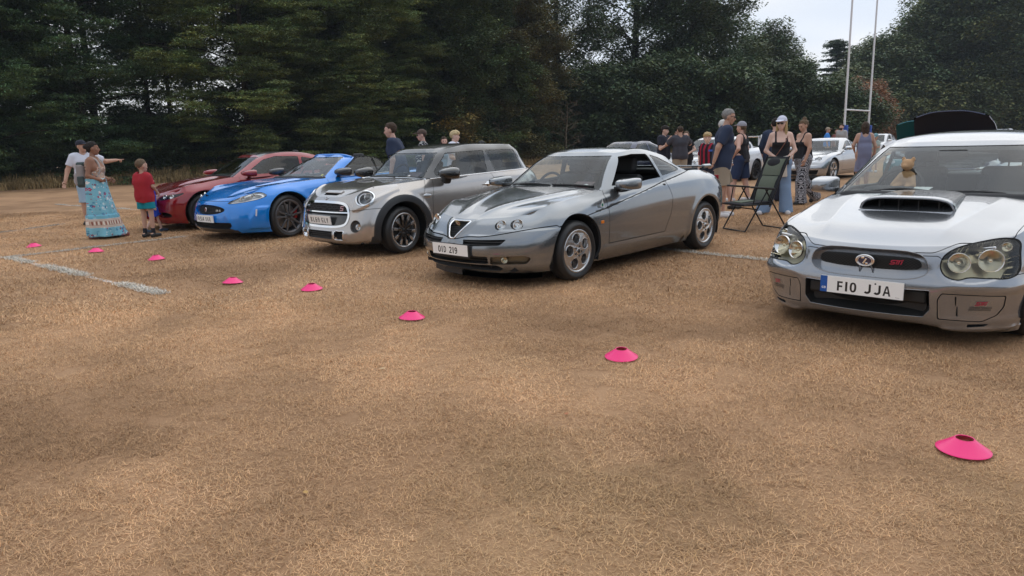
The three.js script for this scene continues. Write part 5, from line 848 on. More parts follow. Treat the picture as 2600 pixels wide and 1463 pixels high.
// ---------------------------------------------------------------- the beige-grey hatchback with a black roof
function buildHatch() {
  const P = paint([0.47, 0.44, 0.415], 0.7, 0.34);
  const c = new Car('hatchback', 'grey-beige hatchback with black roof, round headlights and BL69 GLY plate', [-1.991, 0, -9.734], 0.8182, {
    cell: 0.022, wb: 2.495, crease: 38, headliner: M.trim,
    cols: [
      ['F', 0, [-0.67, 0.17], [-0.735, 0.205], [-0.748, 0.30], [-0.73, 0.38], [-0.70, 0.52], [-0.655, 0.68], [-0.59, 0.765]],
      ['F', 0.3, [-0.66, 0.17], [-0.722, 0.205], [-0.735, 0.30], [-0.715, 0.38], [-0.685, 0.52], [-0.64, 0.68], [-0.565, 0.775]],
      ['F', 0.5, [-0.61, 0.17], [-0.672, 0.205], [-0.69, 0.30], [-0.675, 0.38], [-0.645, 0.52], [-0.585, 0.68], [-0.44, 0.835]],
      ['C', [-0.49, 0.18, 0.67], [-0.54, 0.22, 0.695], [-0.565, 0.3, 0.712], [-0.562, 0.38, 0.72], [-0.535, 0.52, 0.718], [-0.475, 0.70, 0.70], [-0.29, 0.888, 0.60]],
      ['C', [-0.34, 0.19, 0.77], [-0.34, 0.23, 0.80], [-0.34, 0.3, 0.815], [-0.34, 0.38, 0.823], [-0.33, 0.52, 0.823], [-0.28, 0.72, 0.795], [-0.15, 0.902, 0.665]],
      ['S', 0, [0.79, 0.19], [0.825, 0.25], [0.845, 0.35], [0.852, 0.45], [0.852, 0.6], [0.825, 0.79], [0.72, 0.912]],
      ['S', 0.5, [0.79, 0.19], [0.83, 0.27], [0.85, 0.38], [0.858, 0.5], [0.858, 0.65], [0.835, 0.84], [0.785, 0.945]],
      ['S', 1.2, [0.79, 0.19], [0.83, 0.27], [0.85, 0.38], [0.86, 0.5], [0.862, 0.66], [0.842, 0.86], [0.80, 0.965]],
      ['S', 1.9, [0.79, 0.2], [0.83, 0.28], [0.853, 0.4], [0.862, 0.52], [0.86, 0.68], [0.838, 0.88], [0.79, 0.985]],
      ['S', 2.5, [0.78, 0.2], [0.825, 0.3], [0.85, 0.42], [0.86, 0.54], [0.855, 0.7], [0.82, 0.9], [0.755, 1.005]],
      ['C', [2.85, 0.22, 0.62], [2.90, 0.3, 0.66], [2.93, 0.42, 0.68], [2.93, 0.55, 0.68], [2.90, 0.72, 0.67], [2.82, 0.92, 0.64], [2.73, 1.02, 0.60]],
      ['F', 0, [2.95, 0.22], [3.0, 0.3], [3.03, 0.42], [3.03, 0.55], [3.0, 0.73], [2.92, 0.93], [2.83, 1.04]]],
    hood: { corner: 3, cowl: 6, centre: [[-0.59, 0.765], [-0.42, 0.84], [-0.1, 0.898], [0.25, 0.932], [0.54, 0.948]], p0: 2.2, p1: 2.4, bump: (x, z, a, b) => 0.008 * Math.exp(-Math.abs(Math.abs(z) - 0.43) / 0.03) * sstep(0.3, 0.6, a) * sstep(1, 0.9, a) },
    disp: (x, y, z, n) => { const t = Math.abs(z); let d = 0;
      if (x < 0) { d += 0.02 * gauss(ell(0.643, 0.758, 0.152, 0.098, 0.86)(t, y), 0.018) * sstep(0.5, 0.56, t); d += 0.012 * sstep(0.345, 0.33, y) * sstep(0.235, 0.25, y) * sstep(0.52, 0.48, t); }
      d += 0.016 * sstep(0.51, 0.44, Math.hypot(x, y - 0.31)) + 0.016 * sstep(0.51, 0.44, Math.hypot(x - 2.495, y - 0.31)); d -= 0.012 * gauss(y - 0.34, 0.06) * sstep(0.5, 0.7, x) * sstep(2, 1.8, x); return z > 0.6 || x < 0 ? d : 0; },
    green: [
      ['F', 0, [0.525, 0.93], [0.70, 1.105], [0.90, 1.29], [0.985, 1.345]],
      ['F', 0.35, [0.525, 0.93], [0.705, 1.10], [0.91, 1.285], [1.0, 1.34]],
      ['C', [0.535, 0.93, 0.625], [0.72, 1.095, 0.57], [0.925, 1.28, 0.508], [1.02, 1.335, 0.455]],
      ['C', [0.60, 0.93, 0.735], [0.78, 1.09, 0.665], [0.975, 1.275, 0.588], [1.06, 1.34, 0.52]],
      ['S', 1.4, [0.793, 0.95], [0.71, 1.13], [0.615, 1.32], [0.54, 1.385]],
      ['S', 2.0, [0.783, 0.965], [0.70, 1.14], [0.607, 1.325], [0.53, 1.385]],
      ['S', 2.4, [0.757, 0.985], [0.685, 1.15], [0.598, 1.32], [0.52, 1.375]],
      ['C', [2.715, 1.0, 0.595], [2.63, 1.15, 0.55], [2.54, 1.315, 0.50], [2.46, 1.37, 0.44]],
      ['F', 0, [2.82, 1.02], [2.72, 1.17], [2.6, 1.33], [2.5, 1.385]]],
    roof: { a: 3, b: 7, front: [[0.985, 1.345], [1.2, 1.39], [1.5, 1.413], [1.8, 1.416]], rear: [[2.5, 1.385], [2.3, 1.402], [2.05, 1.413], [1.8, 1.416]], p: 3 },
    arch: { r: 0.375, y: 0.315 }, wheels: { r: 0.312, rim: 0.222, width: 0.205, z: 0.835, style: 'spoke', spokes: 10, wi: 0.012, wo: 0.019, dish: 0.012, mat: M.gloss, lip: M.alloy, pads: true, steer: 0.12, a0: 0.15 }, floor: [-0.55, 2.9],
  });
  const F = (f, x1 = 0) => (x, y, z, nx) => x < x1 && nx < -0.05 ? f(z, y) : -1, Sd = (f) => (x, y, z) => z > 0.3 ? f(x, y) : -1;
  // big grille: chrome surround, honeycomb above, plate panel below
  const GP = blob([[-0.53, 0.52], [-0.515, 0.60], [-0.46, 0.672], [-0.36, 0.706], [-0.1, 0.716], [0.1, 0.716], [0.36, 0.706], [0.46, 0.672], [0.515, 0.60], [0.53, 0.52], [0.495, 0.43], [0.39, 0.392], [0.1, 0.378], [-0.1, 0.378], [-0.39, 0.392], [-0.495, 0.43]]);
  const g = c.well('grille', 'body', F(GP), 0.05, M.chrome, M.matt);
  const ring = clip(g[0].in, (x, y, z) => 0.028 - GP(z, y)).in; c.add('chrome_surround', ring, M.chrome, { inset: -0.006 });
  const inner = clip(g[0].in, (x, y, z) => GP(z, y) - 0.026).in;
  c.add('plate_panel', clip(inner, (x, y, z) => 0.545 - y).in, M.gloss, { inset: 0.012, parent: g[0].floor });
  c.add('grille_bar', bandOf(inner, (x, y, z) => y - 0.578, 0.008).in, M.chrome, { inset: 0.0, parent: g[0].floor });
  const up = clip(inner, (x, y, z) => y - 0.585).in, wire = soup();
  const addS = (t) => { for (const v of t.P) wire.P.push(v); for (const v of t.N) wire.N.push(v); };
  for (let r = 0; r < 4; r++) { addS(offset(bandOf(up, (x, y, z) => y - 0.603 - r * 0.027 - 0.006 * Math.sin(z * 60 + r * 3.1), 0.004).in, 0.014)); }
  for (let i = -9; i < 10; i++) addS(offset(bandOf(up, (x, y, z) => z - i * 0.052 - 0.026 * (Math.floor((y - 0.603) / 0.027) & 1), 0.0035).in, 0.015));
  c.add('honeycomb', wire, M.trim, { parent: g[0].floor }).userData.kind = 'stuff';
  c.stick('letter_s', [rbx(0.05, 0.012, 0.006, 0.003, 0.004, 0.026, 0), rbx(0.05, 0.012, 0.006, 0.003, 0, 0, 0), rbx(0.05, 0.012, 0.006, 0.003, -0.006, -0.026, 0), rbx(0.012, 0.03, 0.006, 0.003, -0.02, 0.014, 0), rbx(0.012, 0.03, 0.006, 0.003, 0.02, -0.014, 0)], std([0.5, 0.3, 0.3], 0.3, 0.6), 'front', 0.385, 0.63, -0.002);
  // lower intake with two bright square ducts
  c.well('lower_intake', 'body', F(poly([[-0.27, 0.335], [0.27, 0.335], [0.27, 0.242], [-0.27, 0.242]], 0.004)), 0.05, M.black, M.matt, { slats: [...hslats(0.26, 0.315, 3, 0.003), ...vslats(-0.25, 0.25, 11, 0.003)], slatInset: 0.014, slatMat: M.trim });
  c.well('brake_duct', 'body', F(blob([[0.315, 0.345], [0.39, 0.345], [0.465, 0.342], [0.468, 0.29], [0.46, 0.238], [0.39, 0.232], [0.315, 0.238], [0.312, 0.29]])), 0.05, M.chrome, M.matt, { pair: true, bead: 0.007 });
  // round headlights with chrome rings and a daylight ring
  const LP = c.disc(0.645, 0.757, 0.126), lf = LP;
  c.well('headlight', 'body', lf, 0.07, M.greylamp, M.greylamp, { pair: true }).forEach((h, i) => {
    const s = i ? -1 : 1, side = i ? 'right' : 'left', ringS = clip(h.in, (x, y, z) => 0.015 - LP(x, y, z)).in; mesh('chrome_ring', geom(offset(ringS, -0.005), side), M.chrome, h.floor);
    c.add('lens', clip(h.in, (x, y, z) => LP(x, y, z) - 0.015).in, M.lens, { inset: -0.002, side, parent: h.floor });
    mesh('daylight_ring', geom(offset(bandOf(h.in, (x, y, z) => LP(x, y, z) - 0.038, 0.007).in, 0.022), side), std([0.85, 0.86, 0.88], 0.25), h.floor);
    const q = c.probe('front', 0.645, 0.755); bowl(h.floor, 'projector', [q.p[0] + 0.07, q.p[1], s * 0.63], 0.046, 0.035, M.silverlamp, [0, s * 0.7, -0.5]); mesh('projector_lens', new THREE.SphereGeometry(0.03, 16, 12).translate(q.p[0] + 0.045, q.p[1] - 0.002, s * 0.64), M.gloss, h.floor);
  });
  c.well('fog_lamp_pocket', 'body', F(ell(0.622, 0.41, 0.066, 0.078)), 0.06, P, M.greytrim, { pair: true }).forEach((h, i) => { const s = i ? -1 : 1, q = c.probe('front', 0.64, 0.40); bowl(h.floor, 'fog_lamp', [q.p[0] + 0.055, 0.40, s * 0.632], 0.037, 0.035, M.silverlamp, [0, s * 0.5, 0]); });
  c.well('bonnet_vent', 'body', (x, y, z, nx, ny) => ny > 0.3 && x < -0.2 ? poly([[-0.545, -0.15], [-0.545, 0.15], [-0.50, 0.17], [-0.495, -0.17]], 0.004)(x, z) : -1, 0.03, M.black, M.matt);
  const raise = c.probe('top', -0.47, 0.1).p; mesh('vent_hood', rbx(0.07, 0.018, 0.36, 0.009, -0.475, raise[1] + 0.004, 0, 0, 0, 0.42), P, c.root);
  // black arch trims and sills
  const arch = (x0) => (x, y, z) => z > 0.5 && Math.abs(x - x0) < 0.6 ? 0.462 - Math.hypot(x - x0, (y - 0.315) * (y > 0.315 ? 1 : 0.6)) : -1;
  for (const x0 of [0, 2.495]) { const a = c.cut('body', arch(x0)); c.pair('arch_trim', a.in, M.cladding); }
  c.pair('sill_trim', c.cut('body', (x, y, z) => Math.min(0.275 - y, x + 0.48, z - 0.5)).in, M.cladding);
  // panels
  c.add('bumper', c.cut('body', (x, y, z) => x < 0 ? 0.605 + 0.02 * sstep(0.6, 0.8, Math.abs(z)) - y : -1, { gap: 0.003 }).in, P);
  c.add('bonnet', c.cut('body', (x, y, z) => x < 0.6 ? Math.min(lerp(0.32, 0.43, clamp((y - 0.7) / 0.25, 0, 1)) + (Math.abs(z) < 0.7 ? 0.1 : 0) - x, y - 0.6) : -1, { gap: 0.0028 }).in, P);
  c.pair('door', c.cut('body', Sd(poly([[0.575, 1.2], [0.54, 0.9], [0.49, 0.7], [0.49, 0.30], [1.55, 0.30], [1.68, 0.48], [1.77, 0.72], [1.75, 0.85], [1.655, 1.0], [1.655, 1.2]])), { gap: 0.003 }).in, P).forEach((d, i) => { const s = i ? -1 : 1; mesh('handle', [rbx(0.2, 0.024, 0.022, 0.01, 1.56, 0.823, s * 0.878), new THREE.SphereGeometry(0.05, 14, 8).scale(1, 0.8, 0.12).translate(1.56, 0.82, s * 0.853)], M.chrome, d); });
  const WS = poly([[-0.585, 0.955], [0.585, 0.955], [0.485, 1.28], [-0.485, 1.28]], 0.01);
  c.window('windscreen', (x, y, z, nx) => x < 1.1 && nx < -0.2 ? WS(z, y) : -1, { band: 0.02 });
  c.window('side_window', Sd(poly([[0.665, 0.975], [0.70, 1.04], [0.985, 1.285], [1.69, 1.306], [1.63, 0.995]])), { pair: true });
  c.window('quarter_window', Sd(poly([[1.80, 1.005], [1.735, 1.302], [2.34, 1.298], [2.43, 1.03]], 0.004)), { pair: true, band: 0.035 });
  const RW = poly([[-0.48, 1.07], [0.48, 1.07], [0.44, 1.30], [-0.44, 1.30]]); c.window('rear_window', (x, y, z, nx) => x > 2.4 && nx > 0.2 ? RW(z, y) : -1, { band: 0.03 });
  c.add('tailgate', c.cut('green', (x, y) => x - lerp(2.50, 2.40, (y - 1.0) / 0.36) - (y > 1.335 ? 0.4 : 0)).in, P);
  const car = c.finish(P, M.gloss);
  const belt = (s) => { const pts = []; for (let x = 0.52; x < 2.7; x += 0.18) { const q = c.probe('side', x, lerp(0.938, 0.998, (x - 0.5) / 2)); pts.push([x, lerp(0.945, 1.005, (x - 0.5) / 2), s * (q.p[2] - 0.006)]); } return pts; };
  for (const s of [1, -1]) {
    mesh('belt_strip', tube(belt(s), 0.008, 6), M.chrome, car);
    mirrorPod(c, s, { at: [0.74, 1.015, 0.97], size: [0.2, 0.165, 0.25], mat: M.gloss, taper: 0.75, stalk: rbx(0.12, 0.1, 0.1, 0.03, -0.03, -0.085, -0.07, 0.35) });
    wiper(car, s > 0 ? [[0.52, 0.965, 0.60], [0.53, 0.965, 0.35], [0.535, 0.97, 0.1]] : [[0.52, 0.965, 0.02], [0.535, 0.975, -0.25], [0.53, 0.965, -0.5]], 0.012);
    c.stick('side_scuttle', new THREE.SphereGeometry(0.07, 16, 10).scale(1, 0.42, 0.14), M.dullchrome, 'side', 0.40, 0.735, 0.002, { right: s < 0 });
  }
  mesh('cowl_strip', tube([[0.505, 0.945, -0.72], [0.515, 0.955, -0.4], [0.52, 0.957, 0], [0.515, 0.955, 0.4], [0.505, 0.945, 0.72]], 0.007, 6), M.chrome, car);
  mesh('roof_aerial', new THREE.SphereGeometry(0.07, 14, 8).scale(1, 0.55, 0.35).translate(2.30, 1.41, 0), M.black, car);
  c.stick('badge', [new THREE.TorusGeometry(0.022, 0.004, 6, 20), bx(0.035, 0.006, 0.003, 0.042, 0.004, 0), bx(0.035, 0.006, 0.003, -0.042, 0.004, 0), rbx(0.03, 0.012, 0.004, 0.002)], M.dullchrome, 'front', 0.0001, 0.745, 0.004);
  plate(car, plateMat((q) => plateText(q, 'BL69 GLY', 92, 90, 26, 180, 176)), [-0.735, 0.478, -0.01], [0, 0, 0.16]);
  cabin(c, { x0: 0.45, x1: 2.5, y: 0.30, w: 0.76, seats: [[1.15, 0.37, 0.66, 1.05], [1.15, -0.37, 0.66, 1.05]], wheelX: 0.92, wheelY: 0.96, dashX: 0.66, dashY: 0.955, rear: 2.15 });
  mesh('rear_headrest', [rbx(0.09, 0.2, 0.27, 0.05, 2.27, 1.08, 0.33)], M.seat, car); mesh('rear_headrest', [rbx(0.09, 0.2, 0.27, 0.05, 2.27, 1.08, -0.33)], M.seat, car);
  mesh('show_card', rbx(0.16, 0.004, 0.26, 0.002, 0.60, 0.985, 0.33, 0, 0, 0.5), std([0.05, 0.015, 0.02], 0.5), car);
  mesh('show_card_emblem', new THREE.CylinderGeometry(0.026, 0.026, 0.003, 18).rotateZ(0.5).translate(0.57, 0.978, 0.27), M.paper, car);
  return car;
}
// ---------------------------------------------------------------- the blue convertible
function buildRoadster() {
  const P = paint([0.0, 0.225, 0.74], 0.15, 0.3);
  const c = new Car('convertible', 'bright blue open convertible with oval black grille and RS14 XKR plate', [-4.248, 0, -11.88], 0.8788, {
    cell: 0.026, wb: 2.752, crease: 38, gopen: true,
    cols: [
      ['F', 0, [-0.85, 0.14], [-0.905, 0.19], [-0.928, 0.30], [-0.925, 0.42], [-0.905, 0.55], [-0.86, 0.615], [-0.78, 0.66]],
      ['F', 0.3, [-0.83, 0.14], [-0.88, 0.19], [-0.90, 0.30], [-0.895, 0.42], [-0.868, 0.55], [-0.815, 0.625], [-0.73, 0.672]],
      ['F', 0.55, [-0.76, 0.14], [-0.80, 0.19], [-0.825, 0.3], [-0.82, 0.42], [-0.785, 0.55], [-0.72, 0.64], [-0.62, 0.705]],
      ['C', [-0.62, 0.14, 0.75], [-0.66, 0.19, 0.77], [-0.69, 0.3, 0.785], [-0.685, 0.42, 0.79], [-0.645, 0.55, 0.78], [-0.57, 0.665, 0.745], [-0.44, 0.76, 0.66]],
      ['S', -0.36, [0.89, 0.14], [0.905, 0.2], [0.918, 0.3], [0.922, 0.42], [0.915, 0.56], [0.87, 0.69], [0.72, 0.805]],
      ['S', 0, [0.88, 0.15], [0.91, 0.22], [0.935, 0.34], [0.948, 0.48], [0.948, 0.62], [0.91, 0.745], [0.77, 0.85]],
      ['S', 0.82, [0.86, 0.16], [0.90, 0.26], [0.925, 0.4], [0.93, 0.53], [0.925, 0.68], [0.89, 0.82], [0.80, 0.902]],
      ['S', 1.6, [0.86, 0.17], [0.90, 0.26], [0.92, 0.4], [0.93, 0.54], [0.925, 0.70], [0.90, 0.84], [0.83, 0.925]],
      ['S', 2.75, [0.87, 0.18], [0.915, 0.28], [0.94, 0.42], [0.948, 0.58], [0.945, 0.74], [0.91, 0.87], [0.80, 0.95]],
      ['S', 3.25, [0.80, 0.2], [0.86, 0.3], [0.89, 0.44], [0.895, 0.6], [0.88, 0.76], [0.83, 0.89], [0.70, 0.96]],
      ['C', [3.62, 0.22, 0.6], [3.67, 0.32, 0.64], [3.70, 0.45, 0.66], [3.70, 0.6, 0.66], [3.67, 0.77, 0.64], [3.6, 0.9, 0.58], [3.48, 0.96, 0.5]],
      ['F', 0, [3.75, 0.22], [3.81, 0.32], [3.84, 0.45], [3.84, 0.6], [3.81, 0.78], [3.73, 0.91], [3.6, 0.97]]],
    hood: { corner: 3, cowl: 6, centre: [[-0.78, 0.66], [-0.5, 0.748], [0, 0.84], [0.4, 0.888], [0.80, 0.912]], p0: 2.4, p1: 2.2,
      bump: (x, z, a, b) => (0.020 * sstep(0.36, 0.28, Math.abs(z) - 0.06 * a) - 0.014 * gauss(Math.abs(z) - 0.50, 0.07)) * sstep(0, 0.25, a) * sstep(1, 0.8, a) },
    deck: { corner: 10, front: 8, centre: [[3.6, 0.97], [3.2, 0.99], [2.6, 0.97]] },
    disp: (x, y, z, n) => { const t = Math.abs(z); let d = 0; if (x < -0.2) { // side blades beside the nose
      const e = lerp(0.80, 0.86, clamp((y - 0.2) / 0.33, 0, 1)); d += 0.030 * sstep(e - 0.02, e + 0.015, t) * sstep(0.555, 0.52, y) * sstep(0.19, 0.22, y) * sstep(-0.30, -0.42, x); d += 0.012 * gauss(t - lerp(0.615, 0.46, (y - 0.18) / 0.3), 0.025) * sstep(0.5, 0.4, y); }
      d += 0.018 * gauss(Math.hypot(x, y - 0.35) - 0.40, 0.05) + 0.02 * gauss(Math.hypot(x - 2.752, y - 0.35) - 0.41, 0.06); return d; },
    green: [
      ['F', 0, [0.80, 0.895], [1.12, 1.08], [1.44, 1.245], [1.52, 1.275]], ['F', 0.4, [0.805, 0.895], [1.13, 1.078], [1.455, 1.24], [1.535, 1.27]],
      ['C', [0.83, 0.89, 0.715], [1.16, 1.07, 0.61], [1.475, 1.225, 0.50], [1.56, 1.25, 0.46]], ['C', [0.90, 0.885, 0.80], [1.23, 1.06, 0.69], [1.54, 1.215, 0.58], [1.62, 1.245, 0.53]], ['C', [1.0, 0.885, 0.82], [1.29, 1.05, 0.705], [1.60, 1.205, 0.585], [1.67, 1.235, 0.53]]],
    arch: { r: 0.395, y: 0.35 }, wheels: { r: 0.345, rim: 0.262, width: 0.255, z: 0.925, style: 'spoke', spokes: 5, twin: 0.055, dish: 0.015, mat: std([0.17, 0.17, 0.18], 0.38, 0.8), caliper: M.red, disc: 0.19, steer: 0.1, a0: 0.1 }, floor: [-0.7, 3.4],
  });
  const F = (f, x1 = -0.1) => (x, y, z, nx) => x < x1 && nx < -0.02 ? f(z, y) : -1, Sd = (f) => (x, y, z) => z > 0.3 ? f(x, y) : -1;
  c.well('grille', 'body', F(ell(0, 0.498, 0.455, 0.078)), 0.06, P, M.matt, { slats: [...hslats(0.45, 0.55, 5, 0.0022), ...vslats(-0.4, 0.4, 17, 0.002)], slatInset: 0.03, slatMat: M.trim });
  c.stick('badge', [new THREE.SphereGeometry(0.036, 16, 10).scale(0.8, 1, 0.25)], M.dullchrome, 'front', 0.0001, 0.50, -0.01); c.stick('badge_face', [new THREE.SphereGeometry(0.024, 14, 8).scale(0.9, 1, 0.3)], std([0.22, 0.04, 0.04], 0.4), 'front', 0.0001, 0.50, -0.004);
  c.stick('letters', new THREE.PlaneGeometry(0.11, 0.04), print(256, 96, (g) => { g.fillStyle = '#d8d8d4'; fitText(g, 'R-S', 30, 250, 84, 100); g.fillRect(4, 10, 14, 76); }), 'front', 0.31, 0.492, -0.018);
  c.well('lower_intake', 'body', F(poly([[-0.57, 0.302], [0.57, 0.302], [0.582, 0.25], [0.50, 0.205], [-0.50, 0.205], [-0.582, 0.25]], 0.002)), 0.09, M.black, M.matt, { slats: hslats(0.225, 0.285, 4, 0.002), slatMat: M.trim });
  c.add('splitter', c.cut('body', (x, y, z) => x < -0.4 ? Math.min(0.235 - 0.05 * sstep(0.45, 0.62, Math.abs(z)) - y, 0.64 - Math.abs(z) + (0.2 - y) * 0.3) : -1, { gap: 0.002 }).in, M.carbon);
  const LP = blob([[0.478, 0.598], [0.559, 0.655], [0.645, 0.718], [0.717, 0.748], [0.793, 0.747], [0.845, 0.724], [0.876, 0.698], [0.84, 0.652], [0.748, 0.62], [0.649, 0.602], [0.553, 0.592]]);
  c.well('headlight', 'body', (x, y, z) => x < 0 && x > -0.95 ? LP(z, y) : -1, 0.06, M.silverlamp, M.dullchrome, { pair: true, bead: 0.004, beadMat: M.black }).forEach((h, i) => {
    const s = i ? -1 : 1, side = i ? 'right' : 'left'; c.add('lens', h.in, M.lens, { inset: 0.002, side, parent: h.floor });
    for (const [z, y, r] of [[0.64, 0.655, 0.036], [0.75, 0.685, 0.036]]) { const q = c.probe('front', z, y); bowl(h.floor, 'lamp', [q.p[0] + 0.05, y, s * (z - 0.01)], r, 0.04, M.silverlamp, [0, s * 0.6, -0.3]); }
    mesh('light_blade', geom(offset(bandOf(h.in, (x, y, z) => LP(z, y) - 0.017, 0.005).in, 0.016), side), std([0.85, 0.86, 0.88], 0.2, 0.3), h.floor);
  });
  c.well('bonnet_slot', 'body', (x, y, z, nx, ny) => ny > 0.2 && x < -0.4 ? blob([[-0.70, 0.30], [-0.67, 0.42], [-0.62, 0.50], [-0.645, 0.40], [-0.675, 0.30]])(x, z) : -1, 0.02, M.matt, M.matt, { pair: true });
  c.well('bonnet_vent', 'body', (x, y, z, nx, ny) => ny > 0.5 ? poly([[-0.22, 0.33], [0.22, 0.40], [0.20, 0.435], [-0.20, 0.37]], 0.004)(x, z) : -1, 0.012, M.trim, M.trim, { pair: true, slats: Array.from({ length: 5 }, (_, i) => [(x, y, z) => x + 0.16 - i * 0.08, 0.01]), slatInset: 0.004 });
  for (const s of [1, -1]) {
    c.stick('side_reflector', rbx(0.022, 0.105, 0.006, 0.004), std([0.72, 0.72, 0.74], 0.3), 'front', s * 0.893, 0.452, 0.004, { roll: s * -0.15 });
  }
  c.add('bonnet', c.cut('body', (x, y, z, nx, ny) => x < 0.84 ? Math.min(y - lerp(0.628, 0.90, sstep(-0.78, 0.8, x)) + 0.05 * sstep(-0.6, 0, x), poly([[-0.9, -0.5], [-0.9, 0.5], [-0.66, 0.52], [-0.40, 0.70], [0.0, 0.74], [0.8, 0.77], [0.8, -0.77], [0, -0.74], [-0.4, -0.70], [-0.66, -0.52]])(x, z)) : -1, { gap: 0.0028 }).in, P);
  c.pair('door', c.cut('body', Sd(poly([[0.86, 1.1], [0.84, 0.8], [0.78, 0.5], [0.82, 0.28], [1.95, 0.28], [2.05, 0.55], [2.0, 1.1]])), { gap: 0.003 }).in, P);
  const WS = poly([[-0.69, 0.91], [0.69, 0.91], [0.465, 1.235], [-0.465, 1.235]], 0.01);
  c.window('windscreen', (x, y, z, nx) => nx < -0.2 && x < 1.6 ? WS(z, y) : -1, { band: 0.02 });
  c.spec.roofName = 'windscreen_frame';
  const car = c.finish(P, P);
  mesh('header_rail', tube([[1.60, 1.232, -0.56], [1.545, 1.272, -0.4], [1.53, 1.282, 0], [1.545, 1.272, 0.4], [1.60, 1.232, 0.56]], 0.022, 8, false, 40), P, car);
  const pane = (pts, s) => { const sh = new THREE.Shape(); pts.forEach(([x, y], i) => i ? sh.lineTo(x, y) : sh.moveTo(x, y)); const g = new THREE.ShapeGeometry(sh); const p = g.attributes.position; for (let i = 0; i < p.count; i++) p.setZ(i, s * lerp(0.825, 0.66, (p.getY(i) - 0.92) / 0.3)); g.computeVertexNormals(); return g; };
  for (const s of [1, -1]) {
    const w1 = mesh('side_window', pane([[1.06, 0.915], [1.58, 1.20], [1.66, 1.235], [1.95, 1.225], [1.98, 0.93]], s), M.tint, car);
    mesh('seal', tube([[1.03, 0.91, s * 0.83], [1.57, 1.205, s * 0.672], [1.66, 1.242, s * 0.652], [1.95, 1.232, s * 0.657]], 0.008, 5), M.black, w1);
    const w2 = mesh('quarter_window', pane([[2.0, 0.93], [1.985, 1.222], [2.1, 1.18], [2.28, 0.96]], s), M.tint, car);
    mesh('seal', tube([[1.985, 0.93, s * 0.82], [1.97, 1.228, s * 0.66], [2.1, 1.186, s * 0.68], [2.29, 0.965, s * 0.80]], 0.007, 5), M.black, w2);
    mirrorPod(c, s, { at: [1.10, 1.00, 1.0], size: [0.2, 0.14, 0.22], mat: M.carbon, taper: 0.6, stalk: rbx(0.1, 0.03, 0.14, 0.012, 0, -0.06, -0.12) });
    mesh('belt_strip', tube([[1.1, 0.918, s * 0.835], [1.6, 0.93, s * 0.84], [2.2, 0.945, s * 0.835]], 0.008, 6), M.dullchrome, car);
    seatAt(car, 1.45, s * 0.38, 0.60, 1.0);
    wiper(car, s > 0 ? [[0.83, 0.915, 0.62], [0.86, 0.925, 0.3], [0.84, 0.92, 0.02]] : [[0.83, 0.92, -0.04], [0.86, 0.925, -0.35], [0.84, 0.915, -0.6]], 0.012);
  }
  mesh('soft_top_cover', rbx(0.55, 0.08, 1.35, 0.04, 2.55, 0.985, 0), M.trim, car);
  mesh('dashboard', [rbx(0.42, 0.2, 1.5, 0.07, 0.98, 0.83, 0), rbx(0.2, 0.12, 0.4, 0.05, 1.05, 0.9, -0.37)], M.dash, car);
  const st = mesh('steering_wheel', [new THREE.TorusGeometry(0.178, 0.016, 8, 36).rotateY(Math.PI / 2), rbx(0.05, 0.1, 0.12, 0.03), bx(0.02, 0.03, 0.33)], M.seat, car); st.position.set(1.28, 0.93, -0.38); st.rotation.z = -0.42;
  mesh('cabin_floor', bx(1.9, 0.03, 1.6, 1.75, 0.3, 0), M.dash, car); mesh('rear_bench', rbx(0.3, 0.5, 1.3, 0.08, 2.3, 0.75, 0), M.seat, car); mesh('rear_view_mirror', rbx(0.03, 0.06, 0.22, 0.015, 1.4, 1.16, 0), M.black, car);
  mesh('show_note', rbx(0.002, 0.045, 0.05, 0.001, 0.97, 0.95, 0.52, 0, 0, -0.9), std([0.75, 0.68, 0.1], 0.7), car);
  plate(car, plateMat((q) => { q.fillStyle = '#b9bdc6'; q.fillRect(8, 60, 50, 100); q.fillStyle = '#a03040'; q.fillRect(28, 60, 10, 46); q.fillStyle = '#0c0c0e'; plateText(q, 'RS14 XKR', 100, 92, 24, 186, 184); }), [-0.94, 0.356, 0], [0, 0, 0.05]);
  return car;
}
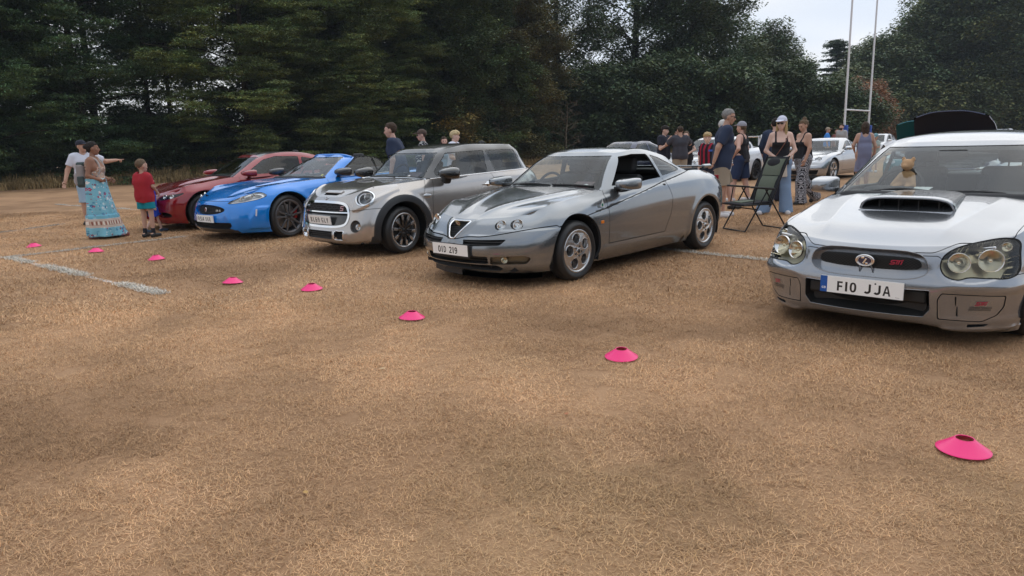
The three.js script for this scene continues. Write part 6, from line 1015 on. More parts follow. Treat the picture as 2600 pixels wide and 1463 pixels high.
// ---------------------------------------------------------------- the red coupe with a black roof
function buildRedCoupe() {
  const P = paint([0.27, 0.006, 0.012], 0.15, 0.3);
  const c = new Car('red_coupe', 'dark red two-door coupe with a black roof panel, furthest left in the row', [-6.128, 0, -13.528], 0.7479, {
    cell: 0.03, wb: 2.761, crease: 38,
    cols: [
      ['F', 0, [-0.70, 0.14], [-0.76, 0.19], [-0.795, 0.30], [-0.79, 0.42], [-0.775, 0.55], [-0.735, 0.635], [-0.66, 0.68]],
      ['F', 0.3, [-0.69, 0.14], [-0.75, 0.19], [-0.785, 0.30], [-0.78, 0.42], [-0.76, 0.55], [-0.715, 0.64], [-0.64, 0.69]],
      ['F', 0.55, [-0.62, 0.14], [-0.67, 0.19], [-0.705, 0.3], [-0.70, 0.42], [-0.68, 0.55], [-0.63, 0.645], [-0.53, 0.705]],
      ['C', [-0.48, 0.15, 0.73], [-0.52, 0.19, 0.75], [-0.555, 0.3, 0.765], [-0.555, 0.42, 0.77], [-0.54, 0.55, 0.765], [-0.49, 0.65, 0.735], [-0.39, 0.73, 0.66]],
      ['S', -0.34, [0.82, 0.15], [0.84, 0.2], [0.855, 0.3], [0.862, 0.42], [0.86, 0.56], [0.825, 0.675], [0.70, 0.775]],
      ['S', 0, [0.83, 0.15], [0.86, 0.22], [0.882, 0.34], [0.892, 0.48], [0.888, 0.62], [0.845, 0.745], [0.715, 0.84]],
      ['S', 0.62, [0.82, 0.17], [0.855, 0.26], [0.88, 0.4], [0.89, 0.53], [0.882, 0.68], [0.84, 0.84], [0.75, 0.925]],
      ['S', 1.4, [0.82, 0.17], [0.855, 0.26], [0.88, 0.4], [0.89, 0.54], [0.885, 0.70], [0.85, 0.86], [0.785, 0.945]],
      ['S', 2.76, [0.83, 0.18], [0.865, 0.28], [0.89, 0.42], [0.898, 0.58], [0.89, 0.74], [0.845, 0.89], [0.74, 0.98]],
      ['S', 3.2, [0.76, 0.2], [0.82, 0.3], [0.85, 0.44], [0.86, 0.6], [0.85, 0.76], [0.79, 0.91], [0.67, 1.0]],
      ['C', [3.52, 0.22, 0.6], [3.57, 0.32, 0.64], [3.60, 0.45, 0.66], [3.60, 0.6, 0.66], [3.57, 0.77, 0.64], [3.5, 0.92, 0.58], [3.38, 1.0, 0.5]],
      ['F', 0, [3.65, 0.22], [3.71, 0.32], [3.74, 0.45], [3.74, 0.6], [3.71, 0.78], [3.63, 0.94], [3.5, 1.01]]],
    hood: { corner: 3, cowl: 6, centre: [[-0.66, 0.68], [-0.4, 0.76], [0, 0.86], [0.3, 0.905], [0.58, 0.935]], p0: 2.4, p1: 2.2, bump: (x, z, a, b) => 0.026 * sstep(0.36, 0.26, Math.abs(z) + 0.05 * (1 - a)) * sstep(0.15, 0.5, a) * sstep(1, 0.85, a) },
    deck: { corner: 10, front: 9, centre: [[3.5, 1.01], [3.3, 1.02], [3.0, 1.0]] },
    disp: (x, y, z) => 0.012 * gauss(Math.hypot(x, y - 0.33) - 0.39, 0.04) + (x > 0.3 && z > 0.6 ? 0.008 * gauss(y - lerp(0.72, 0.8, x / 3), 0.02) : 0),
    green: [
      ['F', 0, [0.56, 0.915], [0.86, 1.11], [1.13, 1.275], [1.22, 1.318]], ['F', 0.36, [0.565, 0.91], [0.87, 1.105], [1.145, 1.27], [1.235, 1.312]],
      ['C', [0.60, 0.905, 0.66], [0.91, 1.09, 0.59], [1.19, 1.255, 0.505], [1.28, 1.30, 0.455]], ['C', [0.68, 0.90, 0.74], [0.98, 1.08, 0.665], [1.26, 1.25, 0.575], [1.35, 1.315, 0.51]],
      ['S', 1.75, [0.775, 0.935], [0.69, 1.13], [0.60, 1.30], [0.53, 1.355]], ['S', 2.2, [0.765, 0.95], [0.685, 1.12], [0.60, 1.27], [0.53, 1.325]], ['S', 2.6, [0.735, 0.965], [0.67, 1.06], [0.60, 1.15], [0.53, 1.21]],
      ['C', [3.0, 0.985, 0.60], [2.88, 1.04, 0.575], [2.78, 1.10, 0.54], [2.70, 1.16, 0.47]], ['F', 0, [3.15, 1.0], [2.95, 1.09], [2.75, 1.18], [2.6, 1.245]]],
    roof: { a: 3, b: 7, front: [[1.22, 1.318], [1.45, 1.362], [1.7, 1.378], [1.95, 1.376]], rear: [[2.6, 1.245], [2.4, 1.30], [2.2, 1.343], [1.95, 1.376]], p: 2.8 },
    arch: { r: 0.385, y: 0.335 }, wheels: { r: 0.33, rim: 0.245, width: 0.245, z: 0.865, style: 'spoke', spokes: 5, twin: 0.05, dish: 0.012, mat: M.darkalloy }, floor: [-0.6, 3.4],
  });
  const Sd = (f) => (x, y, z) => z > 0.3 ? f(x, y) : -1, F = (f) => (x, y, z, nx) => x < 0 && nx < 0 ? f(z, y) : -1;
  const LP = blob([[0.50, 0.578], [0.51, 0.612], [0.60, 0.65], [0.72, 0.672], [0.82, 0.69], [0.80, 0.65], [0.74, 0.605], [0.64, 0.58], [0.54, 0.568]]);
  c.well('headlight', 'body', (x, y, z) => x < 0 ? LP(z, y) : -1, 0.06, M.greylamp, M.black, { pair: true }).forEach((h, i) => { const s = i ? -1 : 1; c.add('lens', h.in, M.lens, { inset: 0.002, side: i ? 'right' : 'left', parent: h.floor }); for (const z of [0.585, 0.70]) { const q = c.probe('front', z, 0.618); bowl(h.floor, 'lamp', [q.p[0] + 0.045, 0.62, s * (z - 0.01)], 0.038, 0.035, M.silverlamp, [0, s * 0.5, -0.2]); } });
  c.well('kidney_grille', 'body', F(blob([[0.03, 0.62], [0.12, 0.635], [0.2, 0.62], [0.19, 0.53], [0.10, 0.51], [0.035, 0.53]])), 0.05, M.chrome, M.matt, { pair: true, bead: 0.006, slats: vslats(0.05, 0.19, 6, 0.003) });
  c.well('side_intake', 'body', F(blob([[0.50, 0.34], [0.60, 0.36], [0.72, 0.33], [0.74, 0.28], [0.62, 0.255], [0.52, 0.27]])), 0.08, P, M.matt, { pair: true });
  c.well('lower_intake', 'body', F(poly([[-0.36, 0.36], [0.36, 0.36], [0.42, 0.22], [-0.42, 0.22]], 0.01)), 0.08, P, M.matt);
  c.add('bonnet', c.cut('body', (x, y, z) => x < 0.62 ? Math.min(y - lerp(0.645, 0.78, sstep(-0.6, -0.2, x)), poly([[-0.9, -0.6], [-0.9, 0.6], [-0.38, 0.68], [0, 0.71], [0.62, 0.745], [0.62, -0.745], [0, -0.71], [-0.38, -0.68]])(x, z)) : -1, { gap: 0.003 }).in, P);
  c.pair('door', c.cut('body', Sd(poly([[0.72, 1.1], [0.68, 0.85], [0.62, 0.6], [0.62, 0.28], [1.9, 0.28], [2.02, 0.6], [1.96, 1.1]])), { gap: 0.003 }).in, P);
  const WS = poly([[-0.63, 0.93], [0.63, 0.93], [0.485, 1.262], [-0.485, 1.262]], 0.01); c.window('windscreen', (x, y, z, nx) => x < 1.3 && nx < -0.2 ? WS(z, y) : -1, { band: 0.02 });
  c.window('side_window', Sd(poly([[0.80, 0.955], [1.25, 1.225], [1.5, 1.285], [1.98, 1.27], [1.97, 0.975]])), { pair: true, mat: M.tint });
  c.window('quarter_window', Sd(poly([[2.03, 0.98], [2.04, 1.262], [2.3, 1.21], [2.55, 1.10], [2.5, 0.985]])), { pair: true, mat: M.tint });
  c.add('roof_panel', c.cut('green', (x, y, z, nx, ny) => ny > 0.5 ? Math.min(0.50 - Math.abs(z), x - 1.24, 2.75 - x) : -1).in, M.carbon);
  const car = c.finish(P, P);
  for (const s of [1, -1]) { mirrorPod(c, s, { at: [0.86, 0.985, 0.97], size: [0.2, 0.13, 0.24], mat: P, taper: 0.7, stalk: rbx(0.06, 0.03, 0.14, 0.012, 0, -0.05, -0.1) }); wiper(car, [[0.57, 0.935, s * 0.6], [0.60, 0.945, s * 0.3], [0.58, 0.945, s * 0.05]], 0.012); }
  mesh('roof_aerial', new THREE.SphereGeometry(0.08, 14, 8).scale(1, 0.5, 0.3).translate(2.25, 1.355, 0), M.black, car);
  cabin(c, { x0: 0.6, x1: 2.6, y: 0.3, w: 0.74, seats: [[1.3, 0.37, 0.56], [1.3, -0.37, 0.56]], wheelX: 1.12, wheelY: 0.92, dashX: 0.76, dashY: 0.925, rear: 2.3, back: [2.5, 3.0, 0.98] });
  mesh('show_card', rbx(0.12, 0.004, 0.2, 0.002, 0.68, 0.955, 0.42, 0, 0, 0.5), std([0.06, 0.02, 0.02], 0.5), car);
  return car;
}
// ---------------------------------------------------------------- cars further back, one parametric body
function simpleCar(name, label, pos, turn, o) {
  const P = o.paint, w = o.w ?? 0.87, fo = o.fo ?? 0.88, wb = o.wb ?? 2.6, end = wb + (o.ro ?? 0.9), h0 = o.h0 ?? 0.68, h1 = o.h1 ?? 0.93, b0 = o.belt ?? 0.95, tl = o.tail ?? 1.0, g = o.g, ed = o.edge ?? 0;
  const F = (z, k) => ['F', z, [-fo * k + 0.12, 0.15], [-fo * k + 0.03, 0.2], [-fo * k, 0.32], [-fo * k + 0.01, 0.46], [-fo * k + 0.05, h0 - 0.1], [-fo * k + 0.11, h0 - 0.02], [-fo * k + 0.2, h0 + 0.03]];
  const S = (x, top, zt, k = 1) => ['S', x, [w * k - 0.08, 0.16], [w * k - 0.03, 0.24], [w * k - 0.008, 0.38], [w * k, 0.53], [w * k - 0.008, lerp(0.53, top, 0.42)], [w * k - 0.045, lerp(0.53, top, 0.78)], [zt, top]];
  const B = (z, k) => ['F', z, [end * k - 0.06, 0.22], [end * k - 0.01, 0.3], [end * k, 0.42], [end * k, 0.56], [end * k - 0.04, lerp(0.56, tl, 0.5)], [end * k - 0.1, tl - 0.06], [end * k - 0.2, tl]];
  const c = new Car(name, label, pos, turn, {
    cell: 0.045, wb, crease: 40,
    cols: [F(0, 1), F(0.3, 0.975), F(0.55, 0.87), ['C', [-fo * 0.6, 0.15, w - 0.16], [-fo * 0.66, 0.2, w - 0.13], [-fo * 0.70, 0.32, w - 0.11], [-fo * 0.70, 0.46, w - 0.105], [-fo * 0.67, h0 - 0.08, w - 0.115], [-fo * 0.6, h0 + 0.01, w - 0.15], [-fo * 0.47, h0 + 0.07 + ed * 0.6, w - 0.22]],
      S(-0.34, h0 + 0.10 + ed, w - 0.17, 0.985), S(0, lerp(h0, h1, 0.5) + 0.02 + ed, w - 0.15, 1.01), S(g[0] + 0.02, h1 - 0.03, w - 0.12), S(lerp(g[0], wb, 0.5), b0, w - 0.09), S(wb, lerp(b0, tl, 0.6), w - 0.13, 1.02), S(wb + 0.45, tl - 0.02, w - 0.2, 0.97), ['C', [end * 0.955, 0.22, w - 0.24], [end * 0.965, 0.3, w - 0.2], [end * 0.975, 0.42, w - 0.19], [end * 0.975, 0.56, w - 0.19], [end * 0.965, lerp(0.56, tl, 0.5), w - 0.2], [end * 0.945, tl - 0.08, w - 0.26], [end * 0.915, tl - 0.01, w - 0.34]], B(0, 1)],
    hood: { corner: 3, cowl: 6, centre: [[-fo + 0.2, h0 + 0.03], [-fo * 0.45, lerp(h0, h1, 0.42)], [0, lerp(h0, h1, 0.66)], [g[0] * 0.6, lerp(h0, h1, 0.9)], [g[0] + 0.02, h1]], p0: 2.4, p1: 2.4 }, deck: { corner: 10, front: 9, centre: [[end - 0.2, tl], [end - 0.35, tl + 0.01], [lerp(g[3], end, 0.3), tl]] },
    // g: [screen base x, screen top x, rear top x, rear base x], roof height o.roof
    green: (() => { const [x0, x1, x2, x3] = g, R = o.roof, u = w - 0.14, m = (a, b) => (a + b) / 2; return [
      ['F', 0, [x0, h1 - 0.015], [m(x0, x1), m(h1, R - 0.05)], [x1 - 0.04, R - 0.075], [x1 + 0.05, R - 0.03]], ['F', 0.36, [x0 + 0.01, h1 - 0.02], [m(x0, x1) + 0.01, m(h1, R - 0.06)], [x1 - 0.03, R - 0.08], [x1 + 0.06, R - 0.035]],
      ['C', [x0 + 0.04, h1 - 0.03, u - 0.06], [m(x0, x1) + 0.04, m(h1, R - 0.08), u - 0.14], [x1 + 0.0, R - 0.095, u - 0.22], [x1 + 0.1, R - 0.05, u - 0.26]], ['C', [x0 + 0.11, h1 - 0.035, u], [m(x0, x1) + 0.11, m(h1, R - 0.09), u - 0.075], [x1 + 0.07, R - 0.1, u - 0.155], [x1 + 0.17, R - 0.045, u - 0.21]],
      ['S', lerp(x1, x2, 0.55), [u + 0.025, b0 - 0.01], [u - 0.06, m(b0, R)], [u - 0.14, R - 0.07], [u - 0.2, R - 0.018]], ['S', x2, [u + 0.01, b0], [u - 0.065, m(b0, R - 0.02)], [u - 0.14, R - 0.10], [u - 0.2, R - 0.052]],
      ['C', [x3 - 0.18, tl - 0.02, u - 0.1], [m(x2, x3) + 0.02, m(tl, R - 0.05), u - 0.14], [x2 + 0.26, R - 0.145, u - 0.19], [x2 + 0.15, R - 0.095, u - 0.25]], ['F', 0, [x3, tl - 0.01], [m(x2, x3) + 0.1, m(tl, R)], [x2 + 0.32, R - 0.115], [x2 + 0.2, R - 0.075]]]; })(),
    roof: { a: 3, b: 6, front: [[g[1] + 0.05, o.roof - 0.03], [lerp(g[1], g[2], 0.3), o.roof - 0.004], [lerp(g[1], g[2], 0.55), o.roof]], rear: [[g[2] + 0.2, o.roof - 0.075], [g[2], o.roof - 0.035], [lerp(g[1], g[2], 0.8), o.roof - 0.012], [lerp(g[1], g[2], 0.55), o.roof]], p: 2.8 },
    arch: { r: (o.wheel?.r ?? 0.32) + 0.055, y: (o.wheel?.r ?? 0.32) + 0.005 }, wheels: { r: 0.32, rim: 0.225, width: 0.225, z: w - 0.01, style: 'spoke', spokes: 5, twin: 0.045, dish: 0.012, mat: M.darkalloy, ...o.wheel }, floor: [-fo + 0.25, end - 0.25],
  });
  const Fr = (f) => (x, y, z, nx) => x < 0.1 && nx < -0.02 ? f(z, y) : -1, Sd = (f) => (x, y, z) => z > 0.3 ? f(x, y) : -1, [x0, x1, x2, x3] = g, R = o.roof, u = w - 0.14;
  if (o.lampRound) { const q = c.probe('front', o.lampRound[0], o.lampRound[1]); c.well('headlight', 'body', c.disc(...o.lampRound), 0.05, M.silverlamp, M.dullchrome, { pair: true, bead: 0.006 }).forEach((h, i) => { c.add('lens', h.in, M.lens, { inset: 0.002, side: i ? 'right' : 'left', parent: h.floor }); bowl(h.floor, 'lamp', [q.p[0] + 0.05, q.p[1], (i ? -1 : 1) * q.p[2]], 0.055, 0.04, M.silverlamp, [0, (i ? -1 : 1) * 0.4, -0.3]); }); }
  else c.well('headlight', 'body', Fr(blob([[w - 0.42, h0 - 0.09], [w - 0.36, h0 - 0.02], [w - 0.2, h0 + 0.02], [w - 0.09, h0 + 0.01], [w - 0.10, h0 - 0.07], [w - 0.25, h0 - 0.12]])), 0.05, M.silverlamp, M.dullchrome, { pair: true }).forEach((h, i) => { c.add('lens', h.in, M.lens, { inset: 0.002, side: i ? 'right' : 'left', parent: h.floor }); const q = c.probe('front', w - 0.28, h0 - 0.05); bowl(h.floor, 'lamp', [q.p[0] + 0.05, h0 - 0.05, (i ? -1 : 1) * (w - 0.28)], 0.045, 0.04, M.silverlamp); });
  for (const [nm, pts, pr] of o.holes ?? []) c.well(nm, 'body', Fr(poly(pts, 0.008)), 0.06, M.black, M.matt, { pair: pr });
  for (const [nm, pts] of o.top ?? []) c.well(nm, 'body', (x, y, z, nx, ny) => ny > 0.5 ? poly(pts)(x, z) : -1, 0.03, M.matt, M.matt, { pair: true });
  if (!o.open) c.add('bonnet', c.cut('body', (x, y, z, nx, ny) => x < g[0] ? Math.min(y - lerp(h0 - 0.0, h1 - 0.1, sstep(-fo, 0.3, x)), poly([[-fo - 0.1, -w + 0.3], [-fo - 0.1, w - 0.3], [-0.3, w - 0.2], [g[0], w - 0.13], [g[0], 0.13 - w], [-0.3, 0.2 - w]])(x, z)) : -1, { gap: 0.004 }).in, P);
  else { const cutB = c.cut('body', (x, y, z, nx, ny) => x < g[0] ? Math.min(y - h0, poly([[-fo + 0.1, -w + 0.3], [-fo + 0.1, w - 0.3], [-0.3, w - 0.2], [g[0], w - 0.13], [g[0], 0.13 - w], [-0.3, 0.2 - w]])(x, z)) : -1, { recess: true }), bl = new THREE.Group(); bl.name = 'raised_bonnet'; bl.position.set(g[0], h1, 0); bl.rotation.z = -o.open; c.root.add(bl); // hinged at the screen
    const up = geom(cutB.in), un = geom(offset(cutB.in, 0.02)); mesh('skin', up.translate(-g[0], -h1, 0), P, bl); mesh('underside', un.translate(-g[0], -h1, 0), o.underside ?? M.black, bl); mesh('edge', geom(rim(cutB.cut, 0.02)).translate(-g[0], -h1, 0), P, bl); mesh('engine', [rbx(0.7, 0.2, 0.6, 0.05, -0.1, h0 - 0.05, 0), rbx(0.2, 0.15, 0.9, 0.04, 0.3, h0 + 0.02, 0)], M.trim, c.root); }
  c.pair('door', c.cut('body', Sd(poly([[g[0] + 0.12, 1.3], [g[0] + 0.05, 0.8], [g[0], 0.3], [g[0] + 1.05, 0.3], [g[0] + 1.2, 0.6], [g[0] + 1.15, 1.3]])), { gap: 0.004 }).in, P);
  const WS = poly([[-u + 0.08, h1 + 0.01], [u - 0.08, h1 + 0.01], [u - 0.24, R - 0.10], [0.24 - u, R - 0.10]], 0.012); c.window('windscreen', (x, y, z, nx) => x < x1 + 0.1 && nx < -0.2 ? WS(z, y) : -1, { band: 0.02 });
  const bp = lerp(x1, x2, 0.62); c.window('side_window', Sd(poly([[x0 + 0.24, b0 + 0.0], [x1 + 0.1, R - 0.125], [lerp(x1, x2, 0.4), R - 0.095], [bp, R - 0.10], [bp + 0.03, b0 + 0.02]])), { pair: true, mat: o.glass });
  c.window('rear_side_window', Sd(poly([[bp + 0.09, b0 + 0.02], [bp + 0.06, R - 0.10], [x2 + 0.02, R - 0.145], [lerp(x2, x3, 0.35), lerp(b0, R, 0.32)], [lerp(x2, x3, 0.3), b0 + 0.04]])), { pair: true, mat: o.glass });
  const RW = poly([[-u + 0.2, tl + 0.05], [u - 0.2, tl + 0.05], [u - 0.27, R - 0.10], [0.27 - u, R - 0.10]]); c.window('rear_window', (x, y, z, nx) => x > x2 && nx > 0.1 ? RW(z, y) : -1, {});
  const car = c.finish(P, P);
  for (const s of [1, -1]) mirrorPod(c, s, { at: [x0 + 0.27, b0 + 0.04, w + 0.07], size: [0.2, 0.13, 0.2], mat: P, taper: 0.65, stalk: rbx(0.06, 0.03, 0.12, 0.012, 0, -0.05, -0.09) });
  cabin(c, { x0: x0, x1: x3 - 0.3, y: 0.3, w: u, seats: [[lerp(x1, x2, 0.1), 0.36, R - 0.78], [lerp(x1, x2, 0.1), -0.36, R - 0.78]], wheelX: x0 + 0.45, wheelY: h1 - 0.01, dashX: x0 + 0.16, dashY: h1 - 0.005, rear: x2 });
  return car;
}
function backgroundCars() {
  const WH = paint([0.74, 0.75, 0.77], 0.05, 0.35), SV = paint([0.46, 0.47, 0.49], 0.7, 0.34), NV = paint([0.010, 0.016, 0.06], 0.3, 0.3), TL = paint([0.0, 0.16, 0.20], 0.3, 0.3);
  const ev = simpleCar('white_saloon', 'white rally-style saloon with bonnet vents and a tall rear wing', [5.655, 0, -22.167], 0.753, { paint: WH, wb: 2.625, h0: 0.74, h1: 0.98, belt: 0.99, tail: 1.08, g: [0.60, 1.22, 2.3, 3.0], roof: 1.44, holes: [['grille', [[-0.42, 0.62], [0.42, 0.62], [0.36, 0.36], [-0.36, 0.36]]], ['side_intake', [[0.5, 0.40], [0.68, 0.40], [0.66, 0.28], [0.52, 0.28]], true]], top: [['bonnet_vent', [[-0.12, 0.10], [-0.10, 0.42], [0.02, 0.40], [0.0, 0.12]]]], wheel: { r: 0.325, rim: 0.24, spokes: 10, twin: 0, wi: 0.008, wo: 0.012 } });
  mesh('rear_wing', [rbx(0.26, 0.02, 1.4, 0.01, 3.28, 1.40, 0, 0, 0, -0.1), rbx(0.22, 0.3, 0.025, 0.01, 3.25, 1.26, 0.62), rbx(0.22, 0.3, 0.025, 0.01, 3.25, 1.26, -0.62), rbx(0.3, 0.12, 0.02, 0.01, 3.28, 1.40, 0.71), rbx(0.3, 0.12, 0.02, 0.01, 3.28, 1.40, -0.71)], WH, ev); mesh('number_plate', rbx(0.01, 0.11, 0.52, 0.004, -0.90, 0.40, 0), M.paper, ev);
  const p9 = simpleCar('sports_car', 'silver rear-engined sports car with round headlights behind the woman in the dress', [9.477, 0, -22.582], 0.749, { paint: SV, wb: 2.35, fo: 0.9, ro: 1.05, w: 0.89, h0: 0.60, h1: 0.90, edge: 0.055, belt: 0.93, tail: 0.88, g: [0.60, 1.16, 1.75, 2.75], roof: 1.295, lampRound: [0.60, 0.67, 0.115], holes: [['centre_intake', [[-0.3, 0.33], [0.3, 0.33], [0.3, 0.22], [-0.3, 0.22]]], ['side_intake', [[0.44, 0.34], [0.7, 0.34], [0.66, 0.22], [0.46, 0.22]], true]], wheel: { r: 0.325, rim: 0.245, spokes: 5, twin: 0, wi: 0.02, wo: 0.03, mat: M.alloy } });
  for (const s of [1, -1]) mesh('indicator_strip', rbx(0.02, 0.05, 0.26, 0.01, -0.70, 0.455, s * 0.60, 0, s * 0.55), M.silverlamp, p9); mesh('chin_lip', rbx(0.12, 0.05, 1.3, 0.02, -0.72, 0.13, 0), M.trim, p9);
  simpleCar('dark_coupe', 'dark navy coupe whose roof shows above the grey coupe', [3.05, 0, -24.0], 0.75, { paint: NV, wb: 2.65, h0: 0.70, h1: 0.94, belt: 0.96, tail: 1.0, g: [0.6, 1.2, 2.2, 3.1], roof: 1.385, glass: M.tint });
  simpleCar('blue_saloon', 'dark blue car with its bonnet raised behind the silver saloon', [8.50, 0, -13.6], 0.78, { paint: NV, wb: 2.6, h0: 0.72, h1: 0.96, belt: 0.97, tail: 1.03, g: [0.52, 1.2, 2.25, 2.95], roof: 1.42, open: 0.86, underside: std([0.014, 0.016, 0.03], 0.8) });
  simpleCar('teal_car', 'teal car with its bonnet raised, left of the dark blue one', [11.15, 0, -19.1], 0.78, { paint: TL, wb: 2.5, h0: 0.70, h1: 0.92, belt: 0.94, tail: 1.0, g: [0.5, 1.15, 2.1, 2.85], roof: 1.36, open: 0.84, underside: std([0.0, 0.10, 0.125], 0.6) });
  simpleCar('far_white_car', 'small white car far off beyond the child in the teal cap', [22.8, 0, -45.0], 0.75, { paint: WH, wb: 2.5, h0: 0.70, h1: 0.92, belt: 0.94, tail: 1.0, g: [0.5, 1.15, 2.1, 2.85], roof: 1.40 });
}
// ---------------------------------------------------------------- people: tapered-capsule fields meshed with surface nets
function surf(f, lo, hi, cell) {
  const B = 6, n = [0, 1, 2].map((k) => Math.ceil((hi[k] - lo[k]) / cell / B) * B + 1), [nx, ny, nz] = n, val = new Float32Array(nx * ny * nz).fill(9), id = new Int32Array(nx * ny * nz).fill(-1), half = B * cell * 0.9;
  for (let k = 0; k < nz - 1; k += B) for (let j = 0; j < ny - 1; j += B) for (let i = 0; i < nx - 1; i += B) {
    const c = f(lo[0] + (i + B / 2) * cell, lo[1] + (j + B / 2) * cell, lo[2] + (k + B / 2) * cell);
    if (Math.abs(c) > half + 0.03) { if (c < 0) for (let z = k; z <= k + B; z++) for (let y = j; y <= j + B; y++) for (let x = i; x <= i + B; x++) { const q = (z * ny + y) * nx + x; if (val[q] === 9) val[q] = -1; } continue; }
    for (let z = k; z <= k + B; z++) for (let y = j; y <= j + B; y++) for (let x = i; x <= i + B; x++) { const q = (z * ny + y) * nx + x; if (val[q] === 9 || val[q] === -1) val[q] = f(lo[0] + x * cell, lo[1] + y * cell, lo[2] + z * cell); }
  }
  const P = [], I = [], E = [[0, 1], [0, 2], [0, 4], [1, 3], [1, 5], [2, 3], [2, 6], [3, 7], [4, 5], [4, 6], [5, 7], [6, 7]];
  for (let z = 0; z < nz - 1; z++) for (let y = 0; y < ny - 1; y++) for (let x = 0; x < nx - 1; x++) {
    const q = (z * ny + y) * nx + x, v = [val[q], val[q + 1], val[q + nx], val[q + nx + 1], val[q + nx * ny], val[q + nx * ny + 1], val[q + nx * ny + nx], val[q + nx * ny + nx + 1]];
    let m = 0; for (let b = 0; b < 8; b++) if (v[b] < 0) m |= 1 << b; if (m === 0 || m === 255) continue;
    let cx = 0, cy = 0, cz = 0, c = 0;
    for (const [a, b] of E) if ((v[a] < 0) !== (v[b] < 0)) { const t = v[a] / (v[a] - v[b]); cx += (a & 1) + (((b & 1) - (a & 1)) * t); cy += ((a >> 1) & 1) + ((((b >> 1) & 1) - ((a >> 1) & 1)) * t); cz += (a >> 2) + (((b >> 2) - (a >> 2)) * t); c++; }
    id[q] = P.length / 3; P.push(lo[0] + (x + cx / c) * cell, lo[1] + (y + cy / c) * cell, lo[2] + (z + cz / c) * cell);
  }
  const S = [1, nx, nx * ny];
  for (let z = 1; z < nz - 1; z++) for (let y = 1; y < ny - 1; y++) for (let x = 1; x < nx - 1; x++) {
    const q = (z * ny + y) * nx + x;
    for (let d = 0; d < 3; d++) { const a = val[q] < 0, b = val[q + S[d]] < 0; if (a === b) continue; const u = S[(d + 1) % 3], w = S[(d + 2) % 3], q0 = id[q], q1 = id[q - u], q2 = id[q - u - w], q3 = id[q - w]; if (q0 < 0 || q1 < 0 || q2 < 0 || q3 < 0) continue; if (a) I.push(q0, q1, q2, q0, q2, q3); else I.push(q0, q2, q1, q0, q3, q2); }
  }
  const g = new THREE.BufferGeometry(); g.setAttribute('position', new THREE.Float32BufferAttribute(P, 3)); g.setIndex(I); g.computeVertexNormals(); return g;
}
const smin = (a, b, k) => { const h = Math.max(k - Math.abs(a - b), 0) / k; return Math.min(a, b) - h * h * k * 0.25; };
const cap = (a, b, ra, rb, sz = 1) => { const ex = b[0] - a[0], ey = b[1] - a[1], ez = b[2] - a[2], l2 = ex * ex + ey * ey + ez * ez || 1e-9; return (x, y, z) => { const px = x - a[0], py = y - a[1], pz = z - a[2], t = clamp((px * ex + py * ey + pz * ez) / l2, 0, 1); return Math.hypot(px - ex * t, py - ey * t, (pz - ez * t) / sz) - (ra + (rb - ra) * t); }; };
const elp = (c, r) => (x, y, z) => { const u = (x - c[0]) / r[0], v = (y - c[1]) / r[1], w = (z - c[2]) / r[2], k = Math.hypot(u, v, w); return (k - 1) * Math.min(r[0], r[1], r[2]); };
const union = (list, k) => (x, y, z) => { let d = 9; for (const f of list) { const e = f(x, y, z); d = k ? smin(d, e, k) : Math.min(d, e); } return d; };
const SKIN = { fair: [0.70, 0.47, 0.38], pink: [0.63, 0.39, 0.31], tan: [0.52, 0.31, 0.225], brown: [0.30, 0.155, 0.10] };
const eyeMat = std([0.05, 0.04, 0.035], 0.25), skinMats = {}; for (const k in SKIN) skinMats[k] = phys(SKIN[k], 0.5, 0, { sheen: 0.2, specularIntensity: 0.5 });
const weaveTex = (() => { const n = 128, d = new Uint8Array(n * n * 4); for (let y = 0; y < n; y++) for (let x = 0; x < n; x++) { const v = 128 + 70 * Math.sin(x * 0.8) * Math.sin(y * 0.8) + 60 * (hash3(x, y, 3) - 0.5), o = (y * n + x) * 4; d[o] = d[o + 1] = d[o + 2] = v; d[o + 3] = 255; } const t = new THREE.DataTexture(d, n, n); t.wrapS = t.wrapT = THREE.RepeatWrapping; t.magFilter = THREE.LinearFilter; t.repeat.set(12, 12); t.needsUpdate = true; return t; })();
const cloth = (c, r = 0.85) => std(c, r, 0, { bumpMap: weaveTex, bumpScale: 0.0008 });
const printCloth = (draw, rep = 1, px = 512) => { const t = canvasTex(px, px, draw); t.wrapS = t.wrapT = THREE.RepeatWrapping; t.repeat.set(rep, rep); return std(1, 0.85, 0, { map: t }); };
function uvCyl(g, k = 1) { const p = g.attributes.position, u = new Float32Array(p.count * 2); for (let i = 0; i < p.count; i++) { u[i * 2] = (p.getX(i) + p.getZ(i) * 0.8) * k; u[i * 2 + 1] = p.getY(i) * k; } g.setAttribute('uv', new THREE.BufferAttribute(u, 2)); return g; }
const add3 = (a, b) => [a[0] + b[0], a[1] + b[1], a[2] + b[2]], mix3 = (a, b, t) => [0, 1, 2].map((k) => lerp(a[k], b[k], t));
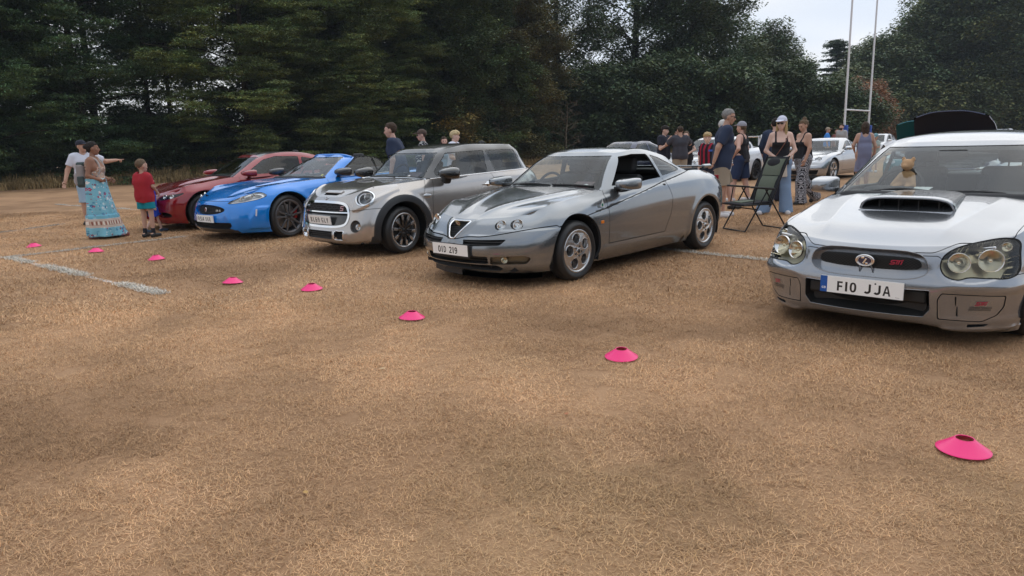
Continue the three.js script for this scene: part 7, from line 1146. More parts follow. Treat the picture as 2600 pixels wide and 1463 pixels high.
/* o: label, at [x, z], turn, H, f (female), child, skin, lean [x, z], arms { L: [elbow, wrist], R: [...] }, legs { L: [knee, ankle, toe?], R }, head { yaw, pitch },
   hair { style, mat }, hat { mat, yaw }, glasses, top { kind, mat, hem, sleeve }, low { kind, mat, to, w }, shoes, socks, detail */
function person(o) {
  const S = o.H / 1.75, t = thing('person', o.label, 'person', [o.at[0], 0, o.at[1]], o.turn, o.group), f = o.f, ch = o.child, sw = ch ? 0.15 : f ? 0.155 : 0.18, cell = o.cell ?? 0.014, lean = o.lean ?? [0, 0];
  const yk = ch ? 0.965 : 1, ln = (p) => { const k = Math.max(0, p[1] - 0.95) / 0.5; return [p[0] + lean[0] * k, p[1], p[2] + lean[1] * k]; };
  const hs = ch ? 1.24 : 1.0, headC = ln([0, ch ? 1.60 : 1.628, 0.025]), skin = skinMats[o.skin ?? 'fair'];
  const J = {}; for (const [s, k] of [['L', 1], ['R', -1]]) {
    J['sh' + s] = ln([k * sw, 1.42 * yk, 0]); const ar = o.arms?.[s]; J['el' + s] = ar ? ar[0] : add3(J['sh' + s], [k * 0.055, -0.285, -0.02]); J['wr' + s] = ar ? ar[1] : add3(J['el' + s], [k * 0.005, -0.25, 0.05]);
    J['hp' + s] = [k * 0.088, 0.92, 0]; const lg = o.legs?.[s]; J['kn' + s] = lg ? lg[0] : [k * 0.095, 0.49, 0.015]; J['an' + s] = lg ? lg[1] : [k * 0.10, 0.075, -0.02]; J['to' + s] = lg?.[2] ?? add3(J['an' + s], [k * 0.035, -0.04, 0.16]);
  }
  const hip = f ? 0.128 : ch ? 0.098 : 0.12, wst = f ? 0.098 : (o.belly ?? 0.112), chs = f ? 0.108 : 0.122;
  const torso = [cap(ln([-0.075, 0.95, -0.005]), ln([0.075, 0.95, -0.005]), hip, hip), cap(ln([-0.05, 1.12, 0]), ln([0.05, 1.12, 0]), wst, wst), cap(ln([-0.075, 1.30 * yk, 0]), ln([0.075, 1.30 * yk, 0]), chs, chs), cap(ln([-sw + 0.045, 1.415 * yk, -0.005]), ln([sw - 0.045, 1.415 * yk, -0.005]), 0.07, 0.07)];
  if (o.belly) torso.push(elp(ln([0, 1.1, 0.06]), [0.12, 0.14, o.belly]));
  if (f && !ch) torso.push(elp(ln([0.07, 1.27, 0.085]), [0.065, 0.065, 0.06]), elp(ln([-0.07, 1.27, 0.085]), [0.065, 0.065, 0.06]));
  const am = (f ? 0.86 : 1) * (ch ? 0.85 : 1) * (o.thick ?? 1), lm = (ch ? 0.88 : 1) * (o.thick ?? 1);
  const arm = (s) => [cap(J['sh' + s], J['el' + s], 0.056 * am, 0.043 * am), cap(J['el' + s], J['wr' + s], 0.044 * am, 0.028 * am)], leg = (s) => [cap(J['hp' + s], J['kn' + s], 0.092 * lm, 0.058 * lm), cap(J['kn' + s], J['an' + s], 0.056 * lm, 0.037 * lm), cap(mix3(J['kn' + s], J['an' + s], 0.15), mix3(J['kn' + s], J['an' + s], 0.5), 0.055 * lm, 0.045 * lm)], foot = (s) => [cap(add3(J['an' + s], [0, -0.025, -0.03]), J['to' + s], 0.042, 0.034), cap(J['an' + s], add3(J['an' + s], [0, -0.02, -0.03]), 0.04, 0.042)];
  const neck = cap(ln([0, 1.42 * yk, -0.01]), add3(headC, [0, -0.07, -0.02]), 0.056 * am, 0.05 * am);
  const cores = union([union(torso, 0.07), neck, union([...arm('L'), ...arm('R'), ...leg('L'), ...leg('R'), ...foot('L'), ...foot('R')], 0.02)], 0.035);
  const pts = Object.values(J).concat([headC]), lo = [0, 1, 2].map((k) => Math.min(...pts.map((p) => p[k])) - 0.2), hi = [0, 1, 2].map((k) => Math.max(...pts.map((p) => p[k])) + 0.2); lo[1] = -0.02;
  const parts = [surf(cores, lo, hi, cell)];
  // head in its own axes, then turned
  const hd = o.head ?? {}, hq = new THREE.Matrix4().makeRotationFromEuler(new THREE.Euler(hd.pitch ?? 0, hd.yaw ?? 0, hd.roll ?? 0, 'YXZ')), HM = new THREE.Matrix4().makeTranslation(...headC).multiply(hq).multiply(new THREE.Matrix4().makeScale(hs * (f ? 0.95 : 1), hs, hs));
  const face = union([elp([0, 0.03, -0.012], [0.076, 0.092, 0.095]), elp([0, -0.045, 0.018], [0.058, 0.07, 0.068]), cap([0, -0.088, 0.052], [0, -0.075, 0.05], 0.026, 0.03), cap([0, 0.012, 0.082], [0, -0.028, 0.104], 0.009, 0.014), cap([-0.03, 0.028, 0.068], [0.03, 0.028, 0.068], 0.017, 0.017), elp([0.074, -0.005, -0.012], [0.014, 0.032, 0.02]), elp([-0.074, -0.005, -0.012], [0.014, 0.032, 0.02]), cap([-0.016, -0.058, 0.078], [0.016, -0.058, 0.078], 0.0085, 0.0085), elp([0.036, -0.02, 0.055], [0.028, 0.026, 0.022]), elp([-0.036, -0.02, 0.055], [0.028, 0.026, 0.022])], 0.022);
  const eyeDip = (x, y, z) => Math.max(face(x, y, z), -Math.min(elp([0.032, 0.006, 0.09], [0.015, 0.010, 0.014])(x, y, z), elp([-0.032, 0.006, 0.09], [0.015, 0.010, 0.014])(x, y, z)) - 0.004);
  parts.push(surf(eyeDip, [-0.11, -0.14, -0.13], [0.11, 0.15, 0.14], 0.0075).applyMatrix4(HM));
  for (const [s, k] of [['L', 1], ['R', -1]]) { // hands: palm, four curled fingers, thumb at the side
    const d = V(...J['wr' + s]).sub(V(...J['el' + s])).normalize(), hnd = o.hands?.[s] ?? {}, dir = hnd.dir ? V(...hnd.dir).normalize() : d, pal = V(...(hnd.palm ?? [-k, 0, 0.15])), out = pal.addScaledVector(dir, -pal.dot(dir)).normalize(), side = out.clone().cross(dir);
    const HB = new THREE.Matrix4().makeBasis(side, out, dir).setPosition(...J['wr' + s]), curl = hnd.curl ?? 0.5, fl = [cap([-0.02, 0, 0.035], [0.02, 0, 0.035], 0.017, 0.017), cap([-0.018, 0, 0.075], [0.022, 0, 0.075], 0.015, 0.013), cap([0, 0, -0.02], [0, 0, 0.03], 0.024, 0.02)];
    const fing = [[0.027, 0.068, 1], [0.010, 0.076, 1], [-0.008, 0.07, 1], [-0.025, 0.056, 0.9]];
    fing.forEach(([x0, L, w], i) => { const x = x0 * k; const point = hnd.point && i > 0 ? 1.5 : hnd.point ? 0 : curl, a = [x, 0, 0.085], b = [x * 1.08, Math.sin(point * 0.7) * L * 0.55, 0.085 + Math.cos(point * 0.7) * L * 0.55], c = [x * 1.1, b[1] + Math.sin(point * 1.7) * L * 0.45, b[2] + Math.cos(point * 1.7) * L * 0.45]; fl.push(cap(a, b, 0.0095 * w, 0.0085 * w), cap(b, c, 0.0085 * w, 0.007 * w)); });
    fl.push(cap([0.024 * k, 0.004, 0.02], [0.045 * k, 0.014, 0.055], 0.013, 0.010), cap([0.045 * k, 0.014, 0.055], [0.042 * k, 0.022, 0.085], 0.010, 0.008));
    parts.push(surf(union(fl, 0.006), [-0.075, -0.06, -0.05], [0.075, 0.11, 0.19], 0.0065).applyMatrix4(HB));
  }
  const body = mesh('body', parts.map((g) => g.scale(S, S, S)), skin, t);
  const sc = (g) => g.scale(S, S, S), wob = (x, y, z, a = 0.007, k = 11) => a * (noise3(x * k + 5, y * k * 0.8, z * k + 3) - 0.5) * 2;
  // eyes, lips, brows
  if (!o.glasses && !o.back) { for (const k of [1, -1]) mesh('eye', sc(new THREE.SphereGeometry(0.011, 8, 6).translate(k * 0.031, 0.007, 0.078).applyMatrix4(HM)), eyeMat, t); }
  if (!o.back) mesh('lips', sc(cap2([-0.018, -0.058, 0.084], [0.018, -0.058, 0.084], 0.005).applyMatrix4(HM)), std(o.skin === 'brown' ? [0.12, 0.04, 0.035] : [0.36, 0.13, 0.12], 0.5), t);
  if (o.glasses) mesh('sunglasses', [rbx(0.056, 0.036, 0.012, 0.008, 0.033, 0.006, 0.094, 0, 0.18), rbx(0.056, 0.036, 0.012, 0.008, -0.033, 0.006, 0.094, 0, -0.18), bx(0.016, 0.006, 0.006, 0, 0.014, 0.1), bar([0.06, 0.012, 0.088], [0.078, 0.01, -0.02], 0.004), bar([-0.06, 0.012, 0.088], [-0.078, 0.01, -0.02], 0.004)].map((g) => sc(g.applyMatrix4(HM))), M.gloss, t);
  // hair
  const h = o.hair; if (h) {
    const cut = (x, y, z) => Math.max(z - 0.055 - 0.02 * (y < 0.06 ? -2 : 0.6) + 0.9 * Math.max(0, 0.055 - y) * 0.55, -0.055 - y - Math.max(0, -z) * 0.35);
    const list = [(x, y, z) => Math.max(elp([0, 0.036, -0.018], h.style === 'crop' ? [0.0815, 0.094, 0.100] : [0.086, 0.098, 0.104])(x, y, z) + wob(x, y, z, 0.006, 42), cut(x, y, z) - (h.style === 'crop' ? 0.0 : 0.012))];
    if (h.style === 'mop') list.push((x, y, z) => Math.max(elp([0, 0.06, 0.015], [0.092, 0.08, 0.098])(x, y, z) + wob(x, y, z, 0.010, 40), 0.035 - y));
    if (h.style === 'long' || h.style === 'bob') { const L = h.style === 'bob' ? -0.17 : -0.22; for (const k of [-1, 1]) list.push((x, y, z) => cap([k * 0.07, 0.03, -0.02], [k * (h.style === 'bob' ? 0.085 : 0.088), L, -0.005], 0.03, 0.028)(x, y, z) + wob(x, y, z, 0.008, 50)); list.push((x, y, z) => cap([-0.035, 0.0, -0.075], [-0.04, L, -0.06], 0.05, 0.04)(x, y, z) + wob(x, y, z, 0.008, 50), (x, y, z) => cap([0.035, 0.0, -0.075], [0.04, L, -0.06], 0.05, 0.04)(x, y, z) + wob(x, y, z, 0.008, 50)); }
    if (h.style === 'bun') list.push((x, y, z) => elp(h.at ?? [0, 0.135, -0.06], [0.042, 0.036, 0.042])(x, y, z) + wob(x, y, z, 0.006, 60), cap([0, 0.03, -0.09], [0, -0.05, -0.07], 0.03, 0.025));
    if (h.style === 'tail') list.push(cap([0, 0.02, -0.1], [0, -0.12, -0.1], 0.028, 0.02));
    mesh('hair', sc(surf(union(list, 0.012), [-0.16, -0.3, -0.2], [0.16, 0.22, 0.16], 0.0085).applyMatrix4(HM)), h.mat, t);
    if (h.beard) mesh('beard', sc(surf((x, y, z) => Math.max(elp([0, -0.05, 0.022], [0.066, 0.078, 0.078])(x, y, z) + wob(x, y, z, 0.005, 60), y + 0.03, -z + 0.01), [-0.1, -0.16, -0.06], [0.1, 0.04, 0.13], 0.008).applyMatrix4(HM)), h.mat, t);
  }
  if (o.hat) { const dome = new THREE.SphereGeometry(1, 22, 12, 0, Math.PI * 2, 0, Math.PI * 0.53).scale(0.093, 0.098, 0.112).translate(0, 0.045, -0.012), br = new THREE.SphereGeometry(1, 20, 8).scale(0.075, 0.012, 0.088).rotateX(0.22).translate(0, 0.048, 0.115), hm = new THREE.Matrix4().makeRotationX(-0.06); const hatm = mesh('cap', [sc(dome.applyMatrix4(hm).applyMatrix4(HM))], o.hat.mat, t); mesh('peak', [sc(br.applyMatrix4(hm).applyMatrix4(HM))], o.hat.peak ?? o.hat.mat, hatm); }
  // clothes
  const infl = (list, d) => list.map((q) => (x, y, z) => q(x, y, z) - d), tp = o.top, lw = o.low;
  const garment = (fn, cl = cell * 0.92) => uvCyl(sc(surf(fn, lo, hi, cl)), o.uvk ?? 1.4);
  if (tp) {
    const hem = tp.hem ?? 0.84, neckY = tp.neck ?? 1.455, sl = tp.sleeve ?? 0.62, thick = tp.loose ?? 0.018, tor = union([...infl(torso, thick), cap([0.07, 1.1, 0], [0.078, hem - 0.1, 0], 0.128 + (tp.flare ?? 0), 0.132 + (tp.flare ?? 0)), cap([-0.07, 1.1, 0], [-0.078, hem - 0.1, 0], 0.128 + (tp.flare ?? 0), 0.132 + (tp.flare ?? 0))], 0.06);
    const arms = []; if (sl > 0) for (const s of ['L', 'R']) { const A = J['sh' + s], E = J['el' + s], full = sl > 1, e = full ? mix3(E, J['wr' + s], sl - 1) : mix3(A, E, Math.min(1, sl + 0.15)), up = cap(A, full ? E : e, 0.078 * am, full ? 0.058 * am : (tp.wide ?? 0.074) * am); const d = [0, 1, 2].map((k) => E[k] - A[k]), l = Math.hypot(...d); arms.push(full ? up : (x, y, z) => Math.max(up(x, y, z), ((x - A[0]) * d[0] + (y - A[1]) * d[1] + (z - A[2]) * d[2]) / l - sl * l)); if (full) arms.push(cap(E, e, 0.058 * am, 0.046 * am)); }
    const strap = sl === 0 ? (x, y, z) => { const ax = Math.abs(x - lean[0]); return tp.strap ? Math.max(y - 1.30 - (Math.abs(ax - 0.095) < 0.022 ? 0.3 : 0) - (z < 0 ? 0.03 : 0), ax - 0.15) : Math.max(Math.max(ax - 0.155 + Math.max(0, y - 1.25) * 0.25, y - 1.5), 0.075 - Math.hypot(ax, (y - 1.47) * 0.8)); } : (x, y, z) => -9;
    mesh('top', garment((x, y, z) => { let d = smin(tor(x, y, z), arms.length ? union(arms, 0)(x, y, z) : 9, 0.03) + wob(x, y, z, tp.fold ?? 0.008, 10); d = Math.max(d, hem + 0.012 * Math.sin(x * 16 + z * 9) - y, strap(x, y, z)); const nd = Math.hypot(x - headC[0], z - headC[2] + 0.03); return Math.max(d, Math.min(y - neckY + 0.02, 0.078 - nd) ); }), tp.mat, t);
  }
  if (lw) {
    if (lw.kind === 'skirt') { const w0 = lw.w0 ?? 0.14, w1 = lw.w ?? 0.26, y0 = lw.from ?? 1.06, y1 = lw.to ?? 0.05, ctr = lw.sway ?? [0, 0]; mesh('skirt', garment((x, y, z) => { const q = clamp((y0 - y) / (y0 - y1), 0, 1), r = lerp(w0, w1, Math.pow(q, 1.2)) * (lw.tier && q > 0.62 ? 1.07 : 1), ek = lerp(1.32, 1.0, q), a = Math.atan2(z - ctr[1] * q * q, x - ctr[0] * q * q), d = Math.hypot((x - ctr[0] * q * q) / ek, z - ctr[1] * q * q) - r * (1 + (0.05 + 0.05 * q) * Math.sin(a * 7 + 2 * Math.sin(y * 5)) * q) ; return Math.max(d * 0.85, y - y0, y1 - y); }), lw.mat, t); }
    else { const to = lw.to ?? 0, th = [], w = lw.w ?? 0.085; for (const s of ['L', 'R']) { const kn = J['kn' + s], an = J['an' + s], hp = J['hp' + s]; if (lw.kind === 'shorts') { const e = lw.len < 1 ? mix3(hp, kn, lw.len) : mix3(kn, an, lw.len - 1); if (lw.len < 1) th.push(cap(hp, e, 0.112 * lm, w * 1.05)); else th.push(cap(hp, kn, 0.112 * lm, w * 1.02), cap(kn, e, w * 1.02, w)); } else th.push(cap(hp, kn, 0.11 * lm, lw.wk ?? w), cap(kn, add3(an, [0, -0.02, 0]), lw.wk ?? w, w)); }
      const cuts = (x, y, z) => { let d = -9; if (lw.kind === 'shorts') for (const s of ['L', 'R']) { const a = lw.len < 1 ? J['hp' + s] : J['kn' + s], b = lw.len < 1 ? J['kn' + s] : J['an' + s], L = lw.len < 1 ? lw.len : lw.len - 1, ex = b[0] - a[0], ey = b[1] - a[1], ez = b[2] - a[2], l = Math.hypot(ex, ey, ez), q = ((x - a[0]) * ex + (y - a[1]) * ey + (z - a[2]) * ez) / l - L * l; if ((s === 'L') === (Math.hypot(x - J.knL[0], z - J.knL[2]) < Math.hypot(x - J.knR[0], z - J.knR[2]))) d = Math.max(d, q); } else d = 0.035 - y; return d; };
      const hipsF = union(infl(torso.slice(0, 2), 0.012), 0.06), base = (x, y, z) => Math.max(smin(hipsF(x, y, z), union(th, 0.02)(x, y, z), 0.03) + wob(x, y, z, 0.008, 11), y - (lw.waist ?? 1.03), cuts(x, y, z)); mesh(lw.kind === 'shorts' ? 'shorts' : 'trousers', garment(base), lw.mat, t); }
  }
  for (const s of ['L', 'R']) {
    if (o.socks) mesh('sock', sc(surf(union([cap(mix3(J['kn' + s], J['an' + s], 0.72), J['an' + s], 0.048 * lm, 0.046)], 0), lo, hi, cell)), o.socks, t);
    if (o.shoes && !(o.shoes.only && o.shoes.only !== s)) mesh('shoe', sc(surf(union([(x, y, z) => cap(add3(J['an' + s], [0, -0.035, -0.03]), J['to' + s], 0.052, 0.044)(x, y, z), cap(J['an' + s], add3(J['an' + s], [0, -0.03, -0.02]), 0.046, 0.05)], 0.02), [J['an' + s][0] - 0.2, -0.02, J['an' + s][2] - 0.2], [J['an' + s][0] + 0.2, J['an' + s][1] + 0.12, J['an' + s][2] + 0.3], cell * 0.9)), o.shoes.mat ?? o.shoes, t);
  }
  t.userData.J = undefined; return { t, J, S, HM, sc };
}
function cap2(a, b, r) { return bar(a, b, r, r, 6); }
const HAIR = { dark: std([0.018, 0.013, 0.011], 0.9), brown: std([0.055, 0.034, 0.022], 0.9), lightbrown: std([0.13, 0.085, 0.05], 0.9), blond: std([0.42, 0.29, 0.13], 0.6), paleblond: std([0.55, 0.42, 0.22], 0.6), grey: std([0.22, 0.21, 0.20], 0.65) };
const COL = { navy: cloth([0.020, 0.032, 0.070]), darknavy: cloth([0.012, 0.014, 0.028]), charcoal: cloth([0.045, 0.045, 0.058]), white: cloth([0.62, 0.64, 0.72]), beige: cloth([0.33, 0.27, 0.20]), khaki: cloth([0.20, 0.165, 0.11]), red: cloth([0.36, 0.012, 0.022]), teal: cloth([0.0, 0.22, 0.27]), blue: cloth([0.01, 0.05, 0.42]), denim: cloth([0.016, 0.032, 0.085]), jeans: cloth([0.19, 0.28, 0.42]), black: cloth([0.010, 0.010, 0.014]), greydress: cloth([0.20, 0.21, 0.31]), skyblue: cloth([0.05, 0.25, 0.70]), palegrey: cloth([0.36, 0.36, 0.37]), palegreen: cloth([0.34, 0.40, 0.37]), lightblue: cloth([0.34, 0.48, 0.62]), cream: cloth([0.58, 0.53, 0.46]), blackshoe: std(0.014, 0.6), whiteshoe: std([0.62, 0.6, 0.6], 0.6), greycap: cloth([0.30, 0.30, 0.34]), whitecap: cloth([0.62, 0.63, 0.74]), browncap: cloth([0.085, 0.055, 0.042]), tealcap: cloth([0.16, 0.30, 0.33]) };
function crowd() {
  const PI = Math.PI;
  // --- the family on the left
  person({ label: 'man in white T-shirt and dark cap pointing to the right', at: [-8.62, -14.5], turn: 0.55, H: 1.70, skin: 'tan', head: { yaw: 0.75 }, hair: { style: 'crop', mat: HAIR.brown }, hat: { mat: COL.darknavy }, thick: 1.08,
    arms: { L: [[0.40, 1.31, -0.16], [0.62, 1.33, -0.30]], R: [[-0.31, 1.15, 0.0], [-0.38, 0.93, 0.08]] }, hands: { L: { point: true, palm: [0, -1, 0] }, R: { curl: 0.2, palm: [0.3, 0, 1] } }, top: { mat: COL.white, hem: 0.84, sleeve: 0.68, loose: 0.026 }, low: { kind: 'shorts', mat: COL.lightblue, len: 1.02, w: 0.092 }, shoes: { mat: COL.blackshoe } });
  const floral = printCloth((g, w) => { g.fillStyle = '#7fbccd'; g.fillRect(0, 0, w, w); const r = rng(4); for (let i = 0; i < 900; i++) { const x = r() * w, y = r() * w, s = 4 + r() * r() * 22; g.fillStyle = ['#efe8e4', '#2a5c93', '#b03a5a', '#e6ded6', '#3b82a8', '#8a2f4c', '#dbe9ec', '#5f9db4'][Math.floor(r() * 8)]; for (let k = 0; k < 5; k++) { g.beginPath(); g.ellipse(x + Math.cos(k * 1.257) * s * 0.6, y + Math.sin(k * 1.257) * s * 0.6, s * 0.45, s * 0.3, k * 1.257, 0, 7); g.fill(); } }
    const Y = (m) => w - m * 0.75 * w; g.fillStyle = '#6fb3c6'; g.globalAlpha = 0.6; g.fillRect(0, Y(0.46), w, Y(0.345) - Y(0.46)); g.globalAlpha = 1; g.fillStyle = '#c4aa98'; g.fillRect(0, Y(0.345), w, Y(0.20) - Y(0.345)); for (let i = 0; i < 44; i++) { g.fillStyle = i % 2 ? '#8e5548' : '#eadfd2'; g.beginPath(); g.ellipse((i + 0.5) * w / 44, Y(0.275), 8, 26, 0, 0, 7); g.fill(); } g.fillStyle = '#e6dcd4'; for (const m of [0.345, 0.325, 0.225, 0.205]) g.fillRect(0, Y(m), w, 5); }, 1, 1024);
  const topPrint = printCloth((g, w) => { g.fillStyle = '#b79a86'; g.fillRect(0, 0, w, w); const r = rng(8); for (let i = 0; i < 420; i++) { g.fillStyle = ['#e5d6c6', '#6d4a48', '#7fa9b4', '#c98d7c', '#efe6dc'][Math.floor(r() * 5)]; g.beginPath(); g.ellipse(r() * w, r() * w, 4 + r() * 9, 3 + r() * 6, r() * 3, 0, 7); g.fill(); } }, 2);
  const wm = person({ label: 'woman in long blue floral skirt wearing a grey backpack', at: [-7.0, -12.04], turn: 1.75, H: 1.62, f: true, skin: 'brown', head: { yaw: 0.35 }, hair: { style: 'bun', at: [0, 0.03, -0.115], mat: HAIR.dark }, uvk: 0.75,
    arms: { R: [[-0.215, 1.15, -0.05], [-0.16, 1.05, 0.17]], L: [[0.21, 1.16, -0.03], [0.10, 1.06, 0.2]] }, hands: { R: { dir: [0.3, 0.05, 1], palm: [0.5, 0.8, 0], curl: 0.7 } }, legs: { L: [[0.10, 0.49, 0.10], [0.10, 0.075, 0.20]], R: [[-0.10, 0.49, -0.02], [-0.11, 0.075, -0.14]] }, top: { mat: topPrint, hem: 0.95, sleeve: 0, strap: true, loose: 0.014 }, low: { kind: 'skirt', mat: floral, w0: 0.165, w: 0.30, from: 1.09, to: 0.045, sway: [0, 0.07], tier: true }, shoes: { mat: cloth([0.25, 0.09, 0.08]) } });
  { const g = wm.t, S = wm.S;
    mesh('bangle', new THREE.TorusGeometry(0.03, 0.006, 6, 16).rotateX(0.4).translate(-0.165, 1.055, 0.15).scale(S, S, S), std([0.3, 0.1, 0.06], 0.4), g); }
  { // backpack, carried by the woman
    const b = thing('backpack', 'grey and green backpack worn by the woman in the floral skirt', 'backpack', [-7.0, 0, -12.04], 1.75), S = wm.S, G = cloth([0.30, 0.275, 0.27]), Dk = cloth([0.06, 0.085, 0.085]);
    mesh('main_pocket', rbx(0.28, 0.40, 0.15, 0.06, 0, 1.17, -0.20).scale(S, S, S), G, b); mesh('front_pocket', rbx(0.23, 0.22, 0.08, 0.035, 0, 1.09, -0.285).scale(S, S, S), cloth([0.36, 0.32, 0.32]), b); mesh('base', rbx(0.285, 0.09, 0.155, 0.04, 0, 0.985, -0.2).scale(S, S, S), Dk, b); mesh('side_pocket', rbx(0.05, 0.16, 0.11, 0.02, -0.135, 1.06, -0.2).scale(S, S, S), Dk, b); mesh('top_flap', rbx(0.25, 0.08, 0.14, 0.035, 0, 1.355, -0.19).scale(S, S, S), Dk, b);
    for (const k of [-1, 1]) mesh('strap', tube([[k * 0.085, 1.34, -0.13], [k * 0.095, 1.475, -0.02], [k * 0.10, 1.40, 0.10], [k * 0.12, 1.2, 0.12], [k * 0.14, 1.08, 0.0], [k * 0.13, 1.02, -0.13]], 0.017, 6, false, 30).scale(S, S, S), cloth([0.42, 0.38, 0.36]), b); }
  person({ label: 'boy in red T-shirt and teal shorts seen from behind', at: [-6.13, -11.89], turn: PI - 0.15, H: 1.31, child: true, back: true, skin: 'tan', head: { yaw: -0.3, pitch: 0.08 }, hair: { style: 'crop', mat: HAIR.lightbrown }, arms: { L: [[0.215, 1.15, 0.0], [0.17, 0.99, 0.17]], R: [[-0.225, 1.15, 0.0], [-0.19, 1.0, 0.18]] }, top: { mat: COL.red, hem: 0.80, sleeve: 0.85, loose: 0.034, fold: 0.012 }, low: { kind: 'shorts', mat: COL.teal, len: 0.62, w: 0.115 }, socks: COL.black, shoes: { mat: COL.blackshoe }, legs: { L: [[0.09, 0.49, 0.01], [0.095, 0.085, -0.03]], R: [[-0.10, 0.49, 0.0], [-0.11, 0.085, -0.02]] } });
  person({ label: 'small child in blue shorts and sandals half hidden behind the boy in red', at: [-6.40, -12.6], turn: 2.2, H: 1.02, child: true, back: true, skin: 'fair', hair: { style: 'crop', mat: HAIR.brown }, top: { mat: COL.blue, hem: 0.84, sleeve: 0.7, loose: 0.03 }, low: { kind: 'shorts', mat: COL.blue, len: 0.95, w: 0.125 }, shoes: { mat: cloth([0.05, 0.08, 0.12]) }, legs: { L: [[0.10, 0.50, 0.15], [0.11, 0.09, 0.22]], R: [[-0.10, 0.48, -0.02], [-0.12, 0.13, -0.26], [-0.14, 0.06, -0.14]] } });
  // --- behind the hatchback
  person({ label: 'man in navy polo shirt and glasses standing behind the hatchback', at: [-1.93, -12.5], turn: -1.65, H: 1.80, skin: 'pink', lean: [0, 0.06], head: { pitch: 0.12 }, hair: { style: 'full', mat: HAIR.brown }, top: { mat: COL.navy, hem: 0.86, sleeve: 0.75, loose: 0.024 }, low: { kind: 'shorts', mat: COL.beige, len: 1.0, w: 0.10 }, shoes: { mat: COL.whiteshoe } });
  person({ label: 'man in a brown baseball cap behind the hatchback roof', at: [-1.93, -16.3], turn: -1.5, H: 1.76, skin: 'pink', belly: 0.13, glasses: true, head: { pitch: 0.05 }, hair: { style: 'crop', mat: HAIR.brown }, hat: { mat: COL.browncap }, top: { mat: printCloth((g, w) => { g.fillStyle = '#1b1f2a'; g.fillRect(0, 0, w, w); const r = rng(2); g.fillStyle = '#d9d9d4'; for (let i = 0; i < 90; i++) { g.beginPath(); g.arc(r() * w, r() * w, 12, 0, 7); g.fill(); } }, 2), hem: 0.86, sleeve: 0.75 }, low: { kind: 'shorts', mat: COL.beige, len: 1.0, w: 0.1 }, shoes: { mat: COL.blackshoe } });
  person({ label: 'fair-haired person in white T-shirt and pale blue shorts behind the hatchback', at: [-1.2, -16.0], turn: 1.35, H: 1.71, skin: 'fair', head: { yaw: 0.1 }, hair: { style: 'mop', mat: HAIR.paleblond }, arms: { R: [[-0.27, 1.17, 0.0], [-0.16, 1.08, 0.2]] }, top: { mat: COL.white, hem: 0.86, sleeve: 0.8, loose: 0.03 }, low: { kind: 'shorts', mat: COL.lightblue, len: 1.0, w: 0.11 }, shoes: { mat: COL.whiteshoe } });
  person({ label: 'brown-haired woman half hidden beside the fair-haired person', at: [-1.5, -16.9], turn: 0.2, H: 1.60, f: true, skin: 'pink', hair: { style: 'bob', mat: HAIR.brown }, top: { mat: COL.lightblue, hem: 0.88, sleeve: 0.6 }, low: { kind: 'trousers', mat: COL.denim, w: 0.08 }, shoes: { mat: COL.whiteshoe } });
  // --- group by the dark wood
  person({ label: 'teenage boy in black T-shirt raising his hands to his face', at: [4.37, -20.0], turn: 0.75, H: 1.76, skin: 'fair', head: { yaw: 0.4, pitch: 0.15 }, hair: { style: 'mop', mat: HAIR.dark }, arms: { L: [[0.28, 1.24, 0.14], [0.20, 1.47, 0.26]], R: [[-0.25, 1.14, 0.06], [-0.05, 1.30, 0.28]] }, top: { mat: COL.darknavy, hem: 0.84, sleeve: 0.72, loose: 0.026 }, low: { kind: 'trousers', mat: COL.darknavy, w: 0.085 }, shoes: { mat: COL.blackshoe } });
  person({ label: 'man in charcoal T-shirt seen from behind, taking a picture', at: [4.68, -19.4], turn: PI + 0.1, H: 1.73, back: true, skin: 'tan', hair: { style: 'crop', mat: HAIR.brown }, thick: 1.1, arms: { L: [[0.33, 1.27, 0.14], [0.20, 1.42, 0.33]], R: [[-0.33, 1.27, 0.14], [-0.18, 1.42, 0.33]] }, top: { mat: COL.charcoal, hem: 0.86, sleeve: 0.85, loose: 0.03 }, low: { kind: 'shorts', mat: COL.beige, len: 1.0, w: 0.11 }, shoes: { mat: COL.blackshoe } });
  person({ label: 'long-haired girl in black partly behind the man in charcoal', at: [5.02, -20.1], turn: -0.5, H: 1.60, f: true, skin: 'fair', hair: { style: 'long', mat: HAIR.lightbrown }, arms: { L: [[0.27, 1.2, 0.0], [0.12, 1.08, 0.18]], R: [[-0.25, 1.18, 0.05], [-0.1, 1.38, 0.2]] }, top: { mat: COL.black, hem: 0.88, sleeve: 0.55 }, low: { kind: 'trousers', mat: COL.black, w: 0.08 }, shoes: { mat: COL.blackshoe } });
  const kit = printCloth((g, w) => { g.fillStyle = '#15121d'; g.fillRect(0, 0, w, w); g.fillStyle = '#9c1430'; for (let i = 0; i < 4; i++) g.fillRect(i * w / 4, 0, w / 9, w); g.fillStyle = '#c9d3e8'; g.beginPath(); g.arc(w * 0.6, w * 0.25, 20, 0, 7); g.fill(); g.fillStyle = '#3c5fb0'; g.fillRect(w * 0.3, w * 0.5, w * 0.3, w * 0.1); }, 1.6);
  person({ label: 'fair-haired boy in red and black football shirt behind the grey coupe', at: [4.86, -17.4], turn: -0.25, H: 1.52, child: true, skin: 'fair', hair: { style: 'mop', mat: HAIR.blond }, top: { mat: kit, hem: 0.80, sleeve: 0.85, loose: 0.03 }, low: { kind: 'shorts', mat: COL.darknavy, len: 0.9, w: 0.12 }, shoes: { mat: COL.whiteshoe } });
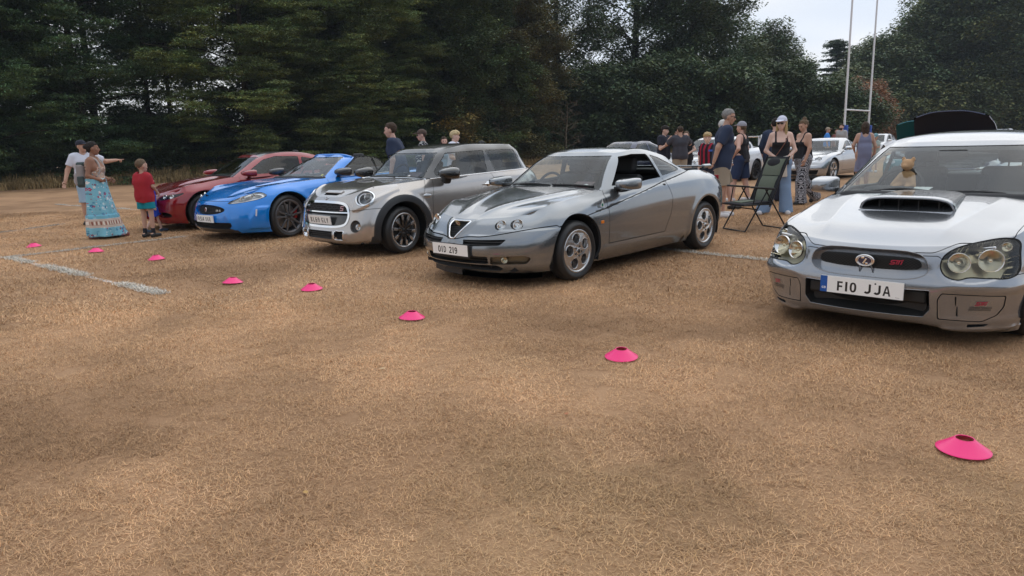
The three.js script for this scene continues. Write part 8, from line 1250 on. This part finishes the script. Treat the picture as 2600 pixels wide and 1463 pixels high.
  // --- beside the coupe's tail and the folding chair
  person({ label: 'tall grey-haired man in navy T-shirt and beige shorts with sunglasses', at: [3.74, -12.45], turn: 1.45, H: 1.86, skin: 'tan', glasses: true, thick: 1.04, belly: 0.118, lean: [0, 0.05], head: { pitch: 0.14, yaw: -0.1 }, hair: { style: 'full', mat: HAIR.grey }, arms: { R: [[-0.235, 1.15, -0.10], [-0.22, 0.93, -0.16]], L: [[0.24, 1.15, 0.0], [0.2, 0.95, 0.12]] }, hands: { R: { palm: [0.4, 0, -1], curl: 0.8 } }, top: { mat: COL.navy, hem: 0.80, sleeve: 0.82, loose: 0.018, fold: 0.01 }, low: { kind: 'shorts', mat: COL.beige, len: 0.92, w: 0.118 }, shoes: { mat: COL.whiteshoe }, legs: { R: [[-0.095, 0.49, -0.02], [-0.10, 0.075, -0.07]], L: [[0.09, 0.49, 0.05], [0.10, 0.075, 0.05]] } });
  person({ label: 'man in pale shirt and khaki shorts mostly hidden behind the tall man', at: [4.12, -13.7], turn: 1.4, H: 1.72, skin: 'pink', hair: { style: 'crop', mat: std([0.55, 0.53, 0.5], 0.6) }, top: { mat: COL.lightblue, hem: 0.84, sleeve: 0.8, loose: 0.03 }, low: { kind: 'shorts', mat: COL.khaki, len: 0.95, w: 0.115 }, shoes: { mat: COL.blackshoe }, legs: { L: [[0.09, 0.50, 0.13], [0.10, 0.075, 0.22]], R: [[-0.09, 0.47, -0.08], [-0.10, 0.20, -0.30], [-0.12, 0.05, -0.18]] } });
  const g15 = person({ label: 'woman in black vest, grey cap and denim shorts seen from behind', at: [5.08, -15.5], turn: -2.3, H: 1.71, f: true, back: true, skin: 'pink', thick: 1.1, head: { yaw: -0.15 }, hair: { style: 'tail', mat: HAIR.lightbrown }, hat: { mat: COL.greycap }, arms: { L: [[0.32, 1.17, -0.07], [0.20, 1.02, 0.09]], R: [[-0.24, 1.15, -0.03], [-0.24, 0.93, 0.05]] }, top: { mat: COL.black, hem: 0.94, sleeve: 0, loose: 0.016 }, low: { kind: 'shorts', mat: COL.denim, len: 0.95, w: 0.115 }, shoes: { mat: COL.whiteshoe }, legs: { L: [[0.12, 0.49, 0.10], [0.15, 0.075, 0.12]], R: [[-0.11, 0.49, -0.05], [-0.13, 0.075, -0.14]] } });
  mesh('tied_jacket', uvCyl(new THREE.CylinderGeometry(0.168, 0.185, 0.15, 24, 1, true).translate(0, 0.955, 0).scale(g15.S, g15.S, g15.S)), std([0.05, 0.045, 0.05], 0.9, 0, { side: THREE.DoubleSide }), g15.t);
  person({ label: 'dark-haired man in navy jacket behind the woman with the white cap', at: [5.72, -15.3], turn: PI - 0.35, H: 1.76, back: true, skin: 'pink', hair: { style: 'full', mat: HAIR.dark }, arms: { L: [[0.26, 1.16, 0.0], [0.22, 0.95, 0.12]], R: [[-0.26, 1.16, 0.0], [-0.2, 0.94, 0.14]] }, top: { mat: COL.navy, hem: 0.82, sleeve: 1.5, loose: 0.03 }, low: { kind: 'trousers', mat: COL.darknavy, w: 0.09 }, shoes: { mat: COL.blackshoe } });
  const cw = person({ label: 'blonde woman in white cap, sunglasses, black top and wide blue jeans', at: [4.86, -12.71], turn: -0.3, H: 1.72, f: true, skin: 'fair', glasses: true, head: { yaw: -0.35, pitch: 0.05 }, hair: { style: 'long', mat: HAIR.blond }, hat: { mat: COL.whitecap }, arms: { L: [[0.245, 1.15, 0.02], [0.08, 0.98, 0.20]], R: [[-0.245, 1.15, 0.02], [-0.02, 0.97, 0.21]] }, hands: { L: { dir: [-0.7, -0.5, 0.2], palm: [0, 0, -1], curl: 0.7 }, R: { dir: [0.7, -0.5, 0.25], palm: [0, 0, -1], curl: 0.6 } }, top: { mat: COL.black, hem: 0.90, sleeve: 0, strap: true, loose: 0.012 }, low: { kind: 'trousers', mat: COL.jeans, w: 0.125, wk: 0.095, waist: 1.04 }, shoes: { mat: COL.whiteshoe }, legs: { L: [[0.11, 0.49, 0.02], [0.14, 0.075, 0.04], [0.17, 0.035, 0.2]], R: [[-0.13, 0.49, 0.06], [-0.27, 0.075, 0.08], [-0.33, 0.035, 0.22]] } });
  { const s = cw.S; mesh('tied_cardigan', [tube([[-0.16, 1.04, 0.0], [-0.13, 1.02, 0.12], [0, 1.0, 0.155], [0.13, 1.02, 0.12], [0.16, 1.04, 0.0], [0.1, 1.05, -0.13], [-0.1, 1.05, -0.13]], 0.045, 8, true, 40), rbx(0.09, 0.30, 0.03, 0.014, 0.07, 0.83, 0.165, 0, 0, 0.1), rbx(0.09, 0.22, 0.03, 0.014, -0.07, 0.90, 0.16, 0, 0, -0.35), rbx(0.1, 0.08, 0.07, 0.03, 0.02, 0.99, 0.17)].map((g) => uvCyl(g.scale(s, s, s))), COL.cream, cw.t); mesh('bag_strap', tube([[0.13, 1.46, 0.0], [0.08, 1.32, 0.14], [-0.02, 1.15, 0.15], [-0.12, 1.0, 0.12]], 0.008, 5, false, 24).scale(s, s, s), std([0.18, 0.07, 0.045], 0.6), cw.t); }
  const zebra = printCloth((g, w) => { const im = g.createImageData(w, w); for (let y = 0; y < w; y++) for (let x = 0; x < w; x++) { const v = Math.sin((x * 0.16 + y * 0.07) + 15 * fbm(x * 0.02, y * 0.02, 1, 3)) > 0.15 ? 175 : 30, o = (y * w + x) * 4; im.data[o] = v; im.data[o + 1] = v; im.data[o + 2] = v + 6; im.data[o + 3] = 255; } g.putImageData(im, 0, 0); }, 2.2);
  person({ label: 'woman with a hair bun in black top and zebra-striped trousers walking left', at: [5.97, -14.4], turn: -1.35, H: 1.69, f: true, skin: 'tan', thick: 1.1, head: { pitch: 0.3, yaw: 0.1 }, hair: { style: 'bun', mat: HAIR.lightbrown }, arms: { L: [[0.21, 1.17, 0.0], [0.20, 0.94, 0.08]], R: [[-0.22, 1.17, 0.0], [-0.2, 0.95, 0.1]] }, top: { mat: COL.black, hem: 0.96, sleeve: 0, strap: true, loose: 0.014 }, low: { kind: 'trousers', mat: zebra, w: 0.118, wk: 0.105, waist: 1.06 }, shoes: { mat: COL.blackshoe }, legs: { L: [[0.09, 0.50, 0.08], [0.10, 0.075, 0.06]], R: [[-0.09, 0.49, -0.12], [-0.10, 0.17, -0.42], [-0.11, 0.06, -0.33]] } });
  // --- further back on the right
  person({ label: 'man in bright blue shirt and cap behind the silver sports car', at: [15.2, -34], turn: 1.2, H: 1.74, skin: 'tan', cell: 0.02, hair: { style: 'crop', mat: HAIR.grey }, hat: { mat: COL.beige }, top: { mat: COL.skyblue, hem: 0.86, sleeve: 0.75 }, low: { kind: 'shorts', mat: COL.beige, len: 1, w: 0.1 }, shoes: { mat: COL.blackshoe } });
  person({ label: 'fair-haired woman between the blue-shirted and bearded men', at: [15.75, -34.2], turn: -0.6, H: 1.66, f: true, skin: 'pink', cell: 0.02, hair: { style: 'bob', mat: HAIR.lightbrown }, top: { mat: cloth([0.3, 0.12, 0.1]), hem: 0.88, sleeve: 0.3 }, low: { kind: 'trousers', mat: COL.denim, w: 0.09 }, shoes: { mat: COL.whiteshoe } });
  person({ label: 'bearded man in pale grey sweatshirt behind the silver sports car', at: [14.95, -32], turn: -1.1, H: 1.85, skin: 'pink', cell: 0.02, hair: { style: 'full', mat: HAIR.brown, beard: true }, top: { mat: COL.palegrey, hem: 0.84, sleeve: 1.8 }, low: { kind: 'trousers', mat: COL.denim, w: 0.09 }, shoes: { mat: COL.blackshoe } });
  const dr = person({ label: 'brown-haired woman in sleeveless grey-blue dress seen from behind', at: [8.5, -17.0], turn: PI - 0.3, H: 1.66, f: true, back: true, skin: 'tan', thick: 1.05, hair: { style: 'bob', mat: HAIR.brown }, arms: { L: [[0.255, 1.18, -0.02], [0.20, 1.05, 0.14]], R: [[-0.25, 1.15, -0.02], [-0.25, 0.92, 0.04]] }, top: { mat: COL.greydress, hem: 0.60, sleeve: 0, loose: 0.02, flare: 0.035 }, shoes: { mat: COL.whiteshoe } });
  mesh('dress_skirt', uvCyl(new THREE.CylinderGeometry(0.155, 0.20, 0.42, 28, 3, true).translate(0, 0.74, 0).scale(dr.S, dr.S, dr.S)), std([0.20, 0.21, 0.31], 0.85, 0, { side: THREE.DoubleSide, bumpMap: weaveTex, bumpScale: 0.0008 }), dr.t);
  person({ label: 'child in teal cap and pale green top beyond the woman in the dress', at: [13.4, -26.0], turn: -0.9, H: 1.38, child: true, skin: 'tan', cell: 0.02, head: { pitch: 0.35 }, hair: { style: 'crop', mat: HAIR.lightbrown }, hat: { mat: COL.tealcap }, arms: { L: [[0.2, 1.15, 0.05], [0.1, 1.1, 0.25]], R: [[-0.2, 1.15, 0.05], [-0.08, 1.1, 0.26]] }, top: { mat: COL.palegreen, hem: 0.82, sleeve: 0.8, loose: 0.03 }, low: { kind: 'shorts', mat: COL.darknavy, len: 0.95, w: 0.11 }, shoes: { mat: COL.whiteshoe } });
}
// ---------------------------------------------------------------- field props
function props() {
  // soft marker cones
  const pink = phys([1.0, 0.012, 0.21], 0.34, 0, { clearcoat: 0.3, clearcoatRoughness: 0.3, side: THREE.DoubleSide });
  const cg = lathe([[0.036, 0.051], [0.034, 0.053], [0.037, 0.054], [0.042, 0.050], [0.06, 0.036], [0.08, 0.0215], [0.1, 0.007], [0.106, 0.004], [0.106, 0.0015], [0.1, 0.004], [0.08, 0.018], [0.06, 0.0325], [0.042, 0.0465], [0.036, 0.051]], 48);
  const says = ['farthest pink marker cone near the left edge', 'pink marker cone below the woman in the floral skirt', 'pink marker cone below the boy in red', 'pink marker cone below the blue convertible', 'pink marker cone below the hatchback front wheel', 'pink marker cone below the grey coupe number plate', 'pink marker cone in the middle foreground', 'largest pink marker cone, nearest, at the lower right'];
  [[-7.52, -11.0], [-6.06, -10.17], [-4.72, -9.24], [-2.98, -7.36], [-2.0, -6.87], [-0.82, -5.54], [0.69, -4.32], [1.94, -2.83]].forEach(([x, z], i) => {
    const t = thing('marker_cone', says[i], 'marker cone', [x, 0.012, z], i * 1.3, 'pink marker cones in a row'); t.rotation.x = 0.05 * Math.sin(i * 3 + 1); t.rotation.z = 0.05 * Math.cos(i * 2);
    mesh('cone_shell', cg, pink, t); mesh('rim_bead', new THREE.TorusGeometry(0.0365, 0.0025, 6, 36).rotateX(Math.PI / 2).translate(0, 0.0525, 0), pink, t);
  });
  // folding recliner: frame, padded back with headrest, two arms; faces the grey coupe
  const ch = thing('folding_chair', 'green and black padded folding camping chair with black frame', 'chair', [3.67, 0, -10.58], -1.276), fr = std(0.012, 0.4, 0.5), gr = cloth([0.125, 0.145, 0.105]), bk = cloth([0.012, 0.012, 0.016]);
  const W = 0.27, pad = (pts, halfW, th, mat, nm) => { const g = soup(), row = []; for (const [y, z] of pts) { const r = []; for (let j = 0; j <= 14; j++) { const t = j / 14 * 2 - 1; r.push([t * halfW, y, z + th * Math.pow(Math.max(0, 1 - Math.pow(Math.abs(t), 4)), 0.5)]); } row.push(r); } gridTris(row, false, g); const bkS = soup(); gridTris(row.map((r, i) => r.map((p) => [p[0], p[1], pts[i][1]])), true, bkS); g.P.push(...bkS.P); smooth(g, 50, false); return mesh(nm, geom(g, 'left'), mat, ch); };
  const back = (y) => -0.12 - (y - 0.40) * 0.42; // back leans away
  const strip = (y0, y1, n = 6) => Array.from({ length: n }, (_, i) => { const y = lerp(y0, y1, i / (n - 1)); return [y, back(y) + 0.012 * Math.sin(Math.PI * i / (n - 1))]; });
  pad(strip(0.41, 0.60), 0.17, 0.03, gr, 'lumbar_pad'); pad(strip(0.61, 0.80), 0.185, 0.03, gr, 'middle_pad'); pad(strip(0.81, 1.05), 0.20, 0.035, gr, 'upper_pad');
  const bp = soup(); { const row = strip(0.38, 1.08, 8).map(([y, z]) => Array.from({ length: 9 }, (_, j) => [(j / 8 * 2 - 1) * 0.25, y, z - 0.008])); gridTris(row, false, bp); gridTris(row.map((r) => r.map((p) => [p[0], p[1], p[2] - 0.012])), true, bp); smooth(bp, 50, false); } mesh('backrest', geom(bp, 'left'), bk, ch);
  mesh('headrest', new THREE.SphereGeometry(1, 20, 12).scale(0.15, 0.075, 0.028).rotateX(-0.4).translate(0, 0.995, back(0.995) + 0.03), bk, ch);
  mesh('seat', rbx(0.50, 0.035, 0.46, 0.015, 0, 0.415, 0.12, 0.06), bk, ch); mesh('seat_pad', rbx(0.22, 0.012, 0.26, 0.006, 0, 0.437, 0.16, 0.06), gr, ch);
  for (const s of [-1, 1]) {
    mesh('armrest', rbx(0.055, 0.03, 0.40, 0.014, s * 0.29, 0.645, 0.06, -0.10), M.black, ch); mesh('back_tube', bar([s * 0.255, 0.36, back(0.36)], [s * 0.255, 1.09, back(1.09)], 0.011), fr, ch);
    mesh('front_leg', bar([s * 0.275, 0.62, -0.05], [s * 0.275, 0.015, 0.32], 0.011), fr, ch); mesh('rear_leg', bar([s * 0.285, 0.62, 0.0], [s * 0.285, 0.015, -0.40], 0.011), fr, ch); mesh('seat_rail', bar([s * 0.265, 0.40, 0.35], [s * 0.265, 0.40, -0.14], 0.011), fr, ch); mesh('arm_strut', bar([s * 0.28, 0.41, 0.2], [s * 0.285, 0.635, 0.16], 0.009), fr, ch);
  }
  mesh('front_foot_bar', bar([-0.275, 0.015, 0.32], [0.275, 0.015, 0.32], 0.011), fr, ch); mesh('rear_foot_bar', bar([-0.285, 0.015, -0.40], [0.285, 0.015, -0.40], 0.011), fr, ch); mesh('cross_bar', bar([-0.27, 0.33, 0.12], [0.27, 0.33, 0.12], 0.01), fr, ch);
  // rugby posts
  const A = [22.1, -47.0], B = [25.8, -51.2], d = [B[0] - A[0], B[1] - A[1]], L = Math.hypot(...d), gp = thing('goal_posts', 'white rugby goal posts with blue padding at the base', 'goal posts', [A[0], 0, A[1]], -Math.atan2(d[1], d[0])), wp = std([0.70, 0.71, 0.73], 0.45), pd = cloth([0.02, 0.07, 0.33]);
  for (const x of [0, L]) { mesh('post', bar([x, 0, 0], [x, 14, 0], 0.075, 0.05, 16), wp, gp); mesh('pad', rbx(0.42, 2.0, 0.42, 0.06, x, 1.0, 0), pd, gp); }
  mesh('crossbar', bar([0.07, 3.0, 0], [L - 0.07, 3.0, 0], 0.05, 0.05, 14), wp, gp);
  // soft toy behind the silver saloon's screen
  const yaw = 0.7903, loc = (x, y, z) => [2.921 + x * Math.cos(yaw) + z * Math.sin(yaw), y, -5.158 - x * Math.sin(yaw) + z * Math.cos(yaw)], tp = loc(0.95, 0.915, -0.27);
  const toy = thing('soft_toy', 'yellow-orange soft toy propped behind the silver saloon windscreen', 'soft toy', tp, yaw - Math.PI / 2 - 0.2), fur = std([0.48, 0.27, 0.14], 0.95), fur2 = std([0.50, 0.31, 0.17], 0.95);
  mesh('toy_body', surf(union([elp([0, 0.07, 0], [0.06, 0.075, 0.055]), cap([0.045, 0.10, 0.01], [0.085, 0.02, 0.06], 0.024, 0.022), cap([-0.045, 0.10, 0.01], [-0.085, 0.02, 0.06], 0.024, 0.022), cap([0.03, 0.02, 0.02], [0.05, 0.0, 0.09], 0.028, 0.026), cap([-0.03, 0.02, 0.02], [-0.05, 0.0, 0.09], 0.028, 0.026)], 0.02), [-0.14, -0.05, -0.09], [0.14, 0.17, 0.14], 0.008), fur, toy); mesh('toy_head', surf(union([elp([0, 0.19, 0.01], [0.05, 0.048, 0.045]), elp([0, 0.178, 0.05], [0.024, 0.02, 0.022]), elp([0.04, 0.235, 0], [0.016, 0.022, 0.01]), elp([-0.04, 0.235, 0], [0.016, 0.022, 0.01])], 0.012), [-0.08, 0.12, -0.06], [0.08, 0.28, 0.1], 0.007), fur2, toy);
  // leaves lying on the turf
  const lf = (label, x, z, s, c, a) => { const m = mesh('fallen_leaf', (() => { const sh = new THREE.Shape(); sh.moveTo(0, -0.5); sh.bezierCurveTo(0.45, -0.3, 0.4, 0.3, 0, 0.55); sh.bezierCurveTo(-0.4, 0.3, -0.45, -0.3, 0, -0.5); const g = new THREE.ShapeGeometry(sh, 6), p = g.attributes.position; for (let i = 0; i < p.count; i++) p.setZ(i, 0.5 * p.getX(i) ** 2 + 0.15 * p.getY(i) ** 2); g.computeVertexNormals(); return g.rotateX(-Math.PI / 2).scale(s, s, s); })(), std(c, 0.8, 0, { side: THREE.DoubleSide }), scene); m.position.set(x, 0.012, z); m.rotation.y = a; tag(m, label, 'leaf', 'fallen leaves on the turf'); };
  lf('pale yellow fallen leaf in the lower left foreground', -0.86, -2.62, 0.03, [0.5, 0.3, 0.1], 0.6); lf('straw-coloured fallen leaf left of the middle cone', -0.83, -4.22, 0.04, [0.55, 0.40, 0.22], 1.9); lf('orange-brown fallen leaf below the middle cone', 0.26, -3.38, 0.03, [0.42, 0.16, 0.07], 2.6);
}
buildRedCoupe(); buildRoadster(); buildHatch(); buildCoupe(); buildSaloon(); backgroundCars();
crowd();
props();
renderer.render(scene, camera);
